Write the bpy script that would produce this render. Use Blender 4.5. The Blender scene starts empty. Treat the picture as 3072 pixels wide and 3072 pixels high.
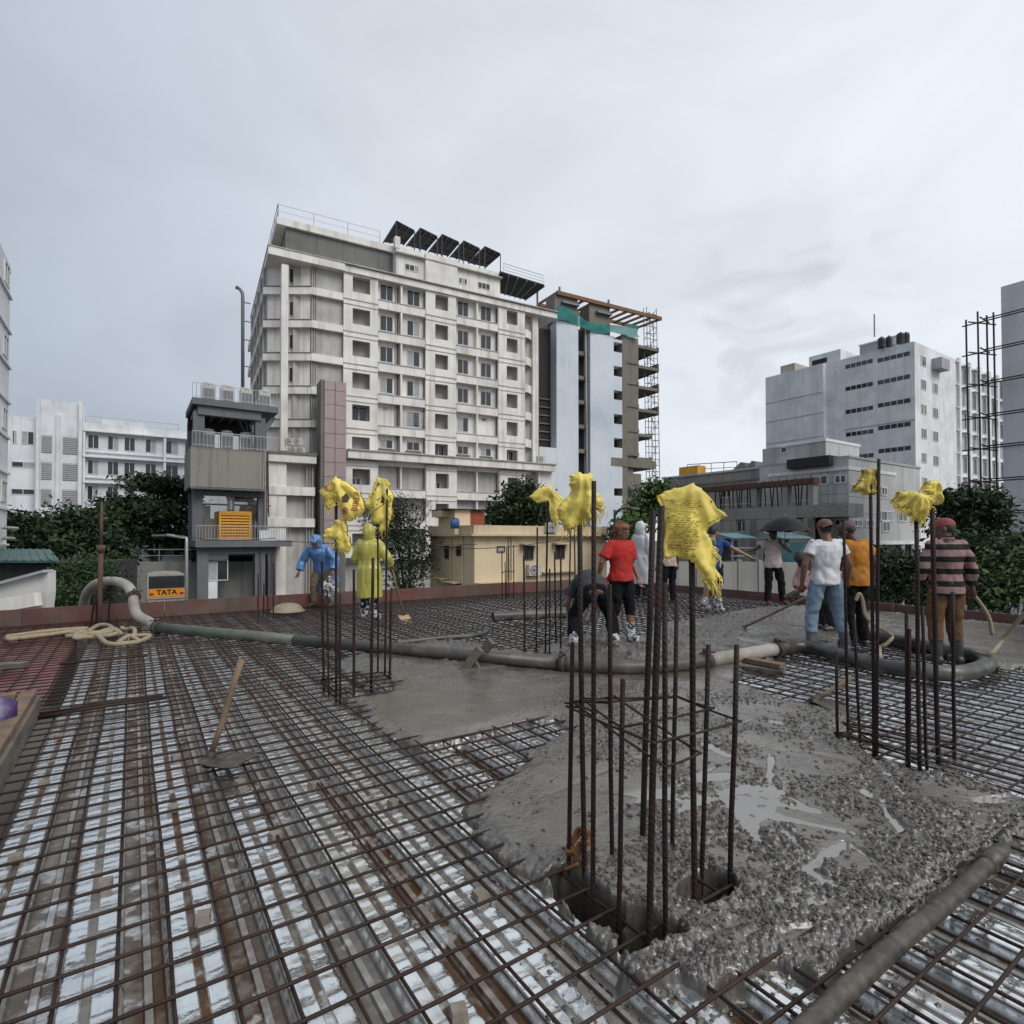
import bpy, bmesh, math, random
import numpy as np
from mathutils import Vector, Matrix, noise
random.seed(7); rng = np.random.default_rng(7)
S = bpy.context.scene; COL = S.collection
# ---------------------------------------------------------------- camera
CAMZ = 1.45; FPX = 1701.0; CXP = 1536.0; CYP = 1586.0; PITCH = 26/1701.0
cam = bpy.data.cameras.new('camera'); camo = bpy.data.objects.new('camera', cam); COL.objects.link(camo)
cam.sensor_width = 36; cam.lens = 36*FPX/3072; cam.shift_y = (CYP-1536)/3072
cam.clip_start = .05; cam.clip_end = 3000
camo.location = (0, 0, CAMZ); camo.rotation_euler = (math.pi/2+PITCH, 0, 0)
S.camera = camo
# ---------------------------------------------------------------- sky, sun, exposure
SUN_AZ = math.radians(134); SUN_EL = math.radians(46)
W = bpy.data.worlds.new('World'); S.world = W; W.use_nodes = True
nt = W.node_tree; nt.nodes.clear()
def nn(t, **k):
    n = nt.nodes.new(t)
    for a, b in k.items(): setattr(n, a, b)
    return n
out = nn('ShaderNodeOutputWorld'); bg = nn('ShaderNodeBackground'); bg.inputs[1].default_value = .1
sky = nn('ShaderNodeTexSky', sky_type='NISHITA', sun_disc=False)
sky.sun_elevation = SUN_EL; sky.sun_rotation = SUN_AZ; sky.dust_density = 4; sky.air_density = 1.5
tc = nn('ShaderNodeTexCoord')
mp = nn('ShaderNodeMapping'); mp.inputs['Scale'].default_value = (1, 1, 2.2); mp.inputs['Location'].default_value = (3.1, .4, .2)
n1 = nn('ShaderNodeTexNoise'); n1.inputs['Scale'].default_value = 2.1; n1.inputs['Detail'].default_value = 7; n1.inputs['Roughness'].default_value = .52; n1.inputs['Distortion'].default_value = .6
dotn = nn('ShaderNodeVectorMath', operation='DOT_PRODUCT'); dotn.inputs[1].default_value = (.80, .50, .33)
mr = nn('ShaderNodeMapRange', interpolation_type='SMOOTHSTEP'); mr.inputs[1].default_value = -.25; mr.inputs[2].default_value = 1.; mr.inputs[3].default_value = 0; mr.inputs[4].default_value = 1
cr = nn('ShaderNodeValToRGB')          # overcast layer, thin grey to bright towards the hidden sun
cr.color_ramp.elements[0].color = (3.35, 3.78, 4.42, 1); cr.color_ramp.elements[1].color = (6.75, 7.08, 7.6, 1)
nm = nn('ShaderNodeMapRange'); nm.inputs[1].default_value = .34; nm.inputs[2].default_value = .66; nm.inputs[3].default_value = .88; nm.inputs[4].default_value = 1.07
mul = nn('ShaderNodeVectorMath', operation='SCALE')
mix = nn('ShaderNodeMixRGB'); mix.inputs[0].default_value = .94
L = nt.links.new
L(tc.outputs['Generated'], mp.inputs[0]); L(mp.outputs[0], n1.inputs['Vector']); L(tc.outputs['Generated'], dotn.inputs[0])
L(dotn.outputs['Value'], mr.inputs[0]); L(mr.outputs[0], cr.inputs[0]); L(n1.outputs['Fac'], nm.inputs[0])
# a ragged darker rain cloud low over the right hand blocks
cd = nn('ShaderNodeVectorMath', operation='DOT_PRODUCT'); cd.inputs[1].default_value = tuple(Vector((.505, 1, .37)).normalized())
cm = nn('ShaderNodeMapRange', interpolation_type='SMOOTHSTEP'); cm.inputs[1].default_value = .975; cm.inputs[2].default_value = 1.; cm.inputs[3].default_value = 0; cm.inputs[4].default_value = 1
n2 = nn('ShaderNodeTexNoise'); n2.inputs['Scale'].default_value = 9; n2.inputs['Detail'].default_value = 6; n2.inputs['Distortion'].default_value = .8
n3 = nn('ShaderNodeMapRange'); n3.inputs[1].default_value = .46; n3.inputs[2].default_value = .66; n3.inputs[3].default_value = 0; n3.inputs[4].default_value = .15
q1 = nn('ShaderNodeMath', operation='MULTIPLY'); q2 = nn('ShaderNodeMath', operation='SUBTRACT'); q2.inputs[0].default_value = 1; q3 = nn('ShaderNodeMath', operation='MULTIPLY')
L(tc.outputs['Generated'], cd.inputs[0]); L(cd.outputs['Value'], cm.inputs[0]); L(mp.outputs[0], n2.inputs['Vector']); L(n2.outputs['Fac'], n3.inputs[0]); L(cm.outputs[0], q1.inputs[0]); L(n3.outputs[0], q1.inputs[1]); L(q1.outputs[0], q2.inputs[1]); L(q2.outputs[0], q3.inputs[0]); L(nm.outputs[0], q3.inputs[1])
L(cr.outputs[0], mul.inputs[0]); L(q3.outputs[0], mul.inputs['Scale'])
L(sky.outputs[0], mix.inputs[1]); L(mul.outputs[0], mix.inputs[2]); L(mix.outputs[0], bg.inputs[0]); L(bg.outputs[0], out.inputs[0])
sl = bpy.data.lights.new('sun', 'SUN'); sl.energy = 1.5; sl.angle = math.radians(35); sl.color = (1, .97, .92)
so = bpy.data.objects.new('sun', sl); COL.objects.link(so)
sd_ = Vector((math.sin(SUN_AZ)*math.cos(SUN_EL), math.cos(SUN_AZ)*math.cos(SUN_EL), math.sin(SUN_EL)))
so.rotation_euler = sd_.to_track_quat('Z', 'Y').to_euler()
S.view_settings.view_transform = 'Standard'; S.view_settings.look = 'None'; S.view_settings.gamma = 1; S.view_settings.exposure = 0.40
# ---------------------------------------------------------------- pixel -> direction (photo seen at 1932 px)
KD = 3072/1932
def ray(x, y):
    a = (x*KD-CXP)/FPX; b = (CYP-y*KD)/FPX
    return Vector((a, math.cos(PITCH)-b*math.sin(PITCH), math.sin(PITCH)+b*math.cos(PITCH)))
def G(x, y, z=0.):
    d = ray(x, y); t = (z-CAMZ)/d.z; return Vector((d.x*t, d.y*t, z))
def At(x, y, Y):
    d = ray(x, y); t = Y/d.y; return Vector((d.x*t, Y, CAMZ+d.z*t))
AD = math.atan2(1141, 1701)
D1 = Vector((-math.sin(AD), math.cos(AD), 0)); D2 = Vector((math.cos(AD), math.sin(AD), 0))
def UV(u, v, z=0.): return D1*u+D2*v+Vector((0, 0, z))
def uv(p): return p.x*D1.x+p.y*D1.y, p.x*D2.x+p.y*D2.y
def sub(x0, y0, w, s=1932):      # zoomed crop -> 1932 frame
    k = w/s
    return lambda x, y: ((x0+x*k)/KD, (y0+y*k)/KD)
# ---------------------------------------------------------------- materials
MATS = {}
def mat(name, c, rough=.8, metal=0., var=.18, vs=3., c2=None, s2=2., t2=.5, w2=.12, a2=1., streak=None, sa=.6, ss=(3, 3, .22), st=.5,
        bump=0., bs=40., spec=.5, coat=0., alpha=1., trans=0., rvar=.0, rs=6., ior=0., extra=None):
    if name in MATS: return MATS[name]
    m = bpy.data.materials.new(name); m.use_nodes = True; MATS[name] = m
    t = m.node_tree; N = t.nodes; b = N['Principled BSDF']; Lk = t.links.new
    co = N.new('ShaderNodeTexCoord'); oi = N.new('ShaderNodeObjectInfo')
    ad = N.new('ShaderNodeVectorMath'); ad.operation = 'ADD'
    sc = N.new('ShaderNodeVectorMath'); sc.operation = 'SCALE'; sc.inputs[0].default_value = (13.1, 7.7, 3.3)
    Lk(oi.outputs['Random'], sc.inputs['Scale']); Lk(co.outputs['Object'], ad.inputs[0]); Lk(sc.outputs[0], ad.inputs[1])
    vec = ad.outputs[0]
    def nz(scale, detail=5, v=None, rg=.6):
        n = N.new('ShaderNodeTexNoise'); n.inputs['Scale'].default_value = scale; n.inputs['Detail'].default_value = detail; n.inputs['Roughness'].default_value = rg
        Lk(v or vec, n.inputs['Vector']); return n.outputs['Fac']
    def rmp(f, a, bb, lo=0., hi=1.):
        r = N.new('ShaderNodeMapRange'); r.inputs[1].default_value = a; r.inputs[2].default_value = bb; r.inputs[3].default_value = lo; r.inputs[4].default_value = hi
        Lk(f, r.inputs[0]); return r.outputs[0]
    def mixc(f, a, bb, mode='MIX'):
        x = N.new('ShaderNodeMixRGB'); x.blend_type = mode
        for i, q in enumerate((f, a, bb)):
            if hasattr(q, 'links'): Lk(q, x.inputs[i])
            else: x.inputs[i].default_value = q if not isinstance(q, tuple) else (*q, 1)
        return x.outputs[0]
    h = lambda q: (*q, )
    col = N.new('ShaderNodeRGB'); col.outputs[0].default_value = (*c, 1); cur = col.outputs[0]
    if c2: cur = mixc(rmp(nz(s2), t2-w2, t2+w2, 0, a2), cur, tuple(c2))
    if streak:
        ms = N.new('ShaderNodeVectorMath'); ms.operation = 'MULTIPLY'; ms.inputs[1].default_value = ss; Lk(vec, ms.inputs[0])
        cur = mixc(rmp(nz(1., 6, ms.outputs[0]), st, st+.22, 0, sa), cur, tuple(streak))
    if var:
        g = rmp(nz(vs, 8), .25, .75, 1-var, 1+var)
        v = N.new('ShaderNodeVectorMath'); v.operation = 'SCALE'; Lk(cur, v.inputs[0]); Lk(g, v.inputs['Scale']); cur = v.outputs[0]
    if extra: cur = extra(N, Lk, co, cur, nz, rmp, mixc, b)
    Lk(cur, b.inputs['Base Color'])
    b.inputs['Roughness'].default_value = rough; b.inputs['Metallic'].default_value = metal
    if not b.inputs['Specular IOR Level'].is_linked: b.inputs['Specular IOR Level'].default_value = spec
    if ior: b.inputs['IOR'].default_value = ior
    if coat: b.inputs['Coat Weight'].default_value = coat; b.inputs['Coat Roughness'].default_value = .1
    if alpha < 1: b.inputs['Alpha'].default_value = alpha
    if trans: b.inputs['Transmission Weight'].default_value = trans
    if rvar: Lk(rmp(nz(rs), .3, .7, max(rough-rvar, .03), min(rough+rvar, 1)), b.inputs['Roughness'])
    if bump:
        bn = N.new('ShaderNodeBump'); bn.inputs['Strength'].default_value = min(1, bump*30); bn.inputs['Distance'].default_value = bump
        Lk(nz(bs, 6), bn.inputs['Height']); Lk(bn.outputs[0], b.inputs['Normal'])
    return m
# ---------------------------------------------------------------- mesh builder
class MB:
    def __init__(s): s.v = []; s.f = []; s.n = 0
    def add(s, vs, fs):
        o = s.n; s.v.append(np.asarray([tuple(q) for q in vs], float)); s.n += len(vs)
        s.f += [tuple(i+o for i in f) for f in fs]; return s
    def hexa(s, c): return s.add(c, [(0, 3, 2, 1), (4, 5, 6, 7), (0, 1, 5, 4), (1, 2, 6, 5), (2, 3, 7, 6), (3, 0, 4, 7)])
    def box(s, x0, x1, y0, y1, z0, z1): return s.hexa([(x0, y0, z0), (x1, y0, z0), (x1, y1, z0), (x0, y1, z0), (x0, y0, z1), (x1, y0, z1), (x1, y1, z1), (x0, y1, z1)])
    def obox(s, o, ax, ay, az):    # corner + three edge vectors
        o = Vector(o); ax = Vector(ax); ay = Vector(ay); az = Vector(az)
        return s.hexa([o, o+ax, o+ax+ay, o+ay, o+az, o+ax+az, o+ax+ay+az, o+ay+az])
    def beam(s, a, b, w, h=None, up=(0, 0, 1)):
        a = Vector(a); b = Vector(b); h = h or w; d = (b-a).normalized(); up = Vector(up)
        if abs(d.dot(up)) > .98: up = Vector((0, 1, 0))
        r = d.cross(up).normalized(); q = r.cross(d)
        return s.obox(a-r*w/2-q*h/2, b-a, r*w, q*h)
    def tube(s, pts, r, n=8, cap=True):
        pts = [Vector(p) for p in pts]; m = len(pts); rr = r if hasattr(r, '__len__') else [r]*m
        vs = []; fs = []; prev = None
        for i, p in enumerate(pts):
            d = (pts[min(i+1, m-1)]-pts[max(i-1, 0)]).normalized()
            if prev is None:
                a = Vector((0, 0, 1)) if abs(d.z) < .9 else Vector((1, 0, 0)); x = d.cross(a).normalized()
            else: x = (prev-d*prev.dot(d)).normalized()
            prev = x; y = d.cross(x)
            for k in range(n):
                t = 2*math.pi*k/n; vs.append(p+(x*math.cos(t)+y*math.sin(t))*rr[i])
        for i in range(m-1):
            for k in range(n):
                k2 = (k+1) % n; fs.append((i*n+k, i*n+k2, (i+1)*n+k2, (i+1)*n+k))
        if cap: fs.append(tuple(range(n-1, -1, -1))); fs.append(tuple((m-1)*n+k for k in range(n)))
        return s.add(vs, fs)
    def loft(s, rings, cap=True, close=True):
        n = len(rings[0]); vs = [q for r in rings for q in r]; fs = []
        for i in range(len(rings)-1):
            for k in range(n if close else n-1):
                k2 = (k+1) % n; fs.append((i*n+k, i*n+k2, (i+1)*n+k2, (i+1)*n+k))
        if cap: fs.append(tuple(range(n-1, -1, -1))); fs.append(tuple((len(rings)-1)*n+k for k in range(n)))
        return s.add(vs, fs)
    def ell(s, c, r, nu=12, nv=8, rot=None):
        c = Vector(c); rings = []
        for j in range(nv+1):
            ph = -math.pi/2+math.pi*j/nv; ring = []
            for k in range(nu):
                t = 2*math.pi*k/nu; q = Vector((r[0]*math.cos(ph)*math.cos(t), r[1]*math.cos(ph)*math.sin(t), r[2]*math.sin(ph)))
                if j in (0, nv): q = Vector((r[0]*.02*math.cos(t), r[1]*.02*math.sin(t), r[2]*math.sin(ph)))
                ring.append(c+(rot @ q if rot else q))
            rings.append(ring)
        return s.loft(rings)
    def prism(s, poly, a, b):     # polygon (3d points) swept by vector b-a
        d = Vector(b)-Vector(a); n = len(poly); p = [Vector(q) for q in poly]
        fs = [tuple(range(n-1, -1, -1)), tuple(range(n, 2*n))]+[(i, (i+1) % n, n+(i+1) % n, n+i) for i in range(n)]
        return s.add(p+[q+d for q in p], fs)
    def grid(s, P, keep=None):    # P: (r,c,3) array
        r, c = P.shape[:2]; idx = np.arange(r*c).reshape(r, c)
        q = np.stack([idx[:-1, :-1], idx[:-1, 1:], idx[1:, 1:], idx[1:, :-1]], -1).reshape(-1, 4)
        if keep is not None: q = q[keep.reshape(-1)]
        o = s.n; s.v.append(P.reshape(-1, 3)); s.n += r*c; s.f += [tuple(x) for x in (q+o).tolist()]; return s
    def mesh(s, name, inv=None):
        v = np.concatenate(s.v) if s.v else np.zeros((0, 3))
        if inv is not None: m = np.array(inv); v = v @ m[:3, :3].T+m[:3, 3]
        me = bpy.data.meshes.new(name); me.from_pydata(v.tolist(), [], s.f); me.update(); return me
    def build(s, name, mt, parent=None, smooth=False, fix=False):
        inv = parent_matrix(parent).inverted() if parent else None
        me = s.mesh(name, inv)
        if fix:
            bm = bmesh.new(); bm.from_mesh(me); bmesh.ops.recalc_face_normals(bm, faces=bm.faces); bm.to_mesh(me); bm.free()
        return link(name, me, mt, parent, smooth)
def parent_matrix(o):
    m = o.matrix_basis.copy()
    while o.parent: o = o.parent; m = o.matrix_basis @ m
    return m
def link(name, me, mt, parent=None, smooth=False):
    o = bpy.data.objects.new(name, me); COL.objects.link(o)
    for x in (mt if isinstance(mt, (list, tuple)) else [mt]):
        if x and len(me.materials) < (len(mt) if isinstance(mt, (list, tuple)) else 1): me.materials.append(x)
    if smooth: me.polygons.foreach_set('use_smooth', [True]*len(me.polygons))
    if parent: o.parent = parent
    return o
def tag(o, label=None, cat=None, group=None, kind=None):
    if label: o['label'] = label
    if cat: o['category'] = cat
    if group: o['group'] = group
    if kind: o['kind'] = kind
    return o
def thing(name, label, cat, loc=(0, 0, 0), rz=0., group=None):
    o = bpy.data.objects.new(name, None); COL.objects.link(o); o.location = loc; o.rotation_euler = (0, 0, rz)
    o.empty_display_size = .1
    return tag(o, label, cat, group)
def catmull(P, n=8):
    P = [Vector(p) for p in P]; Q = [P[0]*2-P[1]]+P+[P[-1]*2-P[-2]]; o = []
    for i in range(1, len(Q)-2):
        a, b, c, d = Q[i-1:i+3]
        for k in range(n):
            t = k/n; o.append(.5*((2*b)+(c-a)*t+(2*a-5*b+4*c-d)*t*t+(3*b-a-3*c+d)*t**3))
    return o+[P[-1]]
# numpy noises
def vhash(i, j, s=0):
    h = np.sin(i*127.1+j*311.7+s*74.7)*43758.5453; return h-np.floor(h)
def vnoise(x, y, s=0):
    i = np.floor(x); j = np.floor(y); a = x-i; b = y-j; a = a*a*(3-2*a); b = b*b*(3-2*b)
    return (vhash(i, j, s)*(1-a)+vhash(i+1, j, s)*a)*(1-b)+(vhash(i, j+1, s)*(1-a)+vhash(i+1, j+1, s)*a)*b
def fbm(x, y, o=4, s=0):
    r = 0; a = .5
    for k in range(o): r = r+a*vnoise(x*2**k, y*2**k, s+k*3); a *= .5
    return r
def stones(x, y, cell, s=0, prob=.8):     # rounded pebbles: max of paraboloids
    X = x/cell; Y = y/cell; i0 = np.floor(X); j0 = np.floor(Y); r = np.zeros_like(x)
    for di in (-1, 0, 1):
        for dj in (-1, 0, 1):
            i = i0+di; j = j0+dj; px = i+vhash(i, j, s); py = j+vhash(i, j, s+1); rad = .3+.35*vhash(i, j, s+2); on = vhash(i, j, s+3) < prob
            d = ((X-px)**2+(Y-py)**2)/(rad*rad)
            r = np.maximum(r, np.where(on & (d < 1), np.sqrt(np.clip(1-d, 0, 1))*rad, 0))
    return r*cell
def inpoly(px, py, poly):
    ins = np.zeros(px.shape, bool); dist = np.full(px.shape, 1e9)
    n = len(poly)
    for i in range(n):
        x0, y0 = poly[i]; x1, y1 = poly[(i+1) % n]
        c = ((y0 > py) != (y1 > py)) & (px < (x1-x0)*(py-y0)/((y1-y0) if y1 != y0 else 1e-9)+x0); ins ^= c
        dx, dy = x1-x0, y1-y0; t = np.clip(((px-x0)*dx+(py-y0)*dy)/(dx*dx+dy*dy+1e-12), 0, 1)
        dist = np.minimum(dist, np.hypot(px-x0-t*dx, py-y0-t*dy))
    return np.where(ins, dist, -dist)
# ================================================================ THE SLAB: deck, edge boards, mat, concrete
UF = 12.25; VR = 12.45; VL = -.62; PV = .3167
COLS = [(1.38, 2.0, 1.46, 2.2)]   # column openings (u0,u1,v0,v1)
def deck_extra(N, Lk, co, cur, nz, rmp, mixc, b):
    sx = N.new('ShaderNodeSeparateXYZ'); Lk(co.outputs['Object'], sx.inputs[0])
    low = rmp(sx.outputs['Z'], -.066, -.082)                       # silt lies in the troughs
    grv = rmp(sx.outputs['Z'], -.0425, -.047)                      # and in the centre groove of each crest
    hi = rmp(sx.outputs['Z'], -.06, -.05)
    g = N.new('ShaderNodeMath'); g.operation = 'MULTIPLY'; Lk(grv, g.inputs[0]); Lk(hi, g.inputs[1])
    mud = N.new('ShaderNodeMath'); mud.operation = 'MAXIMUM'; Lk(low, mud.inputs[0]); Lk(g.outputs[0], mud.inputs[1])
    lv = N.new('ShaderNodeVectorMath'); lv.operation = 'MULTIPLY'; lv.inputs[1].default_value = (.16, 2.1, 0); Lk(co.outputs['Object'], lv.inputs[0])
    per = rmp(nz(1., 3, lv.outputs[0]), .34, .54, .80, 1.)            # each trough holds more or less silt
    lv2 = N.new('ShaderNodeVectorMath'); lv2.operation = 'MULTIPLY'; lv2.inputs[1].default_value = (.55, 9., 0); Lk(co.outputs['Object'], lv2.inputs[0])
    pat = rmp(nz(1., 7, lv2.outputs[0]), .56, .70, .0, .6)
    mp_ = N.new('ShaderNodeMath'); mp_.operation = 'MULTIPLY'; Lk(mud.outputs[0], mp_.inputs[0]); Lk(per, mp_.inputs[1])
    m2 = N.new('ShaderNodeMath'); m2.operation = 'MAXIMUM'; Lk(mp_.outputs[0], m2.inputs[0]); Lk(pat, m2.inputs[1])
    br = rmp(nz(6., 8), .34, .44, .15, 1); m3 = N.new('ShaderNodeMath'); m3.operation = 'MULTIPLY'; Lk(m2.outputs[0], m3.inputs[0]); Lk(br, m3.inputs[1])
    brown = mixc(rmp(nz(1., 4, lv.outputs[0]), .46, .60), (.074, .058, .043), (.088, .042, .018))
    brown = mixc(rmp(nz(14., 5), .50, .64), brown, (.145, .128, .108))
    cc = mixc(m3.outputs[0], cur, brown)
    Lk(rmp(m3.outputs[0], 0, 1, .5, .16), b.inputs['Specular IOR Level'])
    inv = rmp(m3.outputs[0], 0, 1, .92, 0.0); Lk(inv, b.inputs['Metallic'])
    rg = rmp(m3.outputs[0], 0, 1, .15, .42); Lk(rg, b.inputs['Roughness'])
    # pressed lugs along the crests, waviness of the sheet
    w = N.new('ShaderNodeTexWave'); w.wave_type = 'BANDS'; w.bands_direction = 'X'; w.inputs['Scale'].default_value = 4.6; w.inputs['Distortion'].default_value = 5.; w.inputs['Detail'].default_value = 2.5; w.inputs['Detail Scale'].default_value = .7
    Lk(co.outputs['Object'], w.inputs['Vector'])
    v = N.new('ShaderNodeTexVoronoi'); v.inputs['Scale'].default_value = 24
    mv = N.new('ShaderNodeVectorMath'); mv.operation = 'MULTIPLY'; mv.inputs[1].default_value = (1, .8, 0); Lk(co.outputs['Object'], mv.inputs[0]); Lk(mv.outputs[0], v.inputs['Vector'])
    vr = rmp(v.outputs['Distance'], .25, .45, 1, 0)
    a = N.new('ShaderNodeMath'); a.operation = 'MULTIPLY_ADD'; Lk(vr, a.inputs[0]); a.inputs[1].default_value = .35; Lk(w.outputs['Fac'], a.inputs[2])
    a2 = N.new('ShaderNodeMath'); a2.operation = 'MULTIPLY_ADD'; Lk(nz(30, 5), a2.inputs[0]); a2.inputs[1].default_value = .8; Lk(a.outputs[0], a2.inputs[2])
    bn = N.new('ShaderNodeBump'); bn.inputs['Strength'].default_value = .42; bn.inputs['Distance'].default_value = .005; Lk(a2.outputs[0], bn.inputs['Height']); Lk(bn.outputs[0], b.inputs['Normal'])
    return cc
M_DECK = mat('galvanised_deck', (.79, .81, .80), .27, .92, var=.12, vs=6, extra=deck_extra)
def rust_extra(N, Lk, co, cur, nz, rmp, mixc, b):
    w = N.new('ShaderNodeTexWave'); w.bands_direction = 'X'; w.inputs['Scale'].default_value = 26; w.inputs['Distortion'].default_value = .4
    Lk(co.outputs['Object'], w.inputs['Vector'])
    bn = N.new('ShaderNodeBump'); bn.inputs['Strength'].default_value = .45; bn.inputs['Distance'].default_value = .002; Lk(w.outputs['Fac'], bn.inputs['Height']); Lk(bn.outputs[0], b.inputs['Normal'])
    return cur
def rustv_extra(N, Lk, co, cur, nz, rmp, mixc, b):
    w = N.new('ShaderNodeTexWave'); w.bands_direction = 'DIAGONAL'; w.inputs['Scale'].default_value = 24; w.inputs['Distortion'].default_value = .8
    Lk(co.outputs['Object'], w.inputs['Vector'])
    bn = N.new('ShaderNodeBump'); bn.inputs['Strength'].default_value = .5; bn.inputs['Distance'].default_value = .003; Lk(w.outputs['Fac'], bn.inputs['Height']); Lk(bn.outputs[0], b.inputs['Normal'])
    return cur
M_RUST = mat('wet_rusty_bar', (.027, .017, .0135), .6, 0, spec=.25, var=.5, vs=5, c2=(.040, .021, .013), s2=.8, t2=.56, extra=rust_extra)
M_RUSTV = mat('rusty_column_bar', (.030, .0135, .010), .6, 0, spec=.25, var=.5, vs=9, c2=(.017, .014, .0125), s2=2.6, extra=rustv_extra)
M_RED = mat('red_oxide_form', (.19, .045, .034), .32, 0, var=.35, vs=4, c2=(.17, .10, .085), s2=2.5, t2=.58, bump=.003, bs=30)
M_REDW = mat('red_oxide_board', (.125, .042, .034), .55, 0, var=.3, vs=3, c2=(.10, .068, .055), s2=1.2, t2=.5, streak=(.05, .035, .03), sa=.5, bump=.003, bs=18)
M_DARK = mat('black_and_painted_dark', (.012, .011, .010), .9, var=.2)  # black for caps and lettering; also painted darkness inside hollow things
# decking sheets
prof1 = [(0, -.04), (.058, -.04), (.064, -.048), (.086, -.048), (.092, -.04), (.150, -.04), (.178, -.092), (.228, -.092), (.234, -.079), (.256, -.079), (.262, -.092), (.289, -.092)]
floor = thing('floor_deck', None, None, (0, 0, 0), AD); floor['kind'] = 'structure'
# floor's local frame: x' = D2 (across), y' = D1 (along); sheets use local object x along flutes
ub = sorted({-1.6, 6.02, 6.035, UF+.02} | {c for q in COLS for c in q[:2]})
nsheet = int((VR-VL)/(3*PV))+1
for i in range(nsheet):
    for seg, (a0, a1) in enumerate(((-1.6, 6.02), (6.035, UF+.03))):
        v0 = -.185-PV*1+(i-0)*3*PV-.0
        P = [(v0+k*PV+a, z) for k in range(3) for a, z in prof1]+[(v0+3*PV, -.04), (v0+3*PV+.03, -.0385)]
        P = [(min(a, VR+.05), z) for a, z in P]
        us = [a0]+[q for q in ub if a0 < q < a1]+[a1]
        mb = MB(); vs = [(u, -v, z-(.0015 if seg else 0)) for u in us for v, z in P]; n = len(P); fs = []
        for r in range(len(us)-1):
            for k in range(n-1):
                um = (us[r]+us[r+1])/2; vm = (P[k][0]+P[k+1][0])/2
                if any(c[0] < um < c[1] and c[2] < vm < c[3] for c in COLS): continue
                if P[k][0] == P[k+1][0] and P[k][1] == P[k+1][1]: continue
                fs.append((r*n+k, (r+1)*n+k, (r+1)*n+k+1, r*n+k+1))
        mb.add(vs, fs)
        me = mb.mesh('deck_sheet'); o = link('deck_sheet', me, M_DECK, floor)
        o.rotation_euler = (0, 0, math.pi/2)      # local x -> D1
# column shafts under the openings
for q in COLS:
    mb = MB()
    for (u0, u1, v0, v1) in ((q[0]-.02, q[0], q[2], q[3]), (q[1], q[1]+.02, q[2], q[3]), (q[0], q[1], q[2]-.02, q[2]), (q[0], q[1], q[3], q[3]+.02)):
        mb.obox(UV(u0, v0, -1.2), D1*(u1-u0), D2*(v1-v0), (0, 0, 1.105))
    mb.obox(UV(q[0], q[2], -1.2), D1*(q[1]-q[0]), D2*(q[3]-q[2]), (0, 0, .02))
    mb.build('column_form', mat('shaft_concrete', (.07, .065, .06), .9), floor, fix=True)
# red shuttering plates at the left
for k in range(7):
    for j in range(4):
        mb = MB(); u0 = -1.5+k*2.0; v1 = VL-.02-j*1.2
        mb.obox(UV(u0+.005, v1-1.19, -.07), D1*1.99, D2*1.185, (0, 0, .03))
        mb.build('form_plate', M_RED, floor)
# slab underside keeps the street light out
tag(MB().obox(UV(-2.2, -6, -.26), D1*(UF+2.2), D2*(VR+6), (0, 0, .10)).build('slab_soffit', mat('soffit', (.1, .09, .08), .9)), kind='structure') if False else None
# edge boards
def board(name, label, p, d, L_, n, h=.30):
    t = thing(name, label, 'formwork', p)
    seg = L_/n; nrm = Vector((-d.y, d.x, 0))
    for i in range(n):
        MB().obox(p+d*(i*seg+.004)+nrm*random.uniform(0, .012)+Vector((0, 0, -.16)), d*(seg-.008), nrm*.05, (0, 0, h+.13+random.uniform(-.008, .012))).build('board', M_REDW, t, fix=True)
        b = MB(); q = p+d*(i*seg+seg/2)+nrm*.055
        b.obox(q+Vector((0, 0, -.16)), d*.06, nrm*.06, (0, 0, h+.10)); b.build('cleat', M_REDW, t, fix=True)
    MB().obox(p+nrm*-.05+Vector((0, 0, -.16)), d*L_, nrm*.045, (0, 0, .12)).build('waler', M_REDW, t, fix=True)
    return t
board('edge_shutter', 'long dark red form board along the far side, before the yellow house', UV(UF, -5.5), D2, 5.5+VR+.1, 9)
board('edge_shutter', 'brown form board along the right side before the green bushes', UV(-2, VR+.06), D1, UF+1.9, 7, .17)
# ---- reinforcement mat
mesh_root = thing('rebar_mat', 'square mesh of thin dark steel bars lying all over the metal deck', 'rebar mesh', (0, 0, 0), AD)
def barmesh(Ln, r, seed):
    rd = random.Random(seed); n = max(3, int(Ln/.7)); pts = []
    for i in range(n+1): pts.append((Ln*i/n, rd.uniform(-.009, .009), rd.uniform(-.004, .004)))
    mb = MB().tube(pts, r, 6); return mb.mesh('bar')
LB = [barmesh(UF+1.7, .0066, k) for k in range(4)]; TB = [barmesh(VR-VL+2.9, .0070, 20+k) for k in range(4)]
for me in LB+TB: me.polygons.foreach_set('use_smooth', [True]*len(me.polygons))
k = 0; v = -.192-PV*9
vl = []
while v < VR-.1:
    vl += [v, v+.174]; v += PV
for v in vl:
    o = link('long_bar', LB[k % 4], M_RUST, mesh_root); k += 1
    o.location = (v+random.uniform(-.006, .006), -1.62+random.uniform(-.04, .03), -.0135); o.rotation_euler = (0, 0, math.pi/2+random.uniform(-.0008, .0008))
u = .676-.1578*12; tl = []
while u < UF-.05: tl.append(u); u += .1578
for u in tl:
    o = link('cross_bar', TB[k % 4], M_RUST, mesh_root); k += 1
    o.location = (-3.5+random.uniform(-.05, .02), u+random.uniform(-.008, .008), 0); o.rotation_euler = (0, 0, random.uniform(-.0012, .0012))
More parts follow.
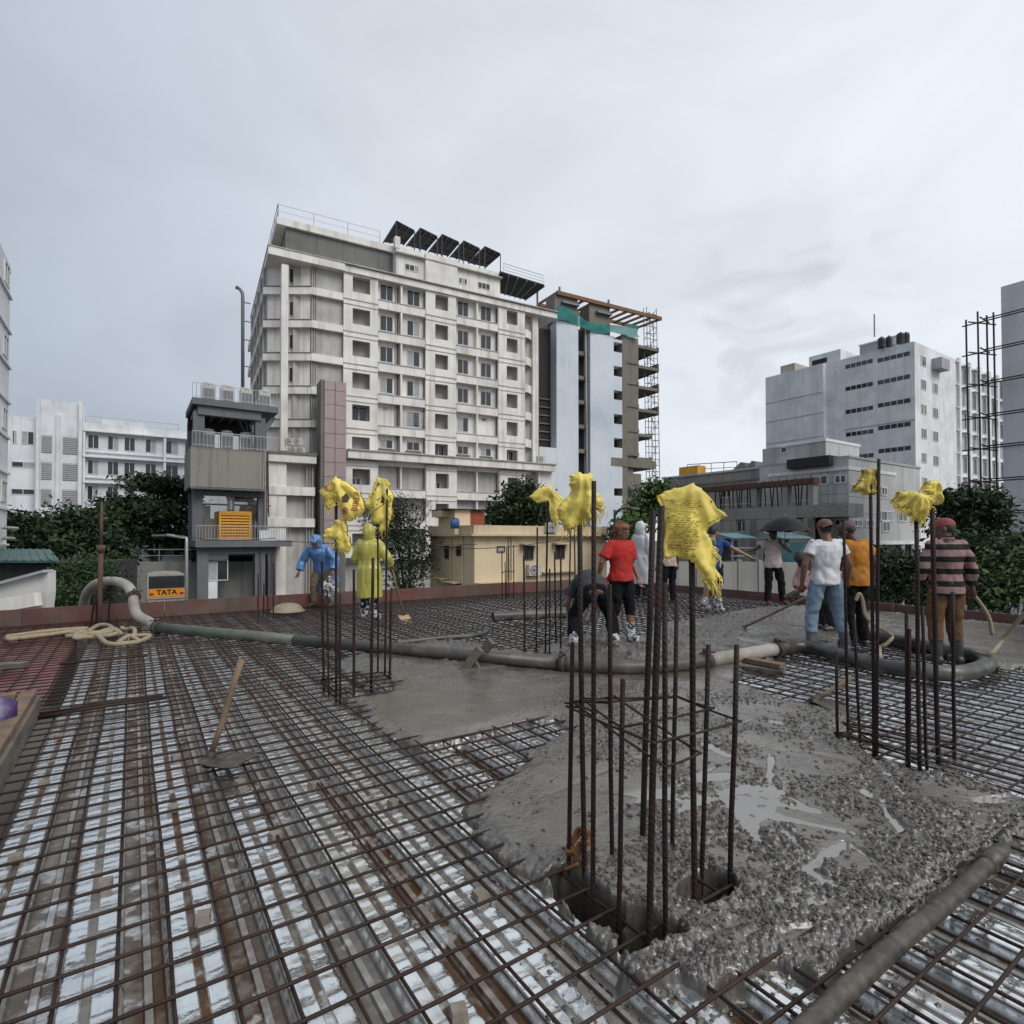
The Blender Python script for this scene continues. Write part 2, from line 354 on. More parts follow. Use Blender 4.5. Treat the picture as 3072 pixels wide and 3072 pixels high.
# tie wires at the crossings near the camera
mb = MB()
for u in tl:
    for v in vl:
        p = UV(u, v, 0)
        if not (.4 < p.y < 5.5 and abs(p.x) < p.y*.95+.2): continue
        if random.random() < .45: continue
        for q in range(2):
            a = random.uniform(0, 6.3); l = random.uniform(.012, .035)
            mb.tube([p, p+Vector((math.cos(a)*l*.6, math.sin(a)*l*.6, random.uniform(-.03, .02)))], .0011, 3, False)
        mb.tube([p+D1*.009+D2*.009+Vector((0, 0, .004)), p-D1*.009-D2*.009+Vector((0, 0, -.016))], .0014, 3, False)
tag(mb.build('tie_wires', M_RUST, mesh_root), kind='stuff')
# cover blocks
M_BLK = mat('mortar', (.20, .175, .145), .9, var=.25, vs=30, bump=.003, bs=60)
blk = MB(); blk.hexa([(-.026, -.026, 0), (.026, -.026, 0), (.028, .026, 0), (-.026, .026, 0), (-.024, -.023, .034), (.023, -.024, .036), (.025, .023, .033), (-.023, .024, .035)])
blkm = blk.mesh('cover_block')
z1 = sub(0, 2100, 972); z2 = sub(800, 2100, 972)
spots = [(z1(90, 940), 'grey mortar cover block at the left border of the picture, nearest the timber box'), (z1(260, 495), 'mortar cover block on the white flute right of the timber box'), (z1(350, 215), 'mortar cover block on the deck furthest back by the timber box'),
         (z1(625, 1090), 'brown mortar cover block between two bars in the lower left of the deck'), (z1(1030, 640), 'brown mortar cover block on the bright flute below the leaning hoe handle'), (z1(1050, 340), 'mortar cover block just left of the standing hoe'),
         (z1(1210, 1290), 'mortar cover block on the deck in the lower left, right of the bright flute'), (z1(1430, 490), 'mortar cover block right under the hoe blade'), (z1(1640, 805), 'mortar cover block with a bent wire right of and below the hoe'),
         (z1(1875, 500), 'mortar cover block far to the right of the hoe blade'), (z2(280, 500), 'mortar cover block on a silvery flute left of the concrete edge'), (z2(400, 260), 'small mortar cover block near the concrete edge below the left column bars'),
         (z2(755, 610), 'mortar cover block beside the mesh patch that runs into the concrete'), (z2(1270, 1160), 'mortar cover block splashed with concrete left of the central column'), (z2(1145, 1860), 'large mortar cover block at the bottom edge of the picture')]
for (p, lb) in spots:
    o = link('cover_block', blkm, M_BLK); q = G(*p, -.02); o.location = (q.x, q.y, -.04); o.rotation_euler = (0, 0, AD+random.uniform(-.4, .4)); o.scale = (1, 1, 1.0)
    tag(o, lb, 'spacer block', 'mortar cover blocks under the mesh')
# ---- wet concrete
PX = [(640, 1313), (668, 1335), (700, 1368), (740, 1392), (790, 1405), (850, 1398), (920, 1380), (985, 1362), (1040, 1360), (1062, 1374), (1020, 1402), (960, 1440), (890, 1492), (852, 1528), (880, 1570), (925, 1612), (965, 1650), (1010, 1690), (1060, 1730), (1110, 1765), (1150, 1800), (1165, 1822), (1200, 1846), (1292, 1850), (1340, 1865), (1397, 1846), (1488, 1832), (1560, 1862), (1640, 1792), (1720, 1722), (1800, 1658), (1880, 1598), (1932, 1572), (2100, 1530), (2100, 1500),
      (1932, 1499), (1867, 1479), (1789, 1456), (1730, 1456), (1652, 1430), (1592, 1392), (1612, 1368), (1603, 1340), (1574, 1334), (1540, 1325), (1490, 1318), (1440, 1302), (1405, 1288), (1398, 1264), (1440, 1250), (1500, 1226), (1560, 1236), (1600, 1215), (1625, 1196), (1700, 1222), (1800, 1243), (1880, 1262), (1932, 1262), (2150, 1285),
      (2150, 1184), (1932, 1180), (1800, 1166), (1650, 1152), (1560, 1143), (1480, 1142), (1400, 1151), (1330, 1166), (1250, 1177), (1190, 1203), (1150, 1196), (1060, 1204), (1000, 1232), (950, 1228), (900, 1214), (820, 1209), (760, 1213), (700, 1226), (640, 1246), (615, 1256), (660, 1266), (745, 1287), (735, 1300), (690, 1313)]
CPOLY = [tuple(G(x, y, 0.0).xy) for x, y in PX]
HOLES = [[(1050, 1652), (1078, 1650), (1105, 1672), (1128, 1708), (1150, 1728), (1130, 1730), (1088, 1698)], [(1172, 1768), (1192, 1748), (1218, 1738), (1258, 1756), (1232, 1778), (1205, 1784)], [(1300, 1700), (1325, 1676), (1340, 1664), (1366, 1668), (1362, 1686), (1335, 1706), (1312, 1706)]]
HP = [[tuple(G(x, y, 0.0).xy) for x, y in h] for h in HOLES]
def coarse(fn, X, Y, st=5):      # signed distance on every fifth line, interpolated
    r = np.unique(np.r_[np.arange(0, X.shape[0], st), X.shape[0]-1]); c = np.unique(np.r_[np.arange(0, X.shape[1], st), X.shape[1]-1])
    v = fn(X[np.ix_(r, c)], Y[np.ix_(r, c)]); a = np.empty((len(r), X.shape[1])); 
    for k in range(len(r)): a[k] = np.interp(np.arange(X.shape[1]), c, v[k])
    ri = np.searchsorted(r, np.arange(X.shape[0]), 'right')-1; ri = np.clip(ri, 0, len(r)-2); f = ((np.arange(X.shape[0])-r[ri])/(r[ri+1]-r[ri]))[:, None]
    return a[ri]*(1-f)+a[ri+1]*f
zk = sub(1500, 1980, 1572, 1092)
PUD = [(640, 436, 722, 388, .035), (642, 446, 706, 478, .034), (797, 312, 842, 368, .03), (505, 292, 655, 318, .032), (566, 205, 560, 275, .022), (480, 300, 545, 385, .045), (590, 358, 632, 402, .03), (572, 132, 605, 138, .05), (900, 445, 940, 462, .03), (530, 410, 560, 418, .02), (745, 400, 775, 418, .022), (600, 290, 640, 312, .02), (785, 220, 812, 244, .03), (820, 262, 845, 285, .025), (655, 170, 690, 185, .03), (430, 180, 470, 200, .06), (600, 575, 650, 560, .03), (960, 330, 1040, 350, .035), (1000, 300, 1080, 290, .04), (420, 250, 470, 245, .05), (880, 380, 930, 395, .02)]
PUDW = [(G(*zk(a, b)), G(*zk(c, d)), w) for a, b, c, d, w in PUD]
def sst(x): x = np.clip(x, 0, 1); return x*x*(3-2*x)
def conc_h(X, Y):
    sd = coarse(lambda a, b: inpoly(a, b, CPOLY), X, Y)
    nb = (fbm(X*3.1, Y*3.1, 4, 2)-.47)*.30+(fbm(X*11, Y*11, 3, 9)-.43)*.16
    hs = coarse(lambda a, b: np.maximum.reduce([inpoly(a, b, h) for h in HP]), X, Y, 3)+(fbm(X*14, Y*14, 3, 21)-.45)*.09
    e = sd+nb*.7
    right = 1/(1+np.exp(-(X-.30-.12*(Y-2))*5)); near = 1/(1+np.exp((Y-4.7)*2.2))
    far = 1/(1+np.exp(-(Y-6.3)*3))*(1/(1+np.exp((X-4.3-(Y-7)*.35)*2)))
    lump = np.clip((fbm(X*1.3+4, Y*1.3, 4, 5)-.40)*7, 0, 1)
    R = np.clip(.06+.94*(right*near)*(.62+.38*lump)+far*.9, 0, 1)
    edge = np.clip(1-e/.30, 0, 1)*np.clip(.30+right+far, 0, 1); R = np.clip(np.maximum(R, edge), 0, 1)
    low = (fbm(X*1.9, Y*1.9, 3, 11)-.44)*.050+(fbm(X*5.5+1, Y*5.5, 3, 17)-.44)*.030
    for (ca, sa_, fr, se) in ((.8, .6, 2.2, 31), (.95, -.3, 1.7, 37)):     # drag marks of the rakes
        dm = np.abs(vnoise((X*ca+Y*sa_)*fr*.35, (X*-sa_+Y*ca)*fr*1.6, se)-.5); low = low-sst((.07-dm)/.07)*.020*np.clip(right*near+.15, 0, 1)
    st = np.maximum(stones(X, Y, .026, 3, .85)*1.25, stones(X+7, Y+3, .040, 8, .40)*.95)+stones(X+2, Y+5, .013, 14, .7)*.4+far*(stones(X+1, Y+2, .10, 70, .7)*.55+stones(X+4, Y+1, .06, 75, .7)*.5)
    pd = np.full(X.shape, 9.); wob = (fbm(X*9, Y*9, 3, 61)-.42)*.05
    for a, b, w in PUDW:
        dx, dy = b.x-a.x, b.y-a.y; t_ = np.clip(((X-a.x)*dx+(Y-a.y)*dy)/(dx*dx+dy*dy), 0, 1); pd = np.minimum(pd, (np.hypot(X-a.x-t_*dx, Y-a.y-t_*dy)+wob)/(w*.8))
    dry = sst((pd-.7)/.8)
    mk = np.clip((fbm(X*4, Y*4, 3, 51)-.34)*6, .10, 1); mk = np.maximum(mk, np.clip(1.4-e/.22, 0, 1)*np.clip(right*near*1.3+far, .25, 1)); mk = np.maximum(mk, np.clip(1.2+hs/.2, 0, 1)*.9)*(.15+.85*dry); st = st*mk; low = low*.55-(1-dry)*.020
    z = -.085+.066*sst(e/.05)+.036*sst(e/.20)+low*sst(e/.2)*(.38+.62*R)+st*R*np.clip(e*20, 0, 1)*1.22
    z = z+far*sst(e/.3)*.05*(fbm(X*2.3, Y*2.3, 3, 41)-.3)+right*near*np.exp(-((e-.12)/.10)**2)*.008
    hm = np.clip(hs/.05+1.0, 0, 1)**1.5; z = np.where(hs > -.05, z*(1-hm)+(-.8)*hm+st*.8*hm, z)
    z = z+np.exp(-(np.clip(-hs, 0, 1)/.09)**2)*(hs < 0)*.02*sst(e/.2)
    return z, e, hs, np.clip(st*R/.007, 0, 1), dry
ys = [1.35]
while ys[-1] < 15.5: ys.append(ys[-1]*(1.0016 if ys[-1] < 4.8 else 1.0040))
ys = np.array(ys); ts = np.arange(-.60, 1.08, .0019)
Yg, Tg = np.meshgrid(ys, ts, indexing='ij'); Xg = Yg*Tg
Zc, Ec, Hc, Sc, Dc = conc_h(Xg, Yg)
Uc = Xg*D1.x+Yg*D1.y; Vc = Xg*D2.x+Yg*D2.y
kp = ((Ec > -.02) & (Hc < .035) & (Uc < UF-.03) & (Vc < VR))
kq = kp[:-1, :-1] & kp[1:, :-1] & kp[:-1, 1:] & kp[1:, 1:]
def conc_extra(N, Lk, co, cur, nz, rmp, mixc, b):
    at = N.new('ShaderNodeAttribute'); at.attribute_name = 'stone'; f = at.outputs['Fac']
    bn = N.new('ShaderNodeBump'); bn.inputs['Strength'].default_value = .5; bn.inputs['Distance'].default_value = .004; Lk(nz(110, 4), bn.inputs['Height']); Lk(bn.outputs[0], b.inputs['Normal'])
    Lk(rmp(f, .05, .6, .14, .50), b.inputs['Roughness'])           # slurry film is slick, bare stones are not
    return mixc(rmp(f, .1, .7), cur, mixc(rmp(nz(45, 2), .4, .6), (.050, .044, .037), (.088, .079, .067)))
M_CONC = mat('wet_concrete', (.122, .108, .089), .24, 0, var=.25, vs=5, c2=(.088, .077, .062), s2=2.6, t2=.5, spec=.65, ior=1.78, extra=conc_extra)
M_WATER = mat('cement_water', (.15, .138, .117), .05, 0, var=.15, vs=1.5, spec=.75, ior=2.1, bump=.0006, bs=7)
slab = tag(MB().grid(np.stack([Xg, Yg, Zc], -1), kq).build('wet_concrete', M_CONC, None, True), kind='structure')
sa_ = slab.data.attributes.new('stone', 'FLOAT', 'POINT'); sa_.data.foreach_set('value', Sc.reshape(-1).astype(np.float32))
rn_ = 1/(1+np.exp(-(Xg-.30-.12*(Yg-2))*5)); inr = (Ec > .45) & (rn_ > .5) & (Yg < 4.6)
WL = float(np.median(Zc[inr & (Dc < .1)]))+.0125
kw = (Ec > .25) & (rn_ > .2) & (Hc < -.17) & (Zc < WL+.004) & (Yg < 5.2) & (Uc < UF-.05) & (Vc < VR-.02)
kw = kw[:-1, :-1] | kw[1:, :-1] | kw[:-1, 1:] | kw[1:, 1:]
tag(MB().grid(np.stack([Xg, Yg, np.full_like(Xg, WL)], -1), kw).build('puddle_water', M_WATER, None, True), kind='structure')
# lumps of spilt concrete and loose stones round the edge of the pour
mb = MB(); cnt = 0
for k in range(26000):
    t = random.uniform(-.62, 1.0); y = 1.4*(8/1.4)**random.random(); x = t*y
    mb_ = (x, y)
    if k == 0: CX_ = []
    CX_.append(mb_)
A_ = np.array(CX_); sdv = inpoly(A_[:, 0], A_[:, 1], CPOLY); pr = np.exp(-(np.clip(-sdv, 0, 9)/.16))*(sdv < .04)*np.where(A_[:, 0] > .1+.0*A_[:, 1], 1., .35)
sel = A_[(rng.random(len(A_)) < pr*.55)]
for (x, y) in sel:
    r = random.uniform(.004, .011); p = Vector((x, y, 0)); a, b_ = uv(p)
    if any(q[0] < a < q[1] and q[2] < b_ < q[3] for q in COLS): continue
    ph = ((b_+.185) % PV); z = -.04 if ph < .15 else (-.09 if .175 < ph < .30 else -.062)
    vs = [(x+r*1.3*math.cos(q)*random.uniform(.7, 1.2), y+r*1.3*math.sin(q)*random.uniform(.7, 1.2), z) for q in (0, 1.26, 2.5, 3.8, 5.0)]
    vs += [(x+r*.5*random.uniform(-1, 1), y+r*.5*random.uniform(-1, 1), z+r*1.2)]
    mb.add(vs, [(i, (i+1) % 5, 5) for i in range(5)])
tag(mb.build('spilt_concrete', M_CONC, None, False), kind='stuff')

# pebbles standing proud of the slurry
N_ = 60000; yy = 1.4*(6.2/1.4)**rng.random(N_); xx = yy*(-.35+1.4*rng.random(N_))
ri = np.clip(np.searchsorted(ys, yy), 0, len(ys)-1); ci = np.clip(((xx/yy-ts[0])/.0019).astype(int), 0, len(ts)-1)
zz_ = Zc[ri, ci]; ok = (Ec[ri, ci] > .02) & (Hc[ri, ci] < -.02) & (zz_ > WL+.001) & (rng.random(N_) < (.10+.9*(rn_[ri, ci] > .4))*(.06+.94*(Sc[ri, ci] > .25))*np.clip(yy/3.4, .3, 1)*.85) & (yy < 5.4)
xx, yy, zz_ = xx[ok], yy[ok], zz_[ok]; m_ = len(xx); oct_ = np.array([(1, 0, 0), (0, 1, 0), (-1, 0, 0), (0, -1, 0), (.0, .0, .8), (.62, .62, .35), (-.62, .62, .35), (-.62, -.62, .35), (.62, -.62, .35)])
a_ = rng.random(m_)*6.283; r_ = (.0045+.0075*rng.random(m_)**1.6)[:, None]; ca, sa2 = np.cos(a_)[:, None], np.sin(a_)[:, None]; jit = 1+.45*(rng.random((m_, 9, 3))-.5)
vx_ = oct_[None, :, 0]*jit[:, :, 0]*r_*(1+.5*rng.random((m_, 1))); vy_ = oct_[None, :, 1]*jit[:, :, 1]*r_; vz_ = oct_[None, :, 2]*jit[:, :, 2]*r_
V_ = np.stack([xx[:, None]+vx_*ca-vy_*sa2, yy[:, None]+vx_*sa2+vy_*ca, zz_[:, None]+vz_+.0005], -1)
F_ = np.array([(0, 1, 5), (1, 2, 6), (2, 3, 7), (3, 0, 8), (0, 5, 4), (5, 1, 4), (1, 6, 4), (6, 2, 4), (2, 7, 4), (7, 3, 4), (3, 8, 4), (8, 0, 4)])
mbp_ = MB(); mbp_.v = [V_.reshape(-1, 3)]; mbp_.n = m_*9; mbp_.f = [tuple(q) for q in (F_[None]+np.arange(m_)[:, None, None]*9).reshape(-1, 3).tolist()]
tag(mbp_.build('aggregate', mat('aggregate', (.056, .048, .039), .55, 0, spec=.3, var=.5, vs=60, c2=(.11, .10, .085), s2=40), None, False), kind='stuff')
# ================================================================ COLUMN BARS
def cage(label, bars, ties=(), zb=-.12, name='column_rebar'):
    c = [G(*b[0]) for b in bars]; ctr = sum(c, Vector())/len(c)
    t = thing(name, label, 'rebar column', (ctr.x, ctr.y, 0)); res = []
    for b in bars:
        base = G(*b[0]); top = At(*b[1], base.y+(b[3] if len(b) > 3 else 0)); r = b[2]
        d = top-base; low = base+d*((zb-base.z)/d.z)
        n = 5; pts = []
        for i in range(n+1):
            f = i/n; q = low+(top-low)*f
            if 0 < i < n: q += Vector((random.uniform(-.003, .003), random.uniform(-.003, .003), 0))
            pts.append(q)
        MB().tube(pts, r, 8).build('bar', M_RUSTV, t, True); res.append((base, top))
    for tie in ties:      # closed stirrup through bar numbers at height z
        idx, z, r = tie; pts = []
        for i in idx:
            b, tp = res[i]; d = tp-b; q = b+d*(z/d.z); pts.append(q)
        cc = sum(pts, Vector())/len(pts)
        pts = [cc+(q-cc)*1.06+Vector((0, 0, random.uniform(-.012, .012))) for q in pts]; pts.append(pts[0]+Vector((.0, .0, .012)))
        mb = MB()
        for a, b in zip(pts[:-1], pts[1:]): mb.tube([a-(b-a).normalized()*r, b+(b-a).normalized()*r*1.5], r, 6)
        a = pts[0]; mb.tube([a, a+(cc-a).normalized()*.09], r, 6)
        mb.build('stirrup', M_RUST, t, True)
    return t, res
za = sub(800, 1350, 800); zb_ = sub(1500, 1350, 800); zc = sub(1500, 2000, 1072); zd = sub(2272, 1350, 800); z3 = sub(2472, 2072, 600)
cageA, barsA = cage('rusty column bars on the left with the raincoat men behind them',
  [(za(412, 1700), za(400, 805), .0125), (za(450, 1740), za(440, 1020), .009), (za(503, 1770), za(505, 385), .0125), (za(530, 1790), za(532, 1040), .0125), (za(632, 1740), za(632, 865), .0135), (za(757, 1690), za(770, 780), .0155), (za(805, 1620), za(805, 600), .010), (za(857, 1640), za(873, 280), .0105), (za(890, 1660), za(905, 1000), .0125)],
  [((0, 3, 5, 8, 6), .02, .006), ((0, 2, 4, 8, 7), .05, .006)])
cageB, barsB = cage('cluster of thin column bars in the middle distance left of the bent worker',
  [(zb_(180, 1470), zb_(172, 765), .012), (zb_(262, 1470), zb_(270, 560), .0105), (zb_(330, 1480), zb_(345, 370), .0125), (zb_(360, 1480), zb_(360, 860), .0105), (zb_(405, 1370), zb_(395, 735), .0115), (zb_(440, 1460), zb_(440, 760), .012), (zb_(500, 1340), zb_(510, 590), .0115), (zb_(545, 1330), zb_(540, 560), .0105)],
  [((0, 3, 5, 7, 4), .03, .006)])
cageC, barsC = cage('cluster of twelve tall ribbed column bars standing in the foreground at the centre',
  [(zc(375, 1090), zb_(525, 1395), .0100), (zc(455, 1120), zb_(578, 545), .0112), (zc(500, 1300), zb_(680, 225), .0098), (zc(605, 1040), zb_(795, 975), .0105), (zc(640, 1370), zb_(890, 1660), .0098), (zc(770, 930), zb_(1108, 440), .0145), (zc(800, 1480), zb_(1170, 405), .0125), (zc(895, 1420), zb_(1193, 960), .0102), (zc(930, 990), zb_(1280, 1080), .0105), (zc(1055, 1290), zb_(1385, 380), .0122), (zc(1090, 1130), zb_(1510, 1410), .0105), (zc(1245, 1170), zb_(1715, 1410), .0115)],
  [], zb=-.9)
def ring(t, pts, r):
    mb = MB(); P = [Vector(p) for p in pts]; P.append(P[0]+Vector((0, 0, .015)))
    for a, b in zip(P[:-1], P[1:]):
        d = (b-a).normalized(); mb.tube([a-d*r, (a+b)/2+Vector((0, 0, -.004)), b+d*r*2], r, 6)
    d = (P[2]-P[0]).normalized(); mb.tube([P[0], P[0]+d*.10], r, 6); return mb.build('stirrup', M_RUST, t, True)
q = COLS[0]
ring(cageC, [At(*zc(360, 215), 2.50), At(*zc(830, 412), 2.02), At(*zc(1300, 295), 2.42), At(*zc(962, 165), 2.85)], .0048)
ring(cageC, [At(*zc(410, 205), 2.46), At(*zc(895, 542), 2.10), At(*zc(1082, 468), 2.22), At(*zc(620, 160), 2.62)], .0048)
ring(cageC, [At(*zc(465, 190), 2.62), At(*zc(655, 328), 2.17), At(*zc(1150, 225), 2.45), At(*zc(960, 160), 2.80)], .0048)
cageD, barsD = cage('tall column bars on the right in front of the striped shirt man',
  [(z3(135, 465), zd(572, 1460), .0110), (z3(230, 410), zd(625, 520), .0105), (z3(345, 440), zd(703, 1240), .0105), (z3(482, 560), zd(820, 200), .0110), (z3(505, 575), zd(880, 65), .0110), (z3(800, 690), zd(1080, 1165), .0105), (z3(825, 700), zd(1105, 1295), .009), (z3(925, 710), zd(1150, 440), .0125), (z3(995, 700), zd(1195, 1130), .0100), (z3(1100, 600), zd(1265, 330), .0150), (z3(1262, 600), zd(1415, 1030), .0115)],
  [((0, 3, 7, 10, 2), .03, .006), ((1, 4, 7, 9, 10), .06, .006)], zb=-.5)
zE = sub(1240, 1400, 540)
cage('four thin column starter bars with one ring, before the yellow house wall', [(zE(955, 1420), zE(950, 900), .012), (zE(990, 1400), zE(985, 1020), .012), (zE(1003, 1400), zE(1003, 870), .012), (zE(1028, 1390), zE(1023, 850), .012), (zE(1078, 1400), zE(1078, 840), .012)], [((0, 2, 4, 3), 0.62, .008)])
z4 = sub(0, 1400, 620)
cage('short rusty starter bars beside the pump pipe arch at the far left board', [(z4(935, 1480), z4(950, 1040), .014), (z4(1010, 1470), z4(1045, 1020), .014), (z4(850, 1480), z4(885, 1230), .016), (z4(900, 1470), z4(905, 1180), .012)], [((0, 1, 3, 2), .35, .008)])
cage('short starter bars by the upturned pan at the far board', [((487, 1165), (487, 1082), .012), ((497, 1160), (498, 1100), .012), ((505, 1162), (505, 1046), .012), ((516, 1160), (515, 1062), .012)])
# red-brown prop post in the corner of the far board
b = G(*z4(930, 1490)); pr = thing('steel_prop', 'thick orange brown steel post rising in front of the dark trees at left', 'prop', b)
M_PROP = mat('prop_rust', (.095, .048, .032), .8, var=.4, vs=6, c2=(.10, .06, .045), s2=5)
tp = At(*z4(952, 330), b.y); md = At(*z4(943, 760), b.y)
MB().tube([b+Vector((0, 0, -.05)), b*.5+md*.5, md], .038, 10).build('outer_tube', M_PROP, pr, True)
MB().tube([md, tp], [.028, .016], 10).build('inner_tube', M_PROP, pr, True)
MB().tube([md-Vector((0, 0, .06)), md+Vector((0, 0, .05))], .065, 10).build('collar', M_PROP, pr, True)
# rope tied round the central bars
M_COIR = mat('coir', (.20, .085, .035), .95, var=.4, vs=30, bump=.004, bs=120)
b = G(*zc(420, 1080)); mb = MB(); pts = []
for k in range(60):
    a = k*.40; pts.append(b+Vector((math.cos(a)*.05+random.uniform(-.016, .016), math.sin(a)*.045+random.uniform(-.012, .012), .08+.045*math.sin(k*.21)+.05*math.cos(a)+random.uniform(-.012, .012))))
mb.tube(catmull(pts[::2], 4), .009, 6)
for k in range(140): p = random.choice(pts); mb.tube([p, p+Vector((random.uniform(-.05, .05), random.uniform(-.03, .03), random.uniform(-.04, .03)))], .0014, 3, False)
tag(mb.build('rope_knot', M_COIR, None, True), 'orange brown coir rope wound round the front left bar of the central column', 'rope')
# ================================================================ YELLOW SACKS
def sack_extra(N, Lk, co, cur, nz, rmp, mixc, b):
    bn = N.new('ShaderNodeBump'); bn.inputs['Strength'].default_value = .35; bn.inputs['Distance'].default_value = .006; Lk(nz(14, 4), bn.inputs['Height']); Lk(bn.outputs[0], b.inputs['Normal'])
    return cur
def sackmat(n, c): return mat(n, c, .42, 0, var=.16, vs=9, c2=tuple(q*.66 for q in c), s2=5.5, t2=.55, streak=(.26, .21, .10), sa=.5, ss=(9, 9, 3), st=.55, spec=.4, extra=sack_extra)
M_SACK = sackmat('yellow_sack', (.80, .65, .14)); M_SACKD = sackmat('muddy_yellow_sack', (.58, .45, .10))
M_PRINT = mat('sack_print', (.36, .10, .03), .7, var=.3, vs=20); M_PRINTD = mat('sack_print_dark', (.06, .035, .02), .7, var=.3, vs=20); M_PRINTY = mat('sack_print_faint', (.30, .22, .03), .7, var=.4, vs=40)
def nearest(px, py, poly):
    best = np.full(px.shape, 1e9); bx = px.copy(); by = py.copy(); n = len(poly)
    for i in range(n):
        x0, y0 = poly[i]; x1, y1 = poly[(i+1) % n]; dx, dy = x1-x0, y1-y0
        t = np.clip(((px-x0)*dx+(py-y0)*dy)/(dx*dx+dy*dy+1e-12), 0, 1); qx = x0+t*dx; qy = y0+t*dy; d = np.hypot(px-qx, py-qy)
        m = d < best; best = np.where(m, d, best); bx = np.where(m, qx, bx); by = np.where(m, qy, by)
    return bx, by
def sack(label, outline, Y, apex, th=.05, fold=.02, nf=5, mt=None, prints=(), fringe=0, seed=1, name='yellow_sack', tail=.06, jag=.008):
    rd = random.Random(seed); mt = mt or M_SACK
    O = [At(*p, Y) for p in outline]; poly = []
    for i in range(len(O)):              # soften and tatter the edge
        a, b = O[i], O[(i+1) % len(O)]
        for k in range(4):
            q = a+(b-a)*(k/4); poly.append((q.x+rd.uniform(-jag, jag), q.z+rd.uniform(-jag, jag)))
    ap = At(*apex, Y); cx = sum(p[0] for p in poly)/len(poly); cz = sum(p[1] for p in poly)/len(poly)
    t = thing(name, label, 'sack', (ap.x, Y, min(p[1] for p in poly)), group='yellow sacks tied over the column bars')
    xs = [p[0] for p in poly]; zs = [p[1] for p in poly]; w = max(max(xs)-min(xs), max(zs)-min(zs)); st = w/64
    gx, gz = np.meshgrid(np.arange(min(xs)-st, max(xs)+2*st, st), np.arange(min(zs)-st, max(zs)+2*st, st))
    sd = inpoly(gx, gz, poly); keep = sd > -st*1.05
    bx, bz = nearest(gx, gz, poly); X = np.where(sd < 0, bx, gx); Z = np.where(sd < 0, bz, gz); sdc = np.clip(sd, 0, 9)
    def dep(X, Z, sdc):
        ang = np.arctan2(X-ap.x, ap.z+.05-Z); rr = np.hypot(X-ap.x, Z-ap.z)/w
        tri = lambda q: np.abs((q % 1)-.5)*2
        fr = fold*1.5*np.clip(rr*2.2, 0, 1)*(tri(ang*nf/2.2+seed*.37+.9*fbm(X*3/w, Z*3/w, 2, seed))-.5)
        cr = 0
        for k in range(3):              # sharp creases running across the cloth
            a_ = seed*1.3+k*1.1; q = (X*math.cos(a_)+Z*math.sin(a_))/w*(1.2+.7*k)+.9*fbm(X*2.5/w+k, Z*2.5/w, 2, seed+k); cr = cr+((tri(q)**.8-.5) if k == 0 else .5*np.sin(q*6.283))*(.9-.25*k)
        sm = fold*1.0*cr+fold*.10*(np.abs(fbm(X*14/w+seed, Z*10/w, 3, seed+9)-.45)*4-.4)
        e = np.clip(sdc/(w*.10), 0, 1)**.5
        return th*.5*e+(fr+sm)*np.clip(sdc/(w*.03), 0.25, 1)
    F = dep(X, Z, sdc)
    kq = keep[:-1, :-1] & keep[1:, :-1] & keep[:-1, 1:] & keep[1:, 1:]
    mb = MB(); mb.grid(np.stack([X, Y-F-.012, Z], -1), kq); mb.grid(np.stack([X, Y+.012+th*.8*np.clip(sdc/(w*.16), 0, 1)**.5-F*.25+th*.2, Z], -1), kq)
    mb.build('cloth', mt, t, True)
    def conform(v):
        x = np.array([p[0] for p in v]); z = np.array([p[1] for p in v]); s_ = np.clip(inpoly(x, z, poly), 0, 9); f = dep(x, z, s_)
        return [(a, Y-c-.017, b) for a, b, c in zip(x, z, f)]
    for pr_ in prints:
        kind, pos, size, rot, m_ = pr_[:5]; c = At(*pos, Y); ca, sa_ = math.cos(rot), math.sin(rot); P = []; fs = []
        def tr(a, b): return (c.x+a*ca-b*sa_, c.z+a*sa_+b*ca)
        if kind == 'text':
            cu = bpy.data.curves.new('t', 'FONT'); cu.body = pr_[5]; cu.size = size; cu.align_x = 'CENTER'; cu.align_y = 'CENTER'; cu.resolution_u = 2; cu.offset = size*.02
            ob = bpy.data.objects.new('t', cu); COL.objects.link(ob); me = bpy.data.meshes.new_from_object(ob.evaluated_get(bpy.context.evaluated_depsgraph_get()))
            bm = bmesh.new(); bm.from_mesh(me); bmesh.ops.triangulate(bm, faces=bm.faces); bmesh.ops.subdivide_edges(bm, edges=[e for e in bm.edges if e.calc_length() > size*.25], cuts=1); bm.to_mesh(me); bm.free()
            P = [tr(v.co.x, v.co.y) for v in me.vertices]; fs = [tuple(p.vertices) for p in me.polygons]
            bpy.data.objects.remove(ob); bpy.data.curves.remove(cu); bpy.data.meshes.remove(me)
            if not P: continue
        elif kind == 'poly':
            g = 7; pts = pr_[5]
            n_ = len(pts); P.append(tr(sum(p[0] for p in pts)/n_*size, sum(p[1] for p in pts)/n_*size))
            for k in range(n_): P.append(tr(pts[k][0]*size, pts[k][1]*size)); a_ = pts[k]; b_ = pts[(k+1) % n_]; P.append(tr((a_[0]+b_[0])/2*size, (a_[1]+b_[1])/2*size))
            m2 = 2*n_; fs = [(0, 1+i, 1+(i+1) % m2) for i in range(m2)]
        elif kind == 'ring':
            n_ = 20
            for k in range(n_):
                a_ = 2*math.pi*k/n_; P += [tr(size*math.cos(a_), size*math.sin(a_)), tr(size*.82*math.cos(a_), size*.82*math.sin(a_))]
            fs = [(2*i, 2*((i+1) % n_), 2*((i+1) % n_)+1, 2*i+1) for i in range(n_)]
        elif kind == 'rows':
            wd, rows, gap = pr_[5]
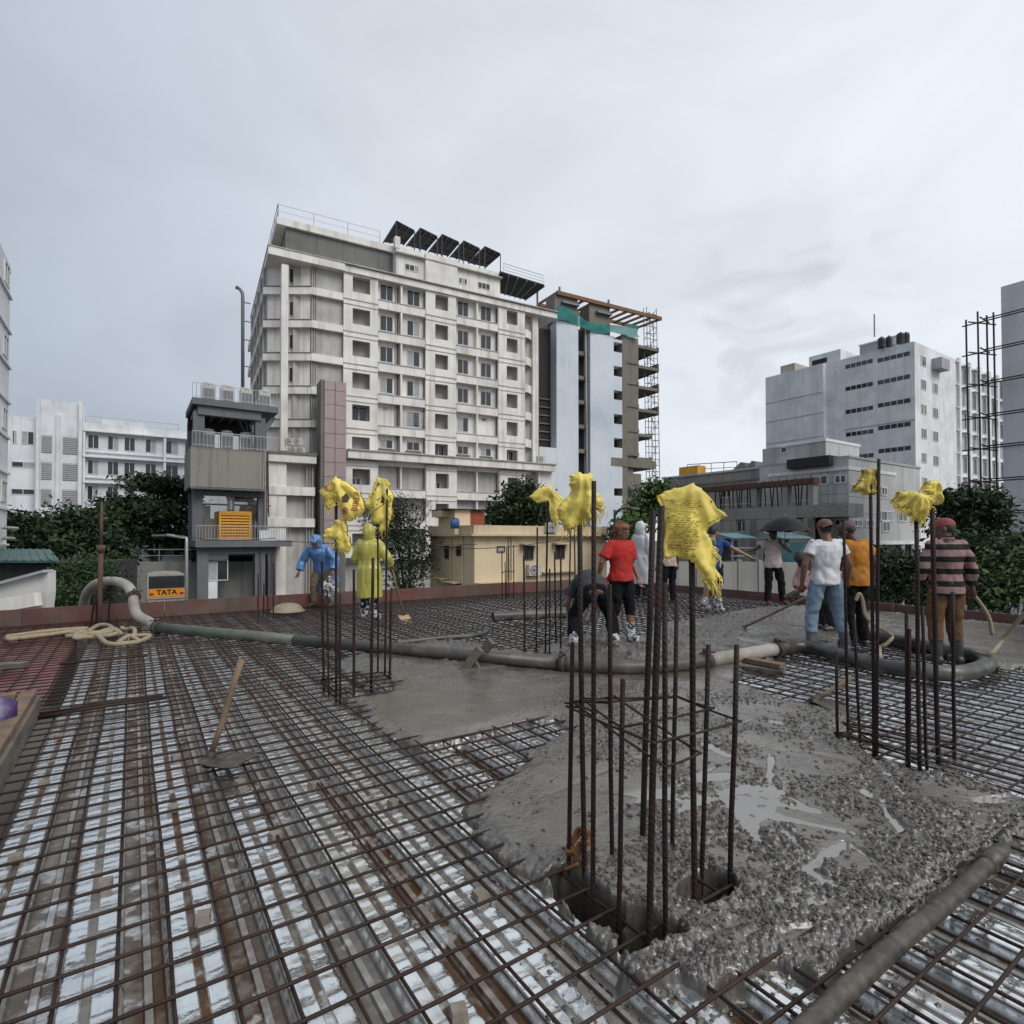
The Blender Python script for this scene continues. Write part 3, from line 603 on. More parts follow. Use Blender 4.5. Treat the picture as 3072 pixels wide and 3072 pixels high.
            for r_ in range(rows):
                x_ = -wd/2
                while x_ < wd/2:
                    l_ = rd.uniform(.006, .022)
                    if rd.random() < .72:
                        o_ = len(P); hh = size*rd.uniform(.6, 1); P += [tr(x_, -r_*gap), tr(x_+l_, -r_*gap), tr(x_+l_, -r_*gap-hh), tr(x_, -r_*gap-hh)]; fs.append((o_, o_+1, o_+2, o_+3))
                    x_ += l_+rd.uniform(.003, .008)
        v3 = conform(P); s_ = inpoly(np.array([p[0] for p in P]), np.array([p[1] for p in P]), poly); fs = [f for f in fs if min(s_[i] for i in f) > .004]
        if fs: tag(MB().add(v3, fs).build('print', m_, t), kind='stuff' if kind in ('rows', 'text') else None)
    if fringe:
        mb = MB(); n = len(poly); c_ = rd.choice([i for i in range(n) if poly[i][1] < cz]); lowz = [i for i in range(n) if poly[i][1] < cz and (abs(i-c_) < n*.14 or rd.random() < .25)]
        for k in range(fringe//2):
            i = rd.choice(lowz); p = Vector((poly[i][0], Y+rd.uniform(-.03, .02), poly[i][1])); l = rd.uniform(.25, 1.)*tail*.8; a = rd.uniform(-.8, .8)
            out_ = Vector((poly[i][0]-cx, 0, poly[i][1]-cz)).normalized()
            mb.tube([p-out_*.02, p+out_*l*.3+Vector((rd.uniform(-.01, .01), rd.uniform(-.02, .0), -l*.2)), p+out_*l*.3+Vector((a*l*.4, rd.uniform(-.03, .02), -l*.9))], [.0024, .002, .001], 3, False)
        tag(mb.build('frayed_threads', mt, t), kind='stuff')
    return t
def zo(f, pts): return [f(*p) for p in pts]
zA = sub(880, 1400, 360, 1449); zB = sub(1580, 1400, 660); zD = sub(2560, 1380, 512, 1455)
YA = barsA[2][0].y; YA2 = barsA[7][0].y; YB = barsB[2][0].y; YC = barsC[9][0].y; YD = barsD[3][0].y
DIAM = [(0, 1), (.75, .1), (.5, -.8), (-.6, -.9), (-.8, .2)]
sack('large yellow sack lettered BIRLA hanging over the left column bars', zo(zA, [(318, 298), (410, 200), (510, 122), (590, 160), (700, 235), (800, 300), (838, 400), (862, 510), (800, 580), (720, 640), (640, 662), (610, 640), (590, 560), (560, 520), (545, 405), (500, 470), (440, 530), (405, 490), (370, 390)]), YA-.03, zA(515, 150), .07, .022, 4,
     prints=[('text', zA(778, 415), .075, math.pi/2-.12, M_PRINT, 'BIRLA'), ('poly', zA(652, 385), .046, 0, M_PRINTD, DIAM), ('ring', zA(650, 540), .036, 0, M_PRINT), ('poly', zA(650, 540), .020, .2, M_PRINT, [(-1, -1), (1, -1), (1, 1), (-1, 1)]), ('ring', zA(455, 240), .05, 0, M_PRINT), ('ring', zA(455, 245), .028, 0, M_PRINT), ('rows', zA(450, 330), .008, .7, M_PRINTY, (.14, 5, .02))], fringe=40, seed=3, tail=.07)
sack('smaller yellow sack knotted below the lettered one, above the blue raincoat', zo(zA, [(500, 650), (620, 650), (660, 740), (640, 790), (690, 880), (695, 960), (690, 1000), (650, 1045), (570, 1035), (545, 960), (520, 890), (430, 880), (360, 840), (390, 770), (450, 735), (500, 720)]), YA-.02, zA(560, 660), .05, .018, 4, fringe=40, seed=5, tail=.10,
     prints=[('rows', zA(600, 850), .008, -.1, M_PRINTY, (.12, 3, .02))])
sack('tall folded yellow sack over the right bars of the left column, above the yellow raincoat', zo(zA, [(1010, 128), (1130, 150), (1175, 200), (1180, 232), (1150, 245), (1205, 340), (1195, 500), (1180, 640), (1140, 720), (1110, 770), (1060, 800), (1040, 760), (1065, 690), (930, 685), (945, 620), (930, 520), (870, 480), (855, 450), (930, 330), (980, 210)]), YA2+.05, zA(1060, 150), .08, .022, 5, fringe=40, seed=8, tail=.09,
     prints=[('rows', zA(985, 290), .022, 1.05, M_PRINTD, (.16, 1, .03)), ('text', zA(1172, 420), .05, 1.6, M_PRINTY, 'BIRLA'), ('poly', zA(1090, 395), .05, .1, M_PRINTD, [(0, 1), (.45, 0), (.2, -.9), (-.4, -.7)]), ('rows', zA(1010, 420), .010, .7, M_PRINTD, (.12, 3, .035))])
sack('yellow sack drooping to the left like a beak from a bar before the dark tree', zo(zB, [(20, 262), (100, 195), (190, 165), (240, 200), (320, 280), (330, 320), (290, 420), (280, 480), (265, 520), (230, 480), (205, 440), (195, 300), (90, 318)]), YB-.02, zB(200, 190), .05, .022, 4, fringe=14, seed=11, tail=.25)
sack('bulky yellow sack bound round the bar tops in front of the blue white tower', zo(zB, [(385, 90), (440, 58), (560, 60), (595, 110), (570, 180), (575, 210), (640, 230), (680, 310), (640, 370), (570, 390), (560, 470), (480, 500), (430, 520), (370, 590), (330, 560), (290, 470), (275, 370), (330, 290), (390, 210), (380, 150)]), barsC[1][0].y+.06, zB(480, 90), .055, .016, 6, fringe=110, seed=14, tail=.075, mt=M_SACK)
sack('big yellow sack printed with faint lines of text over the central foreground bars', zo(zB, [(1165, 255), (1265, 195), (1420, 148), (1480, 160), (1600, 270), (1748, 430), (1700, 470), (1570, 540), (1555, 560), (1600, 620), (1640, 700), (1650, 900), (1660, 1060), (1640, 1080), (1590, 1040), (1540, 970), (1490, 880), (1440, 830), (1420, 800), (1200, 790), (1205, 600), (1215, 400)]), YC-.02, zB(1430, 170), .05, .017, 5, fringe=70, seed=21, tail=.06,
     prints=[('rows', zB(1320, 300), .0038, -.05, M_PRINTY, (.14, 26, .0085)), ('rows', zB(1320, 640), .0045, -.05, M_PRINT, (.10, 4, .011)), ('rows', zB(1540, 230), .005, -.85, M_PRINTD, (.10, 1, .011)), ('rows', zB(1650, 460), .004, .45, M_PRINTD, (.08, 1, .011))])
sack('small muddy yellow sack wrapped on a bar beside the tallest right hand bar', zo(zD, [(90, 80), (140, 72), (200, 82), (205, 280), (150, 300), (85, 295), (70, 270), (0, 260), (40, 195), (75, 150)]), YD+.02, zD(140, 80), .05, .014, 7, fringe=4, seed=25, tail=.03, mt=M_SACKD)
sack('ragged yellow sack with spiky torn threads, left of the red cap', zo(zD, [(340, 340), (400, 270), (450, 255), (560, 285), (600, 300), (690, 310), (695, 350), (640, 390), (620, 440), (600, 520), (560, 545), (545, 450), (500, 490), (450, 440), (380, 420), (345, 380)]), barsD[7][0].y-.02, zD(540, 290), .05, .020, 6, fringe=150, seed=29, tail=.06)
sack('crumpled yellow sack capping the thick bar above the red cap', zo(zD, [(580, 260), (615, 200), (680, 165), (720, 195), (745, 260), (760, 310), (745, 370), (700, 385), (660, 345), (640, 295)]), barsD[9][0].y-.01, zD(680, 170), .05, .015, 6, fringe=25, seed=33, tail=.05)
# ================================================================ PUMP LINE, TOOLS, LOOSE THINGS
M_PIPE = mat('pump_pipe', (.095, .088, .076), .45, .1, var=.3, vs=4, c2=(.05, .045, .04), s2=2.0, t2=.5, streak=(.19, .172, .148), sa=.45, ss=(6, 6, 6), bump=.002, bs=40)
M_PIPEG = mat('green_pipe', (.10, .125, .095), .5, .1, var=.3, vs=4, c2=(.11, .11, .095), s2=1.6, t2=.48, bump=.002, bs=40)
M_ELB = mat('pipe_elbow_coat', (.30, .285, .25), .6, 0, var=.2, vs=4, c2=(.16, .13, .10), s2=2.2, t2=.6, bump=.002, bs=40)
M_CLAMP = mat('clamp_iron', (.06, .05, .042), .6, .3, var=.4, vs=14, bump=.003, bs=60)
M_HOSE = mat('rubber_hose', (.035, .034, .033), .38, 0, var=.3, vs=6, c2=(.12, .115, .105), s2=2.4, t2=.56, bump=.002, bs=30)
M_WOOD = mat('weathered_wood', (.20, .135, .085), .75, 0, var=.3, vs=8, c2=(.12, .085, .06), s2=3, bump=.002, bs=50)
M_GWOOD = mat('grey_timber', (.15, .125, .10), .8, 0, var=.3, vs=8, c2=(.09, .08, .07), s2=3, bump=.003, bs=50)
def gz(p, z=.085): return G(p[0], p[1], z)
pipe = thing('pump_pipe', 'long concrete pump pipe running across the deck from the left arch to the black hose', 'pipe', gz((680, 1217)).xy.to_3d())
RP = .074
pA = gz((297, 1184)); pB = gz((1062, 1253)); pC = gz((1332, 1247)); pD = gz((1466, 1224))
mid = pA+(pB-pA)*.42
MB().tube([pA, mid], RP, 16).build('green_section', M_PIPEG, pipe, True)
MB().tube([mid, pB], RP, 16).build('grey_section', M_PIPE, pipe, True)
MB().tube(catmull([pB, gz((1160, 1259)), gz((1250, 1256)), pC], 6), RP*1.03, 16).build('grey_section', M_PIPE, pipe, True)
MB().tube(catmull([pC, gz((1400, 1236)), pD], 5), RP*1.05, 16).build('grey_section', M_ELB, pipe, True)
arch = [(1390, 1448, 8.75), (1290, 1392, 8.85), (1252, 1300, 8.95), (1245, 1215, 9.05), (1205, 1130, 9.2), (1125, 1083, 9.4), (1020, 1070, 9.65), (900, 1095, 9.95), (822, 1170, 10.15), (788, 1260, 10.3), (775, 1350, 10.4), (772, 1520, 10.45), (770, 1900, 10.5)]
ap_ = [pA]+[At(*z4(a, b), y) for a, b, y in arch]
MB().tube(catmull(ap_[:5], 6), [.074]*25, 16).build('lower_elbow', M_ELB, pipe, True)
MB().tube(catmull(ap_[4:], 6), .078, 16).build('upper_elbow', M_ELB, pipe, True)
def clamp(c, d, r=.09):
    d = d.normalized(); mb = MB(); mb.tube([c-d*.035, c-d*.03, c+d*.03, c+d*.035], [r*.9, r*1.14, r*1.14, r*.9], 16)
    x = d.cross(Vector((0, 0, 1))).normalized(); up = x.cross(d)
    mb.obox(c+up*(r*1.0)-x*.02-d*.03, x*.05, up*.05, d*.06); mb.beam(c+up*(r*1.25), c+up*(r*1.3)+x*.12, .018); mb.obox(c-up*(r*1.5)-x*.03-d*.03, x*.06, up*.06, d*.06)
    mb.build('coupling', M_CLAMP, pipe, True, True)
clamp(pA, pB-pA); clamp(pB, pB-pA, .086); clamp(pC, pD-pC, .088); clamp(ap_[4], ap_[5]-ap_[3], .092); clamp(gz((1466, 1225)), pD-pC, .085)
hp = zo(zd, [(150, 1440), (280, 1425), (400, 1432), (570, 1478), (760, 1528), (900, 1565), (1200, 1605), (1440, 1618), (1600, 1590), (1668, 1545), (1620, 1500), (1480, 1468), (1250, 1420), (1000, 1372), (850, 1345), (740, 1330), (620, 1322)])
HPT = catmull([gz(p, .085) for p in hp], 7)
hose = thing('rubber_hose', 'thick black rubber hose looping back in a U on the right of the deck', 'hose', HPT[30].xy.to_3d())
MB().tube(HPT, .082, 16).build('hose_body', M_HOSE, hose, True)
MB().tube([HPT[0]+(HPT[0]-HPT[4])*.2, HPT[5]], .092, 16).build('end_ferrule', M_CLAMP, hose, True)
def polyth(name, label, cat, path, r, m, n=8, res=6):
    P = catmull(path, res); return tag(MB().tube(P, r, n).build(name, m, None, True), label, cat)
polyth('hand_rope', 'pale rope tied to the black hose and pulled to the right edge', 'rope', [G(*zd(1560, 1455), .12), G(*zd(1680, 1480), .19), At(*zd(1780, 1370), 6.3), At(*zd(1932, 1190), 6.0), At(*zd(2100, 1000), 5.7)], .022, mat('rope', (.30, .25, .165), .9, var=.3, vs=30, bump=.004, bs=90))
M_ROPE = MATS['rope']
hg = [(1600, 1880), (1690, 1760), (1750, 1700), (1830, 1640), (1898, 1590)]
hosef = thing('grout_hose', 'mud coated grey hose lying diagonally across the lower right corner', 'hose', G(1700, 1770))
M_MUDH = mat('mud_coated_hose', (.036, .030, .024), .45, 0, var=.45, vs=26, c2=(.085, .073, .058), s2=16, t2=.54, bump=.005, bs=130)
P = [G(1440, 2012, .042), G(1530, 1932, .042), G(1620, 1846, .042), G(1700, 1774, .042), G(1795, 1694, .042), G(1862, 1632, .04), G(1886, 1608, .026)]
MB().tube(catmull(P, 6), .032, 14).build('hose_body', M_MUDH, hosef, True)
MB().tube([P[-2], P[-1], P[-1]+(P[-1]-P[-2])*.5], [.038, .036, .02], 12).build('hose_tip', M_MUDH, hosef, True)
# loose pipe and vibrator hose in the back
lp = thing('loose_pipe', 'short loose pipe lying on the mesh behind the middle column bars', 'pipe', G(1000, 1166))
a = G(930, 1163, .09); b = G(1085, 1156, .09); MB().tube([a, b], .085, 14, False).build('pipe_wall', M_PIPE, lp, True); MB().tube([a+(b-a)*.01, a+(b-a)*.2], .074, 14, True).build('bore_dark_plug', M_DARK, lp, True)  # a dark plug paints the shade inside the hollow end
polyth('vibrator_hose', 'thin black vibrator hose lying on the wet concrete in the middle distance', 'hose', [G(*za(930, 1400), .05), G(*za(1100, 1380), .05), G(*za(1300, 1360), .05), G(*za(1540, 1338), .05), G(*za(1610, 1300), .05)], .030, M_HOSE)
# trestle under the pipe and blocks under the coupling
tr_ = thing('pipe_trestle', 'small grey timber trestle propping up the pump pipe in the wet concrete', 'trestle', G(900, 1272))
MB().beam(G(*za(1420, 1605), .0), At(*za(1545, 1440), 6.1), .05, .09).build('leg', M_GWOOD, tr_, fix=True)
MB().beam(G(*za(1530, 1600), .0), At(*za(1480, 1500), 6.2), .05, .07).build('leg', M_GWOOD, tr_, fix=True)
MB().beam(At(*za(1580, 1450), 6.35), At(*za(1630, 1385), 6.3), .06, .09).build('leg', M_GWOOD, tr_, fix=True)
MB().beam(G(*za(1420, 1612), .01), G(*za(1720, 1580), .01), .10, .05).build('base_plank', M_GWOOD, tr_, fix=True)
tb = thing('timber_packing', 'two stacked timber blocks under the pump pipe end', 'timber', G(1435, 1268))
zw = sub(2180, 1500, 480, 1656)
MB().beam(G(*zw(150, 1640), .05), G(*zw(580, 1720), .05), .12, .05).build('upper_block', M_WOOD, tb, fix=True); MB().beam(G(*zw(60, 1720), -.02), G(*zw(600, 1790), -.02), .14, .07).build('lower_block', M_GWOOD, tb, fix=True)
# hoes
def hoe(label, h0, h1, blade, lift):
    t = thing('hoe', label, 'hoe', (h0.x, h0.y, 0), group='long handled hoes')
    MB().tube([h0, h0*.66+h1*.34+Vector((.006, 0, 0)), h0*.3+h1*.7, h1], [.019, .018, .019, .021], 10).build('handle', M_WOOD, t, True)
    d = (h1-h0).normalized(); MB().tube([h0-d*.05, h0+d*.05], .030, 10).build('socket', M_CLAMP, t, True)
    bv = Vector(blade); L_ = bv.length; bd = bv/L_; side = bd.cross(Vector(lift)).normalized(); nr = side.cross(bd)
    rows = []
    for i in range(9):
        f = i/8; wd = .075+.055*math.sin(min(1, f*1.6)*math.pi/2); 
        if f > .8: wd *= (1-(f-.8)*1.6)
        rows.append([h0+bd*(L_*f)+side*(wd*(k/6*2-1))+nr*(.018*(1-(k/6*2-1)**2)-.03*f*f) for k in range(7)])
    P_ = np.array([[tuple(q) for q in r] for r in rows]); mb = MB(); mb.grid(P_); mb.grid(P_-np.array(tuple(nr))*.006)
    mb.build('blade', M_MUDH, t, True); return t
hb = G(395, 1432, .03); hoe('hoe with wooden handle standing upright on the mesh at the left', hb, At(456, 1244, 3.72), G(470, 1428, .09)-hb, (0, 0, 1))
hb = G(1537, 1320, .05); hoe('hoe with orange wooden handle lying behind the right column bars', hb, At(1606, 1278, 4.9), G(1604, 1338, .02)-hb, (0, 0, 1))
hb = G(1402, 1184, .06); HOE3 = hoe('muddy hoe pulled through the concrete by the stooping worker', hb, At(1540, 1118, 8.2), At(1404, 1196, 8.55)-hb+Vector((.0, -.05, -.02)), (0, -1, .3))
# upturned pan
c = G(543, 1155); t = thing('mortar_pan', 'upturned pale mortar pan resting by the far board left of the blue raincoat', 'pan', c)
rp = [(.30, .0), (.305, .012), (.285, .02), (.26, .07), (.21, .12), (.12, .15), (.02, .155)]
MB().loft([[c+Vector((r*math.cos(k*math.pi/12), r*math.sin(k*math.pi/12), z+.02)) for k in range(24)] for r, z in rp]).build('bowl', mat('pan_steel', (.27, .225, .16), .6, .1, var=.25, vs=8), t, True)
rg_ = MB().tube([c+Vector((.305*math.cos(k*math.pi/12), .305*math.sin(k*math.pi/12), .025)) for k in range(25)], .012, 6).build('rim', MATS['pan_steel'], t, True)
# rope heap
R1 = [(60, 1590), (200, 1570), (380, 1545), (560, 1528), (780, 1512), (800, 1520), (640, 1545), (420, 1575), (200, 1600), (70, 1605), (120, 1612), (330, 1580), (600, 1560), (760, 1560), (900, 1575), (960, 1620), (1000, 1650), (1080, 1660), (1180, 1650), (1280, 1640), (1380, 1600), (1390, 1575), (1280, 1580), (1190, 1590), (1110, 1640)]
R2 = [(620, 1585), (760, 1580), (900, 1560), (1030, 1545), (1050, 1510), (1000, 1480), (930, 1480), (870, 1510), (840, 1545), (950, 1560), (1060, 1530), (1130, 1560), (1060, 1510), (1000, 1525), (900, 1550), (760, 1545), (700, 1600), (860, 1590), (1000, 1580), (1090, 1560)]
R3 = [(1130, 1505), (1180, 1520), (1240, 1510), (1262, 1545), (1230, 1600), (1180, 1615), (1200, 1580), (1300, 1625)]
rt = thing('rope_heap', 'loose heap of thick pale rope on the deck by the far left board', 'rope', G(*z4(900, 1560)))
for R_ in (R1, R2, R3):
    pts = [G(*z4(*p), .035+random.uniform(-.01, .03)) for p in R_]; MB().tube(catmull(pts, 6), .030, 8).build('strand', M_ROPE, rt, True)
# thick rods and a plank on the left mesh
zl = sub(0, 1500, 800)
for (p0, p1, lb) in (((230, 1580), (1210, 1432), 'long thick rod resting on the mesh, front one of the left pair'), ((250, 1555), (1180, 1418), 'thick rod beside the front rod on the left mesh'), ((430, 1190), (1070, 1128), 'shorter thick rod on the mesh nearer the rope heap')):
    a = G(*zl(*p0), .02); b = G(*zl(*p1), .02); o = tag(MB().tube([a, (a+b)/2+Vector((0, .01, .004)), b], .014, 8).build('loose_rod', M_RUST, None, True), lb, 'steel rod', 'thick rods lying on the left mesh')
a = G(*zl(-60, 1205), .04); b = G(*zl(190, 1192), .04); tag(MB().beam(a, b, .14, .05).build('plank', M_GWOOD, None, fix=True), 'grey plank end lying on the red forms at the left edge', 'plank')
# timber box round the floor opening at the left edge
bx = thing('timber_box', 'weathered timber box around a floor opening at the left edge', 'formwork box', UV(4.3, -.9))
u0, u1, v0, v1, hh = 2.9, 6.05, -1.75, -.63, .175
for (a, b, w) in ((UV(u0, v1), UV(u1, v1), .045), (UV(u0, v0), UV(u1, v0), .045)):
    for k in range(2):
        MB().beam(a+Vector((0, 0, .015+k*.088)), b+Vector((0, 0, .015+k*.088)), w*(1-.1*k), .085).build('side_board', M_GWOOD, bx, fix=True)
for u in (u0+.02, u1-.02, (u0+u1)/2+.5): MB().beam(UV(u, v0+.03, .05), UV(u, v1-.03, .05), .05, .16).build('end_board', M_GWOOD, bx, fix=True)
MB().beam(UV(u0, v1-.055, hh), UV(u1-.0, v1-.055, hh), .10, .045).build('top_rail', M_WOOD, bx, fix=True)
MB().beam(UV(u1-.12, v0, hh+.02), UV(u1-.12, v1-.12, hh+.02), .10, .045).build('cross_rail', M_WOOD, bx, fix=True)
MB().obox(UV(u0, v0, -.034), D1*(u1-u0), D2*(v1-v0), (0, 0, .02)).build('opening_dark_sheet', M_DARK, bx, fix=True)  # dark sheet at deck level paints the shade inside the opening
pp = UV(5.35, -.98, .02); mb = MB(); mb.ell(pp+Vector((0, 0, .12)), (.34, .26, .24), 18, 12)
for a_ in mb.v:
    a_ += (np.array([[noise.noise(Vector(p)*9) for _ in (0,)]*3 for p in a_])*.05)
tag(mb.build('purple_sack', mat('purple_plastic', (.06, .035, .12), .4, var=.4, vs=6, c2=(.30, .28, .33), s2=3, t2=.6), None, True), 'crumpled purple and white plastic sack in the timber box', 'sack')
# ================================================================ BUILDINGS
GZ = -4.3
class Fac:
    def __init__(s, O, d, n): s.O = Vector((O[0], O[1], 0)); s.d = Vector((d[0], d[1], 0)).normalized(); s.n = Vector((n[0], n[1], 0)).normalized()
    def sz(s, p, o=0.):
        r = ray(*p); O = s.O+s.n*o; c = Vector((0, 0, CAMZ)); t = (O-c).dot(s.n)/r.dot(s.n); q = c+r*t
        return (q-s.O).dot(s.d), q.z
    def s(s, p, o=0.): return s.sz(p, o)[0]
    def z(s, p, o=0.): return s.sz(p, o)[1]
    def P(s, a, o, z): return s.O+s.d*a+s.n*o+Vector((0, 0, z))
    def box(s, mb, s0, s1, z0, z1, o0, o1): mb.obox(s.P(s0, o0, z0), s.d*(s1-s0), s.n*(o1-o0), (0, 0, z1-z0)); return mb
    def hole(s, mb, s0, s1, z0, z1, o0, o1, h):
        a, b, c, e = h
        if a > s0: s.box(mb, s0, a, z0, z1, o0, o1)
        if b < s1: s.box(mb, b, s1, z0, z1, o0, o1)
        if c > z0: s.box(mb, a, b, z0, c, o0, o1)
        if e < z1: s.box(mb, a, b, e, z1, o0, o1)
M_GLASS = mat('window_glass', (.03, .035, .04), .08, 0, var=.3, vs=1.2, spec=.7)
M_FRAME = mat('window_frame', (.62, .62, .60), .5, 0, var=.05)
M_CURT = mat('curtain', (.35, .37, .38), .8, 0, var=.2, vs=2)
def window(f, parent, s0, s1, z0, z1, o, panes=2, fr=.06, m=None, name='window', rec=.0, mf=None):
    mb = MB(); f.hole(mb, s0, s1, z0, z1, o, o+.06, (s0+fr, s1-fr, z0+fr, z1-fr)); w = (s1-s0)/panes
    for i in range(1, panes): f.box(mb, s0+i*w-fr*.5, s0+i*w+fr*.5, z0+fr, z1-fr, o+.001, o+.058)
    wo = mb.build(name, mf or M_FRAME, parent, fix=True)
    for i in range(panes):
        pm = m or (M_CURT if random.random() < .2 else M_GLASS)
        f.box(MB(), s0+i*w+fr*.5, s0+(i+1)*w-fr*.5, z0+fr, z1-fr, o+.012+.012*(i % 2), o+.022+.012*(i % 2)).build('pane', pm, wo, fix=True)
    return wo
def part(f, parent, name, m, *boxes):
    mb = MB()
    for b in boxes: f.box(mb, *b)
    return mb.build(name, m, parent, fix=True)
M_AC = mat('ac_casing', (.50, .49, .45), .6, 0, var=.12, vs=5, streak=(.22, .18, .14), sa=.4)
def ac_unit(p, d, n, label, w=.8, h=.6, dp=.3, group='air conditioner units'):
    d = Vector(d); n = Vector(n); t = thing('ac_unit', label, 'air conditioner', p, group=group); p = Vector(p)
    MB().obox(p-d*w/2, d*w, n*dp, (0, 0, h)).build('casing', M_AC, t, fix=True)
    c = p+n*(dp+.01)+Vector((0, 0, h/2))-d*w*.12; mb = MB(); r = h*.40
    mb.tube([c+(d*math.cos(a)+Vector((0, 0, math.sin(a))))*r for a in [k*math.pi/8 for k in range(17)]], .018, 5)
    for k in range(4): a = k*math.pi/4; e = (d*math.cos(a)+Vector((0, 0, math.sin(a))))*r; mb.tube([c-e, c+e], .012, 4)
    mb.build('fan_guard', M_CLAMP, t)
    MB().obox(p-d*w*.45, d*.06, n*dp, (0, 0, -.06)).build('foot', M_CLAMP, t, fix=True); return t
def railing(path, h, parent, m, step=.35, r=.022, name='railing', mids=0):
    mb = MB()
    for a, b in zip(path[:-1], path[1:]):
        a = Vector(a); b = Vector(b); up = Vector((0, 0, h)); mb.beam(a+up, b+up, r*2.2); n = max(1, int((b-a).length/step))
        for k in range(mids): q = up*((k+1)/(mids+1)); mb.beam(a+q, b+q, r*1.6)
        for i in range(n+1): q = a+(b-a)*(i/n); mb.beam(q, q+up, r*1.6)
        if not mids: mb.beam(a+up*.12, b+up*.12, r*1.8)
    return mb.build(name, m, parent)
def wallm(name, c, st=(.22, .2, .17), sa=.5, **k):
    a = dict(var=.10, vs=.5, c2=tuple(q*.8 for q in c), s2=.35, t2=.55, streak=st, sa=sa, ss=(1.6, 1.6, .10), st=.50, bump=.004, bs=6); a.update(k); return mat(name, c, .85, **a)
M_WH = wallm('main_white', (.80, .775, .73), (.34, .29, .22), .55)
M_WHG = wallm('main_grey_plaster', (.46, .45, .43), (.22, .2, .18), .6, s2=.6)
M_GREYC = wallm('main_top_grey', (.17, .17, .16), (.08, .08, .075), .6)
M_PINK = mat('pink_granite', (.36, .285, .28), .45, 0, var=.12, vs=2, c2=(.32, .25, .245), s2=.5)
M_PIPEW = mat('drain_pipe', (.40, .38, .36), .6, 0, var=.2, streak=(.2, .12, .08), sa=.6)
M_STEEL = mat('grey_steel', (.16, .165, .175), .5, .3, var=.15)
M_LITE = mat('galv_rail', (.45, .46, .47), .45, .3, var=.1)
zm = sub(700, 600, 1000)
FM = Fac((-14.75, 55), (1.80, 1), (1, -1.80))
main = thing('apartment_tower', 'tall off white apartment block with rows of recessed windows and solar panels on its roof', 'building', FM.P(8, -6, GZ))
ms = lambda x, y=1000, o=0.: FM.s(zm(x, y), o)
zz = lambda y, x=740, o=0.: FM.z(zm(x, y), o)
c0 = zz(494); c6 = zz(1606); PH = (c0-c6)/6; cz_ = [c0-k*PH for k in range(9)]; OH = PH*.245
ztop = c0+PH*.345; sL = ms(485); sR = ms(1745)
zpod = cz_[5]-PH*.46
DEP = 20.
# core behind the loggias
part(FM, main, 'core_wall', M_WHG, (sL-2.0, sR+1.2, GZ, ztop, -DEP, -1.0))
piers = [(638, 838, 690, 792), (1115, 1292, 1170, 1245), (1537, 1690, 1585, 1648)]
for (x0, x1, a, b) in piers:
    S0, S1, A, B = ms(x0), ms(x1), ms(a), ms(b); mb = MB()
    for k in range(9):
        z0 = cz_[k]-PH/2; z1 = cz_[k]+PH/2 if k else ztop
        o = 0. if k < 6 else .22
        FM.hole(mb, S0, S1, z0, z1, -.28, o, (A, B, cz_[k]-OH, cz_[k]+OH))
    mb.build('pier_wall', M_WH, main, fix=True)
    # ledge lines between storeys
    for k in range(9):
        for dz, w in ((PH*.5, .05), (PH*.34, .035)):
            o = 0. if k < 6 else .22
            part(FM, main, 'ledge', M_WHG, (S0-.02, S1+.02, cz_[k]+dz-w, cz_[k]+dz+w, o-.01, o+.05))
    for k in (4, 5, 6, 7):
        if (x0 == 638 and k in (4, 6)) or (x0 == 1115 and k in (5, 6)) or (x0 == 1537 and k in (5, 6)): window(FM, main, A+.1, B-.1 if k < 6 else (A+B)/2+.2, cz_[k]-OH+.05, cz_[k]+(OH if k < 6 else 0), -.9, 2)
rec = [(840, 1113, [(848, 925), (1005, 1080)], 975), (1294, 1535, [(1298, 1362), (1432, 1494)], 1415)]
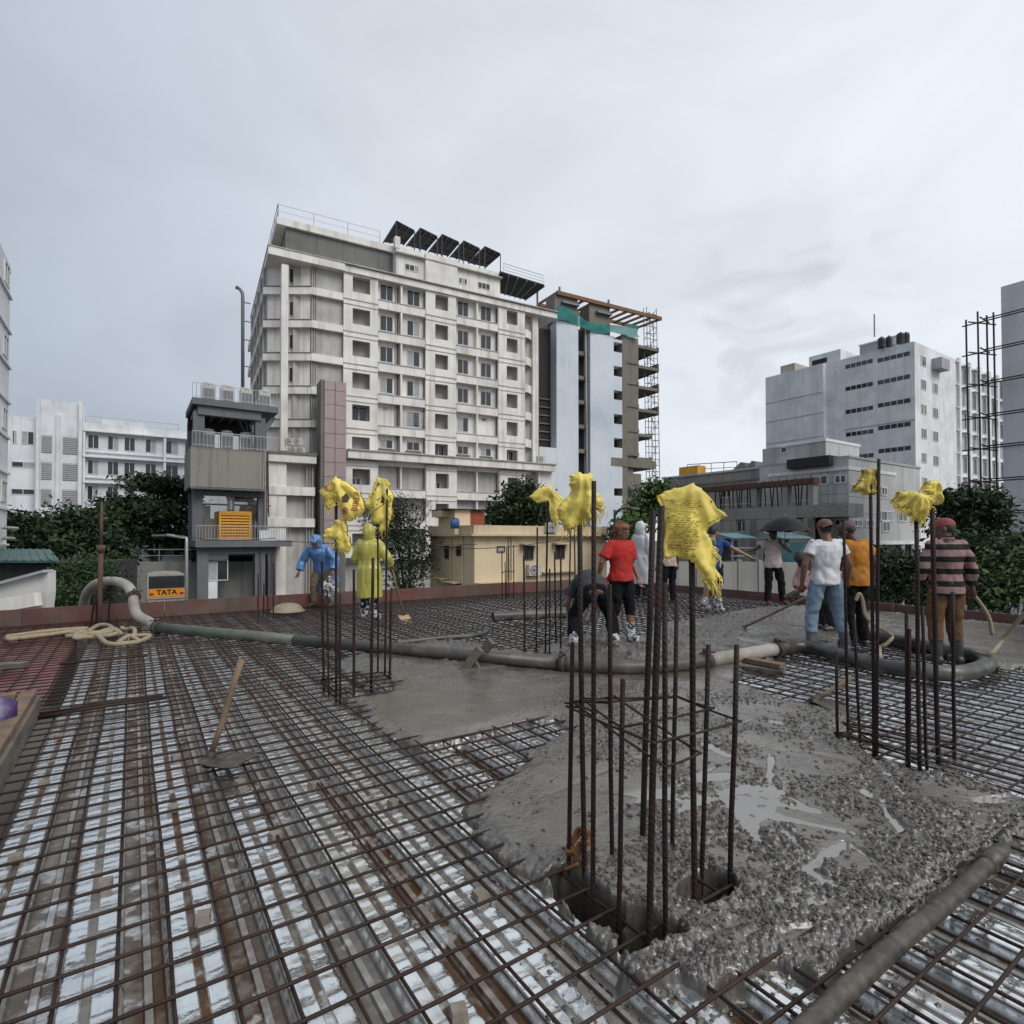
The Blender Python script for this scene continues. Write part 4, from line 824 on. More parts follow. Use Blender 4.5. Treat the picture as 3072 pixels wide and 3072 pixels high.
for ri, (x0, x1, wins, dv) in enumerate(rec):
    S0, S1 = ms(x0), ms(x1); mb = MB()
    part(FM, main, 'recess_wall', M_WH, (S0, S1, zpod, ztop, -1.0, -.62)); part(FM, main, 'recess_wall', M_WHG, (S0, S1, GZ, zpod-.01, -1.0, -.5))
    part(FM, main, 'fin', M_WH, (ms(dv)-.09, ms(dv)+.09, GZ, ztop, -.62, -.04))
    for k in range(9):
        zc_ = cz_[k]; o = -.02 if k < 6 else .18
        part(FM, main, 'spandrel', M_WH, (S0, S1, zc_-PH*.5-PH*.10, zc_-PH*.5+PH*.16, -.62, o))
        part(FM, main, 'ledge', M_WHG, (S0, S1, zc_-PH*.5+PH*.16, zc_-PH*.5+PH*.16+.07, -.62, o+.06))
        for j, (a, b) in enumerate(wins):
            if k in (6, 7, 8): continue
            if k == 4 and ((ri == 0 and j == 0) or (ri == 1 and j == 1)):
                window(FM, main, ms(b)-.9, ms(b)-.3, zc_+.65, zc_+1.0, -.64, 1); continue
            z0_, z1_ = zc_-PH*.24, zc_+PH*.27
            if k == 5: z0_ = zc_-PH*.02
            window(FM, main, ms(a, o=-.6), ms(b, o=-.6), z0_, z1_, -.64, 2)
            if k == 5:
                part(FM, main, 'planter', M_GREYC, (ms(a, o=-.6)-.1, ms(b, o=-.6)+.1, zc_-PH*.34, zc_-PH*.04, -.6, -.35))
            if k == 4 and ri == 0 and j == 1: railing([FM.P(ms(a)-.5, -.1, zc_-.75+q*.22) for q in (0,)]+[FM.P(ms(b)+.6, -.1, zc_-.75)], 1.4, main, M_LITE, .5, .02, 'window_grille', 5)
        if ri == 0:
            for q in range(3):
                mbp = MB(); x_ = ms(940+q*11, o=-.55); mbp.tube([FM.P(x_, -.5, GZ), FM.P(x_, -.5, ztop-.3)], .055, 6)
                if k == 0: mbp.build('drain_pipe', M_PIPEW if q != 1 else M_PROP, main)
# left recess with pipes and the chamfered corner
S0, S1 = ms(488), ms(637)
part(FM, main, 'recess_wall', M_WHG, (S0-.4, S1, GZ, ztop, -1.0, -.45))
for k in range(9): part(FM, main, 'spandrel', M_WH, (S0-.5, S1, cz_[k]-PH*.5-PH*.08, cz_[k]-PH*.5+PH*.14, -.5, -.02))
for q in range(3): x_ = ms(455+q*13, o=-.3); MB().tube([FM.P(x_, -.38, GZ), FM.P(x_, -.38, ztop-.2)], .07, 6).build('drain_pipe', M_PIPEW, main)
pA_ = FM.P(ms(450), -.55, 0); Yc = pA_.y
# chamfer from the facade towards the left flank
ch_d = (FM.d*-1-FM.n*.55).normalized(); ch_n = Vector((ch_d.y, -ch_d.x, 0))
if ch_n.dot(Vector((0, -1, 0))) < 0: ch_n = -ch_n
FCH = Fac((pA_.x, pA_.y), ch_d, ch_n); sCh = FCH.s(zm(195, 1000))
part(FCH, main, 'corner_wall', M_WH, (0, sCh, GZ, ztop, -1.5, 0))
for k in range(9):
    part(FCH, main, 'spandrel', M_WH, (-.3, sCh+.2, cz_[k]-PH*.5-PH*.08, cz_[k]-PH*.5+PH*.14, 0, .45)); part(FCH, main, 'ledge', M_GREYC, (-.3, sCh+.2, cz_[k]-PH*.5+PH*.14, cz_[k]-PH*.5+PH*.14+.08, 0, .5))
    if k < 4: a, b = sorted((FCH.s(zm(322, 1000)), FCH.s(zm(375, 1000)))); window(FCH, main, a, b, cz_[k]-PH*.2, cz_[k]+PH*.25, .0, 2)
pB_ = FCH.P(sCh, 0, 0); FLF = Fac((pB_.x, pB_.y), -FM.n, -FM.d)
part(FLF, main, 'flank_wall', M_WHG, (0, 19, GZ, ztop, -2, 0))
for k in range(9):
    part(FLF, main, 'spandrel', M_WH, (0, 19, cz_[k]-PH*.55, cz_[k]-PH*.32, 0, .35))
    for q in range(5): window(FLF, main, 1.2+q*3.5, 2.8+q*3.5, cz_[k]-PH*.2, cz_[k]+PH*.22, .0, 2)
for q in (.6, 3.2, 3.6, 6.8, 10.2, 14.): MB().tube([FLF.P(q, .3, GZ), FLF.P(q, .3, ztop)], .09, 6).build('drain_pipe', M_PIPEW, main)
# free white column at the corner
part(FM, main, 'corner_column', M_WH, (ms(277, 800, .05), ms(318, 800, .05), zz(1455, 297), zz(375, 297), -.55, .1))
# roof slab, upper terrace wall, crown beam
sC = ms(203, 280, .35)
part(FM, main, 'roof_slab', M_WH, (sC, ms(640), ztop-.15, ztop+PH*.18, -19, .35)); part(FM, main, 'roof_slab', M_WH, (ms(640)+.002, sR+3.0, ztop-.12, ztop+PH*.165, -19, .2))
part(FM, main, 'roof_ledge', M_WHG, (sC-.06, sR+3.05, ztop+PH*.182, ztop+PH*.182+.1, -19, .42))
sU0 = ms(270, 160, -1.5); sU1 = ms(948, 300, -1.5); zu = ztop+PH*.18
zt2 = FM.z(zm(265, 150), -1.2)+.2; 
part(FM, main, 'terrace_wall', M_GREYC, (sU0+.5, sU1-.1, zu, zt2+.1, -16, -1.5))
part(FM, main, 'crown_beam', M_WH, (sU0-.3, sU1, zt2, FM.z(zm(265, 98), -1.2), -17, -1.2))
railing([FM.P(sU0-.2, -17, FM.z(zm(265, 98), -1.2)), FM.P(sU0-.2, -1.3, FM.z(zm(265, 98), -1.2)), FM.P(ms(870, 230), -1.3, FM.z(zm(265, 98), -1.2))], 1.25, main, M_LITE, 2.6, .03, 'roof_railing', 1)
# stair head blocks
sa_, sb_, sc_, sd2 = ms(950, 300), ms(1115, 350), ms(1300, 400), ms(1555, 450)
h1 = FM.z(zm(1030, 285), -.3); h1b = FM.z(zm(1200, 330), -.1); h2 = FM.z(zm(1420, 390), -.3)
part(FM, main, 'stair_block', M_WH, (sa_, sb_, zu, h1, -8, -.35)); part(FM, main, 'stair_block', M_WH, (sb_+.003, sc_, zu, h1b, -8, -.02)); part(FM, main, 'stair_block', M_WH, (sc_+.003, sd2, zu, h2, -8, -.35))
part(FM, main, 'stair_column', M_WH, (ms(943, 250), ms(973, 250), h1-.2, FM.z(zm(958, 212), -.3), -.9, -.3))
part(FM, main, 'block_ledge', M_WHG, (sa_-.1, sd2+.1, zu+.55*(h1-zu)+.7, zu+.55*(h1-zu)+.82, -7.9, .05))
for (a, b, c, d_) in ((1000, 1082, 378, 415), (1315, 1362, 455, 490), (1425, 1495, 483, 520)):
    z0 = FM.z(zm((a+b)/2, d_), -.35); z1 = FM.z(zm((a+b)/2, c), -.35); window(FM, main, ms(a, 400), ms(b, 400), z0, z1, -.36, 3)
# solar panels
M_PV = mat('solar_back', (.030, .031, .034), .8, 0, var=.2); M_PVF = mat('solar_frame', (.07, .07, .072), .6, .2)
for i, (x0, y0, x1, y1, x2, y2, x3, y3) in enumerate([(868, 245, 945, 122, 1050, 178, 985, 258), (1002, 265, 1083, 163, 1182, 212, 1112, 292), (1130, 300, 1210, 200, 1308, 245, 1240, 325), (1255, 330, 1335, 237, 1428, 282, 1360, 358), (1362, 365, 1458, 270, 1548, 312, 1460, 388)]):
    Yp = FM.P(ms((x0+x2)/2, 300), -2.5, 0).y; A0, B0, C0, E0 = At(*zm(x0, y0), Yp+1.4), At(*zm(x1, y1), Yp-1.2), At(*zm(x2, y2), Yp-.2), At(*zm(x3, y3), Yp+2.2)
    t = thing('solar_panel', ['leftmost tilted solar panel rack on the tower roof', 'second tilted solar panel rack from the left on the tower roof', 'middle tilted solar panel rack on the tower roof', 'fourth tilted solar panel rack from the left on the tower roof', 'rightmost tilted solar panel rack on the tower roof'][i], 'solar panel', (A0.x, A0.y, h1), group='tilted solar panel racks')
    up = Vector((0, 0, .08)); MB().hexa([A0, E0, C0, B0, A0+up, E0+up, C0+up, B0+up]).build('panel', M_PV, t, fix=True)
    for q in range(4):
        f = q/3; MB().beam(A0.lerp(E0, f)-up, B0.lerp(C0, f)-up, .09).build('rail', M_PVF, t)
    for q in (.25, .75): MB().beam(A0.lerp(B0, q)-up, E0.lerp(C0, q)-up, .09).build('rail', M_PVF, t)
    MB().beam(C0-up, Vector((C0.x, C0.y, h1-.5)), .10).build('leg', M_PVF, t); MB().beam(B0-up, Vector((B0.x, B0.y, h1-.5)), .10).build('leg', M_PVF, t)
# right roof canopy
Yq = FM.P(ms(1650, 500), -3, 0).y
cp = [At(*zm(1543, 418), Yq-4), At(*zm(1803, 497), Yq-2), At(*zm(1690, 578), Yq+2), At(*zm(1543, 540), Yq+1)]
MB().hexa([*cp, *[q+Vector((0, 0, .15)) for q in cp]]).build('roof_canopy', M_PV, main, fix=True)
for q in range(6): MB().beam(cp[0].lerp(cp[1], q/5)-Vector((0, 0, .06)), cp[3].lerp(cp[2], q/5)-Vector((0, 0, .06)), .12).build('canopy_rib', M_STEEL, main)
MB().beam(cp[1].lerp(cp[2], .35), cp[1].lerp(cp[2], .35)-Vector((0, 0, 4.2)), .22).build('canopy_post', M_STEEL, main)
railing([At(*zm(1566, 420), Yq), At(*zm(1795, 490), Yq+1)], 1.1, main, M_LITE, 3, .03, 'canopy_railing', 2)
# right balconies
sb0, sb1 = ms(1692), ms(1748)
part(FM, main, 'recess_wall', M_WHG, (sb0, sR+1.0, zpod, ztop, -2.6, -1.6))
for k in range(6):
    mb = MB(); n_ = 7; zc_ = cz_[k]-PH*.5
    for i in range(n_):
        f0, f1 = i/n_, (i+1)/n_; o0, o1 = -1.5*f0**2, -1.5*f1**2; a = sb0+(sb1+.5-sb0)*f0; b = sb0+(sb1+.5-sb0)*f1
        mb.hexa([FM.P(a, o0-.15, zc_-.3), FM.P(b, o1-.15, zc_-.3), FM.P(b, o1, zc_-.3), FM.P(a, o0, zc_-.3), FM.P(a, o0-.15, zc_+.6), FM.P(b, o1-.15, zc_+.6), FM.P(b, o1, zc_+.6), FM.P(a, o0, zc_+.6)])
    mb.build('balcony_front', M_WH, main, fix=True); part(FM, main, 'balcony_slab', M_WHG, (sb0, sb1+.5, zc_-.28, zc_-.1, -2.6, -1.0))
part(FM, main, 'corner_column', M_WH, (ms(1748), ms(1780), zpod, ztop, -1.2, -.5))
# podium
ac_unit(FM.P(ms(1770, 1535), .3, zpod+.9), FM.d, FM.n, 'air conditioner unit on the podium ledge at the right end of the apartment tower', 1., .8)
part(FM, main, 'podium_cornice', M_WH, (ms(655), ms(1850, 1560, .9)+.4, zpod, zpod+.75, -1, .9)); part(FM, main, 'ledge', M_WHG, (ms(655), ms(1850, 1560, .9)+.6, zpod+.75, zpod+.87, -1, 1.05))
part(FM, main, 'podium_wall', M_WH, (sR+.4, ms(1850, 1600, .2), GZ, zpod, -3, .2)); part(FM, main, 'podium_wall', M_WHG, (ms(1690), sR+.4, GZ, zpod, -2.4, -.5))
FP = Fac(FM.P(ms(480), 2.2, 0), FM.d, FM.n); ps = lambda x, y=1600: FP.s(zm(x, y)); pz = lambda y, x=300: FP.z(zm(x, y))
part(FP, main, 'podium_wall', M_WHG, (ps(200), ps(475), GZ, pz(1470), -4, -.6)); part(FP, main, 'podium_panel', M_WH, (ps(200), ps(308), GZ, pz(1475), -.6, 0))
part(FP, main, 'podium_cornice', M_WH, (ps(195), ps(478), pz(1520), pz(1475), -3.8, .3)); part(FP, main, 'ledge', M_GREYC, (ps(195), ps(480), pz(1475), pz(1460), -3.8, .4))
for y in (1685, 1870): part(FP, main, 'spandrel', M_WH, (ps(200), ps(472), pz(y+25), pz(y-25), -.58, .12))
for q in range(3): x_ = ps(430+q*16); MB().tube([FP.P(x_, -.3, GZ), FP.P(x_, -.3, pz(1530))], .07, 6).build('drain_pipe', M_PIPEW, main)
for (x0, z0_, dx) in ((330, 1390, 0), (375, 1385, 1), (350, 1440, 2), (395, 1440, 3)):
    ac_unit(FP.P(ps(x0), -.6, pz(z0_+25)), FM.d, FM.n, ['upper left air conditioner unit on the ledge beside the white corner column', 'upper right air conditioner unit on the ledge beside the white corner column', 'lower left air conditioner unit on the ledge beside the white corner column', 'lower right air conditioner unit on the ledge beside the white corner column'][dx])
# pink granite shaft in front
FK = Fac(FM.P(ms(640), 3.0, 0), FM.d, FM.n); ks = lambda x, y=1300: FK.s(zm(x, y)); kz = lambda y, x=590: FK.z(zm(x, y))
gr = thing('granite_shaft', 'slim pink granite clad shaft standing against the apartment tower', 'shaft', FK.P((ks(508)+ks(655))/2, -1, GZ))
part(FK, gr, 'core', M_GREYC, (ks(527)+.02, ks(655)-.02, GZ, kz(1050)-.02, -2.2, -.06)); part(FK, gr, 'side', M_GREYC, (ks(508), ks(527), GZ, kz(1047), -2.2, -.1))
ztt = kz(1050); ph_ = (kz(1105)-kz(1605))/6.
rows_ = [ztt]+[kz(1105)-q*ph_ for q in range(12)]
for i in range(len(rows_)-1):
    if rows_[i+1] < GZ: break
    for (a, b) in ((527, 589), (590, 655)): part(FK, gr, 'panel', M_PINK, (ks(a)+.02, ks(b)-.02, rows_[i+1]+.02, rows_[i]-.02, -.06, random.uniform(-.005, .01)))
# chimney flue on the left flank
fl = thing('flue', 'tall thin grey exhaust flue with a bent top beside the tower flank', 'flue', At(458, 760, 52.)); M_SILV = mat('silver_flue', (.55, .56, .58), .3, .7, var=.15)
MB().tube([At(458, 800, 52.), At(458, 560, 52.), At(457, 552, 52.), At(452, 545, 52.), At(446, 542, 52.)], [.15, .15, .15, .15, .17], 12).build('duct', M_STEEL, fl, True)
for y in (570, 605, 640, 690): MB().beam(At(458, y, 52.), At(472, y+3, 52.6), .08).build('bracket', M_STEEL, fl)
# ---------------------------------------------------------------- tower under construction
z2b = sub(1500, 800, 800)
F2 = Fac((14.67, 75.6), (1.85, 1), (1, -1.85)); t2s = lambda x, y=1000, o=0.: F2.s(z2b(x, y), o); t2z = lambda y, x=700, o=0.: F2.z(z2b(x, y), o)
M_BLU = wallm('pale_blue_wall', (.62, .665, .72), (.66, .69, .72), .5, var=.08, c2=(.45, .51, .59), s2=.25, bump=.003)
M_RAW = wallm('raw_concrete', (.19, .175, .145), (.10, .09, .075), .6)
M_UNLIT = mat('unlit_dark_paint', (.03, .029, .028), .9, var=.3)  # near-black colour stands in for the darkness of unlit openings and interiors
M_ORG = mat('rusty_beam', (.17, .085, .036), .7, 0, var=.3, vs=1)
uc = thing('unfinished_tower', 'pale blue unfinished concrete tower with green netting and open slabs on its right', 'building', F2.P(0, -4, GZ))
zt_ = t2z(480)
part(F2, uc, 'core_wall', M_RAW, (t2s(300), t2s(885), GZ, t2z(440), -12, -1.6))
part(F2, uc, 'slot_wall', M_UNLIT, (t2s(568), t2s(655), GZ, zt_+.5, -1.6, -1.45))
part(F2, uc, 'side_dark_panel', M_UNLIT, (t2s(298), t2s(412), t2z(1305, 350), t2z(420, 350), -1.6, -1.4))  # dark panels behind slot and side bay have the recess shade in their colour
part(F2, uc, 'front_panel', M_BLU, (t2s(410), t2s(568), GZ, t2z(405, 490), -1.6, 0)); part(F2, uc, 'front_panel', M_BLU, (t2s(285), t2s(410)-.003, GZ, t2z(1308, 340), -1.6, -.02))
WY = [(550, 620), (722, 795), (898, 965), (1070, 1140), (1243, 1312), (1605, 1660)]
mb = MB(); sW0, sW1 = t2s(825), t2s(885)
F2.box(mb, t2s(655), sW0, GZ, zt_, -1.6, 0); zprev = GZ
for (a, b) in reversed(WY):
    z1, z0 = t2z(a, 855), t2z(b, 855); F2.box(mb, sW0, sW1, zprev, z0, -1.6, 0); part(F2, uc, 'window_dark_fill', M_UNLIT, (sW0, sW1, z0, z1, -1.6, -1.2)); zprev = z1  # solid dark box paints the unlit inside of each window opening
F2.box(mb, sW0, sW1, zprev, zt_-.3, -1.6, 0); mb.build('front_panel', M_BLU, uc, fix=True)
for y in range(620, 1500, 178): part(F2, uc, 'slot_slab', M_RAW, (t2s(568), t2s(655), t2z(y+14, 610), t2z(y-14, 610), -1.5, -.5))
MB().tube([F2.P(t2s(640), -.3, t2z(1500)), F2.P(t2s(630), -.3, t2z(455))], .12, 6).build('drain_pipe', M_PIPEW, uc)
for (a, b, c, d_) in ((345, 385, 1205, 1280), (350, 385, 1035, 1100)): part(F2, uc, 'window_dark_fill', M_UNLIT, (t2s(a), t2s(b), t2z(d_, 365), t2z(c, 365), -1.4, -1.35))
for y in range(760, 1300, 60): part(F2, uc, 'block_course', M_RAW, (t2s(320), t2s(408), t2z(y+8, 365), t2z(y, 365), -1.4, -1.2)) if y > 900 else None
# raw side bay and cantilevered slabs
part(F2, uc, 'side_wall', M_RAW, (t2s(886), t2s(1012), t2z(1370, 950), t2z(505, 950), -9, -.25)); part(F2, uc, 'side_wall', M_RAW, (t2s(886), t2s(1030), GZ, t2z(1495, 950), -9, -.25)); part(F2, uc, 'side_column', M_RAW, (t2s(886), t2s(925), GZ, t2z(500, 950), -.25, -.05)); part(F2, uc, 'side_column', M_RAW, (t2s(938), t2s(978), t2z(1495, 950), t2z(1370, 950), -1.5, -.4))
for i, (y, x1) in enumerate(((575, 1172), (720, 1172), (870, 1173), (1035, 1173), (1215, 1125), (1388, 1125))):
    z_ = t2z(y, 1090); part(F2, uc, 'slab', M_RAW, (t2s(925 if i else 800, y), t2s(x1, y), z_-.30, z_+.12, -7, -.6)); part(F2, uc, 'slab_edge', M_RAW, (t2s(x1, y)-.25, t2s(x1, y), z_-.42, z_+(.75 if i in (1, 2, 3) else .25), -7, -.55))
    if i: part(F2, uc, 'side_beam', M_RAW, (t2s(925), t2s(1012), t2z(y-20, 960), t2z(y-45, 960), -.25, -.12))
part(F2, uc, 'window_dark_fill', M_UNLIT, (t2s(910), t2s(965), t2z(1660, 940), t2z(1605, 940), -.3, -.22))
part(F2, uc, 'low_slab', M_RAW, (t2s(805, 1400), t2s(1125, 1400), t2z(1445, 850), t2z(1385, 850), -5, .05))
for (a, b, c, d_) in ((400, 565, 200, 410), (650, 800, 268, 490)):
    part(F2, uc, 'roof_column', M_RAW, (t2s(a, 350), t2s(b, 350), t2z(d_, (a+b)/2), t2z(c+10, (a+b)/2), -2.2, -.1)); part(F2, uc, 'bracket_plate', M_STEEL, (t2s(a+45, 350), t2s(b, 350), t2z(c+75, (a+b)/2), t2z(c+60, (a+b)/2), -.1, .4))
B0 = F2.P(t2s(410, 185), .1, t2z(190, 410)); B1 = F2.P(t2s(1165, 378), .1, t2z(380, 1165)); C0 = F2.P(t2s(275, 275, -6), -6, t2z(275, 275, -6)); C1 = F2.P(t2s(1000, 440, -6), -6, t2z(440, 1000, -6))
MB().beam(B0, B1, .3, .48).build('front_beam', M_ORG, uc); MB().beam(C0, C1, .3, .4).build('rear_beam', M_ORG, uc)
for i in range(13): f = i/12; MB().beam(B0.lerp(B1, f), C0.lerp(C1, f), .18, .30).build('cross_beam', M_ORG, uc)
for x, y in ((428, 150), (783, 243)): MB().beam(F2.P(t2s(x, y), .1, t2z(y, x)), F2.P(t2s(x, y), .1, t2z(y+40, x)), .25).build('post', M_RAW, uc)
# green net
M_NET = mat('green_net', (.02, .20, .19), .8, 0, var=.25, vs=2, alpha=.82)
ntp = [(380, 345, 420), (410, 288, 392), (480, 290, 400), (560, 350, 430), (600, 395, 455), (650, 405, 475), (720, 415, 490), (800, 430, 482), (900, 430, 505), (940, 420, 515), (995, 440, 520)]
Pn = np.array([[tuple(F2.P(t2s(x, (a+b)/2), .25+.25*math.sin(i*2.1+j), t2z(a+(b-a)*j/5, x))) for j in range(6)] for i, (x, a, b) in enumerate(ntp)])
tag(MB().grid(Pn).build('safety_net', M_NET, None, True), 'teal green safety net strung round the top of the unfinished tower', 'net')
# scaffold tower beside it
def scaffold(name, label, verts, hz, diag, r, m, cat='scaffolding'):
    t = thing(name, label, cat, verts[0][0])
    for a, b in verts: MB().tube([a, b], r, 5).build('standard', m, t)
    for a, b in hz: MB().tube([a, b], r*.85, 5).build('ledger', m, t)
    for a, b in diag: MB().tube([a, b], r*.7, 4).build('brace', m, t)
    return t
vx = [(1040, 300), (1062, 290), (1085, 330), (1133, 305), (1110, 330)]; V = []
for i, (x, y) in enumerate(vx): o = -1.2-(i % 2)*1.8; V.append((F2.P(t2s(x+(25 if i == 3 else 20), 1500, o), o, t2z(1530, x, o)), F2.P(t2s(x, y, o), o, t2z(y, x, o))))
H = []; Dg = []
for k in range(27):
    f = k/27; P4 = [a.lerp(b, f) for a, b in V]
    if k % 1 == 0: H += [(P4[0], P4[3]), (P4[1], P4[4])] if k % 2 else [(P4[0], P4[1]), (P4[1], P4[3]), (P4[2], P4[3])]
    if k % 2 == 0: Dg += [(P4[0] if k % 4 else P4[4], V[2][0].lerp(V[2][1], min(1, (k+2)/27)))]
    if k % 3 == 0: f2 = (k+3)/27; Dg += [(P4[2] if k % 2 else P4[1], V[3][0].lerp(V[3][1], min(1, f2)))]
scaffold('scaffold_tower', 'slender scaffold tower against the open slabs of the unfinished tower', V, H, Dg, .055, M_STEEL)
# ---------------------------------------------------------------- white block with slit windows (right)
zr = sub(2200, 900, 872)
M_W3 = wallm('white_block', (.76, .77, .79), (.5, .45, .45), .5, var=.09)
M_W3D = wallm('white_block_painted_shade', (.38, .40, .43), (.3, .3, .3), .4)  # darker copy of white_block, with shade put into the colour
c3 = At(1728, 900, 76.); F3L = Fac((c3.x, c3.y), D1, -D2); F3R = Fac((c3.x, c3.y), D2, -D1)
b3 = thing('white_office_block', 'large white block with dark slit windows on its left face, standing at right', 'building', (c3.x, c3.y, GZ))
l3s = lambda x, y=800: F3L.s(zr(x, y)); l3z = lambda y, x=1100: F3L.z(zr(x, y)); r3s = lambda x, y=800: F3R.s(zr(x, y)); r3z = lambda y, x=1300: F3R.z(zr(x, y))
zt3 = l3z(272, 1213)
part(F3L, b3, 'wall', M_W3, (.012, l3s(735), GZ, zt3, -14, 0))
part(F3L, b3, 'recess_wall', M_W3, (l3s(735)+.01, l3s(612), GZ, l3z(395, 680), -14, -.8))
F3B = Fac(F3L.P(0, .8, 0), D1, -D2); part(F3B, b3, 'blank_wall', M_W3, (F3B.s(zr(600, 700)), F3B.s(zr(215, 700)), GZ, F3B.z(zr(600, 420)), -14, 0))
for k, y in enumerate((402, 552, 708, 862, 1018)):
    for (a, b, dy) in ((748, 930, 22), (962, 1178, -24)):
        x_ = (a+b)/2; z_ = l3z(y+dy, x_); s0, s1 = l3s(b), l3s(a); part(F3L, b3, 'window', M_GLASS, (s0, s1, z_-.30, z_+.30, -.3, .012)).location = (0, 0, 0)
        for q in range(1, 5): part(F3L, b3, 'mullion', M_FRAME, (s0+(s1-s0)*q/5-.035, s0+(s1-s0)*q/5+.035, z_-.32, z_+.32, .0, .03))
for k, y in enumerate((555, 700, 860)):
    for (a, b) in ((655, 682), (692, 728)): F_ = Fac(F3L.P(0, -.8, 0), D1, -D2); window(F_, b3, F_.s(zr(b, y)), F_.s(zr(a, y)), F_.z(zr(690, y+30)), F_.z(zr(690, y-30)), .0, 2)
part(F3L, b3, 'ledge', M_W3D, (0, l3s(735), l3z(812, 1100), l3z(806, 1100), 0, .06))
for y in (650, 780, 930): part(F3B, b3, 'ledge', M_W3D, (F3B.s(zr(600, 700)), F3B.s(zr(215, 700)), F3B.z(zr(400, y+4)), F3B.z(zr(400, y)), 0, .05))
part(F3R, b3, 'flank_wall', M_W3, (.012, r3s(1378), GZ, zt3-.002, -13.9, 0))
for k in range(6):
    for (x, dy) in ((1265, 0), (1342, 24)):
        y = 408+k*161+dy
        if k == 0 and x == 1342: continue
        y = [408, 565, 728, 888, 1050, 1212][k]+dy*(1 if k < 3 else .8); window(F3R, b3, r3s(x-17), r3s(x+17), r3z(y+34, x), r3z(y-34, x), .0, 3, .09)
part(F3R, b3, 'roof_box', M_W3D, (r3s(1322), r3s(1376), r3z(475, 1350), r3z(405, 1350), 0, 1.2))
# long rear wing
F3W = Fac(F3R.P(r3s(1386), -1.5, 0), D2, -D1); w3s = lambda x: F3W.s(zr(x, 800)); w3z = lambda y, x: F3W.z(zr(x, y)); ztw = w3z(362, 1400)
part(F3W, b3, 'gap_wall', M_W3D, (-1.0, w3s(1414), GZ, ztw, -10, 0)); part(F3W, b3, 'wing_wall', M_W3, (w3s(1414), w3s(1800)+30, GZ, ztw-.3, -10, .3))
for i, x in enumerate((1450, 1519, 1584, 1650, 1706, 1760)):
    part(F3W, b3, 'pilaster', M_W3, (w3s(x+20), w3s(x+32), GZ, ztw, .3, .7))
    for k in range(6):
        y0 = 488+k*149+i*[34, 28, 22, 14, 6, 2][k] if k < 6 else 0; z_ = w3z(488, 1450)-k*(w3z(488, 1450)-w3z(1088, 1450))/4
        window(F3W, b3, w3s(x-13), w3s(x+13), z_-1.25, z_+1.25, .3, 2, .08); part(F3W, b3, 'sunshade', M_W3, (w3s(x-16), w3s(x+16), z_+1.5, z_+1.62, .3, .9))
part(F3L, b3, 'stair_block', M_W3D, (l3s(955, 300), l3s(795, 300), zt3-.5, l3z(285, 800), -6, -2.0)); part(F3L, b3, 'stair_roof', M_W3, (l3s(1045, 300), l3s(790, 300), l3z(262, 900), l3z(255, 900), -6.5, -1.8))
part(F3B, b3, 'roof_room', M_W3, (F3B.s(zr(690, 400)), F3B.s(zr(480, 400)), F3B.z(zr(600, 420)), F3B.z(zr(600, 340)), -8, -1)); part(F3B, b3, 'roof_dark_sheet', M_UNLIT, (F3B.s(zr(600, 400)), F3B.s(zr(500, 400)), F3B.z(zr(550, 418)), F3B.z(zr(550, 385)), -1.2, -.98)); part(F3B, b3, 'beige_room', wallm('beige', (.45, .42, .34)), (F3B.s(zr(385, 450)), F3B.s(zr(290, 450)), F3B.z(zr(300, 500)), F3B.z(zr(300, 432)), -5, -1))  # the dark sheet on the roof room paints the shade of an opening
MB().tube([At(*zr(938, 245), 80), At(*zr(937, 95), 80)], .09, 5).build('mast', M_STEEL, b3)
M_TANK = mat('black_tank', (.03, .03, .032), .5, var=.2)
for i, (x, y, w_) in enumerate(((985, 320, 45), (1035, 312, 38), (1112, 290, 50), (1148, 288, 44))):
    c = At(*zr(x, y), 79); r_ = w_*.45135/1701*79*.5; t = thing('water_tank', ['black water tank at the left of the white block roof group', 'black water tank second from left on the white block roof', 'black water tank near the roof corner of the white block', 'rightmost black water tank on the white block roof'][i], 'water tank', c, group='black roof tanks')
    MB().loft([[c+Vector((r_*f*math.cos(k*math.pi/8), r_*f*math.sin(k*math.pi/8), h)) for k in range(16)] for f, h in ((.98, 0), (1, .1), (.96, .6), (1, .65), (.97, 1.1), (1, 1.2), (.8, 1.42), (.3, 1.5))]).build('barrel', M_TANK, t, True); MB().tube([c+Vector((0, 0, 1.48)), c+Vector((0, 0, 1.6))], r_*.28, 10).build('lid', M_TANK, t)
# ---------------------------------------------------------------- white wall and scaffold at the right edge
c4 = At(1893, 900, 30.); F4 = Fac((c4.x, c4.y), -D1, -D2)
b4 = thing('white_gable', 'plain white gable wall cut off by the right edge of the picture', 'building', (c4.x, c4.y, GZ))
zt4 = F4.z((1893, 540)); M_W4 = wallm('gable_white', (.72, .74, .77), (.5, .5, .5), .3, var=.08)
part(F4, b4, 'wall', M_W4, (0, 14, GZ, zt4, -8, 0))
for y in (1040, 840): part(F4, b4, 'ledge', M_W4, (-.02, 14, F4.z((1894, y+6)), F4.z((1894, y)), .0, .03))
F4s = Fac(F4.P(0, 1.4, 0), -D1, -D2); V = []; H = []
for (x, y0, o) in ((1552, 130, 1.2), (1630, 75, 1.2), (1690, 100, 0.), (1735, 80, 0.)):
    F_ = Fac(F4.P(0, .5+o, 0), -D1, -D2); s_ = F_.s(zr(x, 600)); V.append((F_.P(s_+.1, 0, GZ), F_.P(s_, 0, F_.z(zr(x, y0)))))
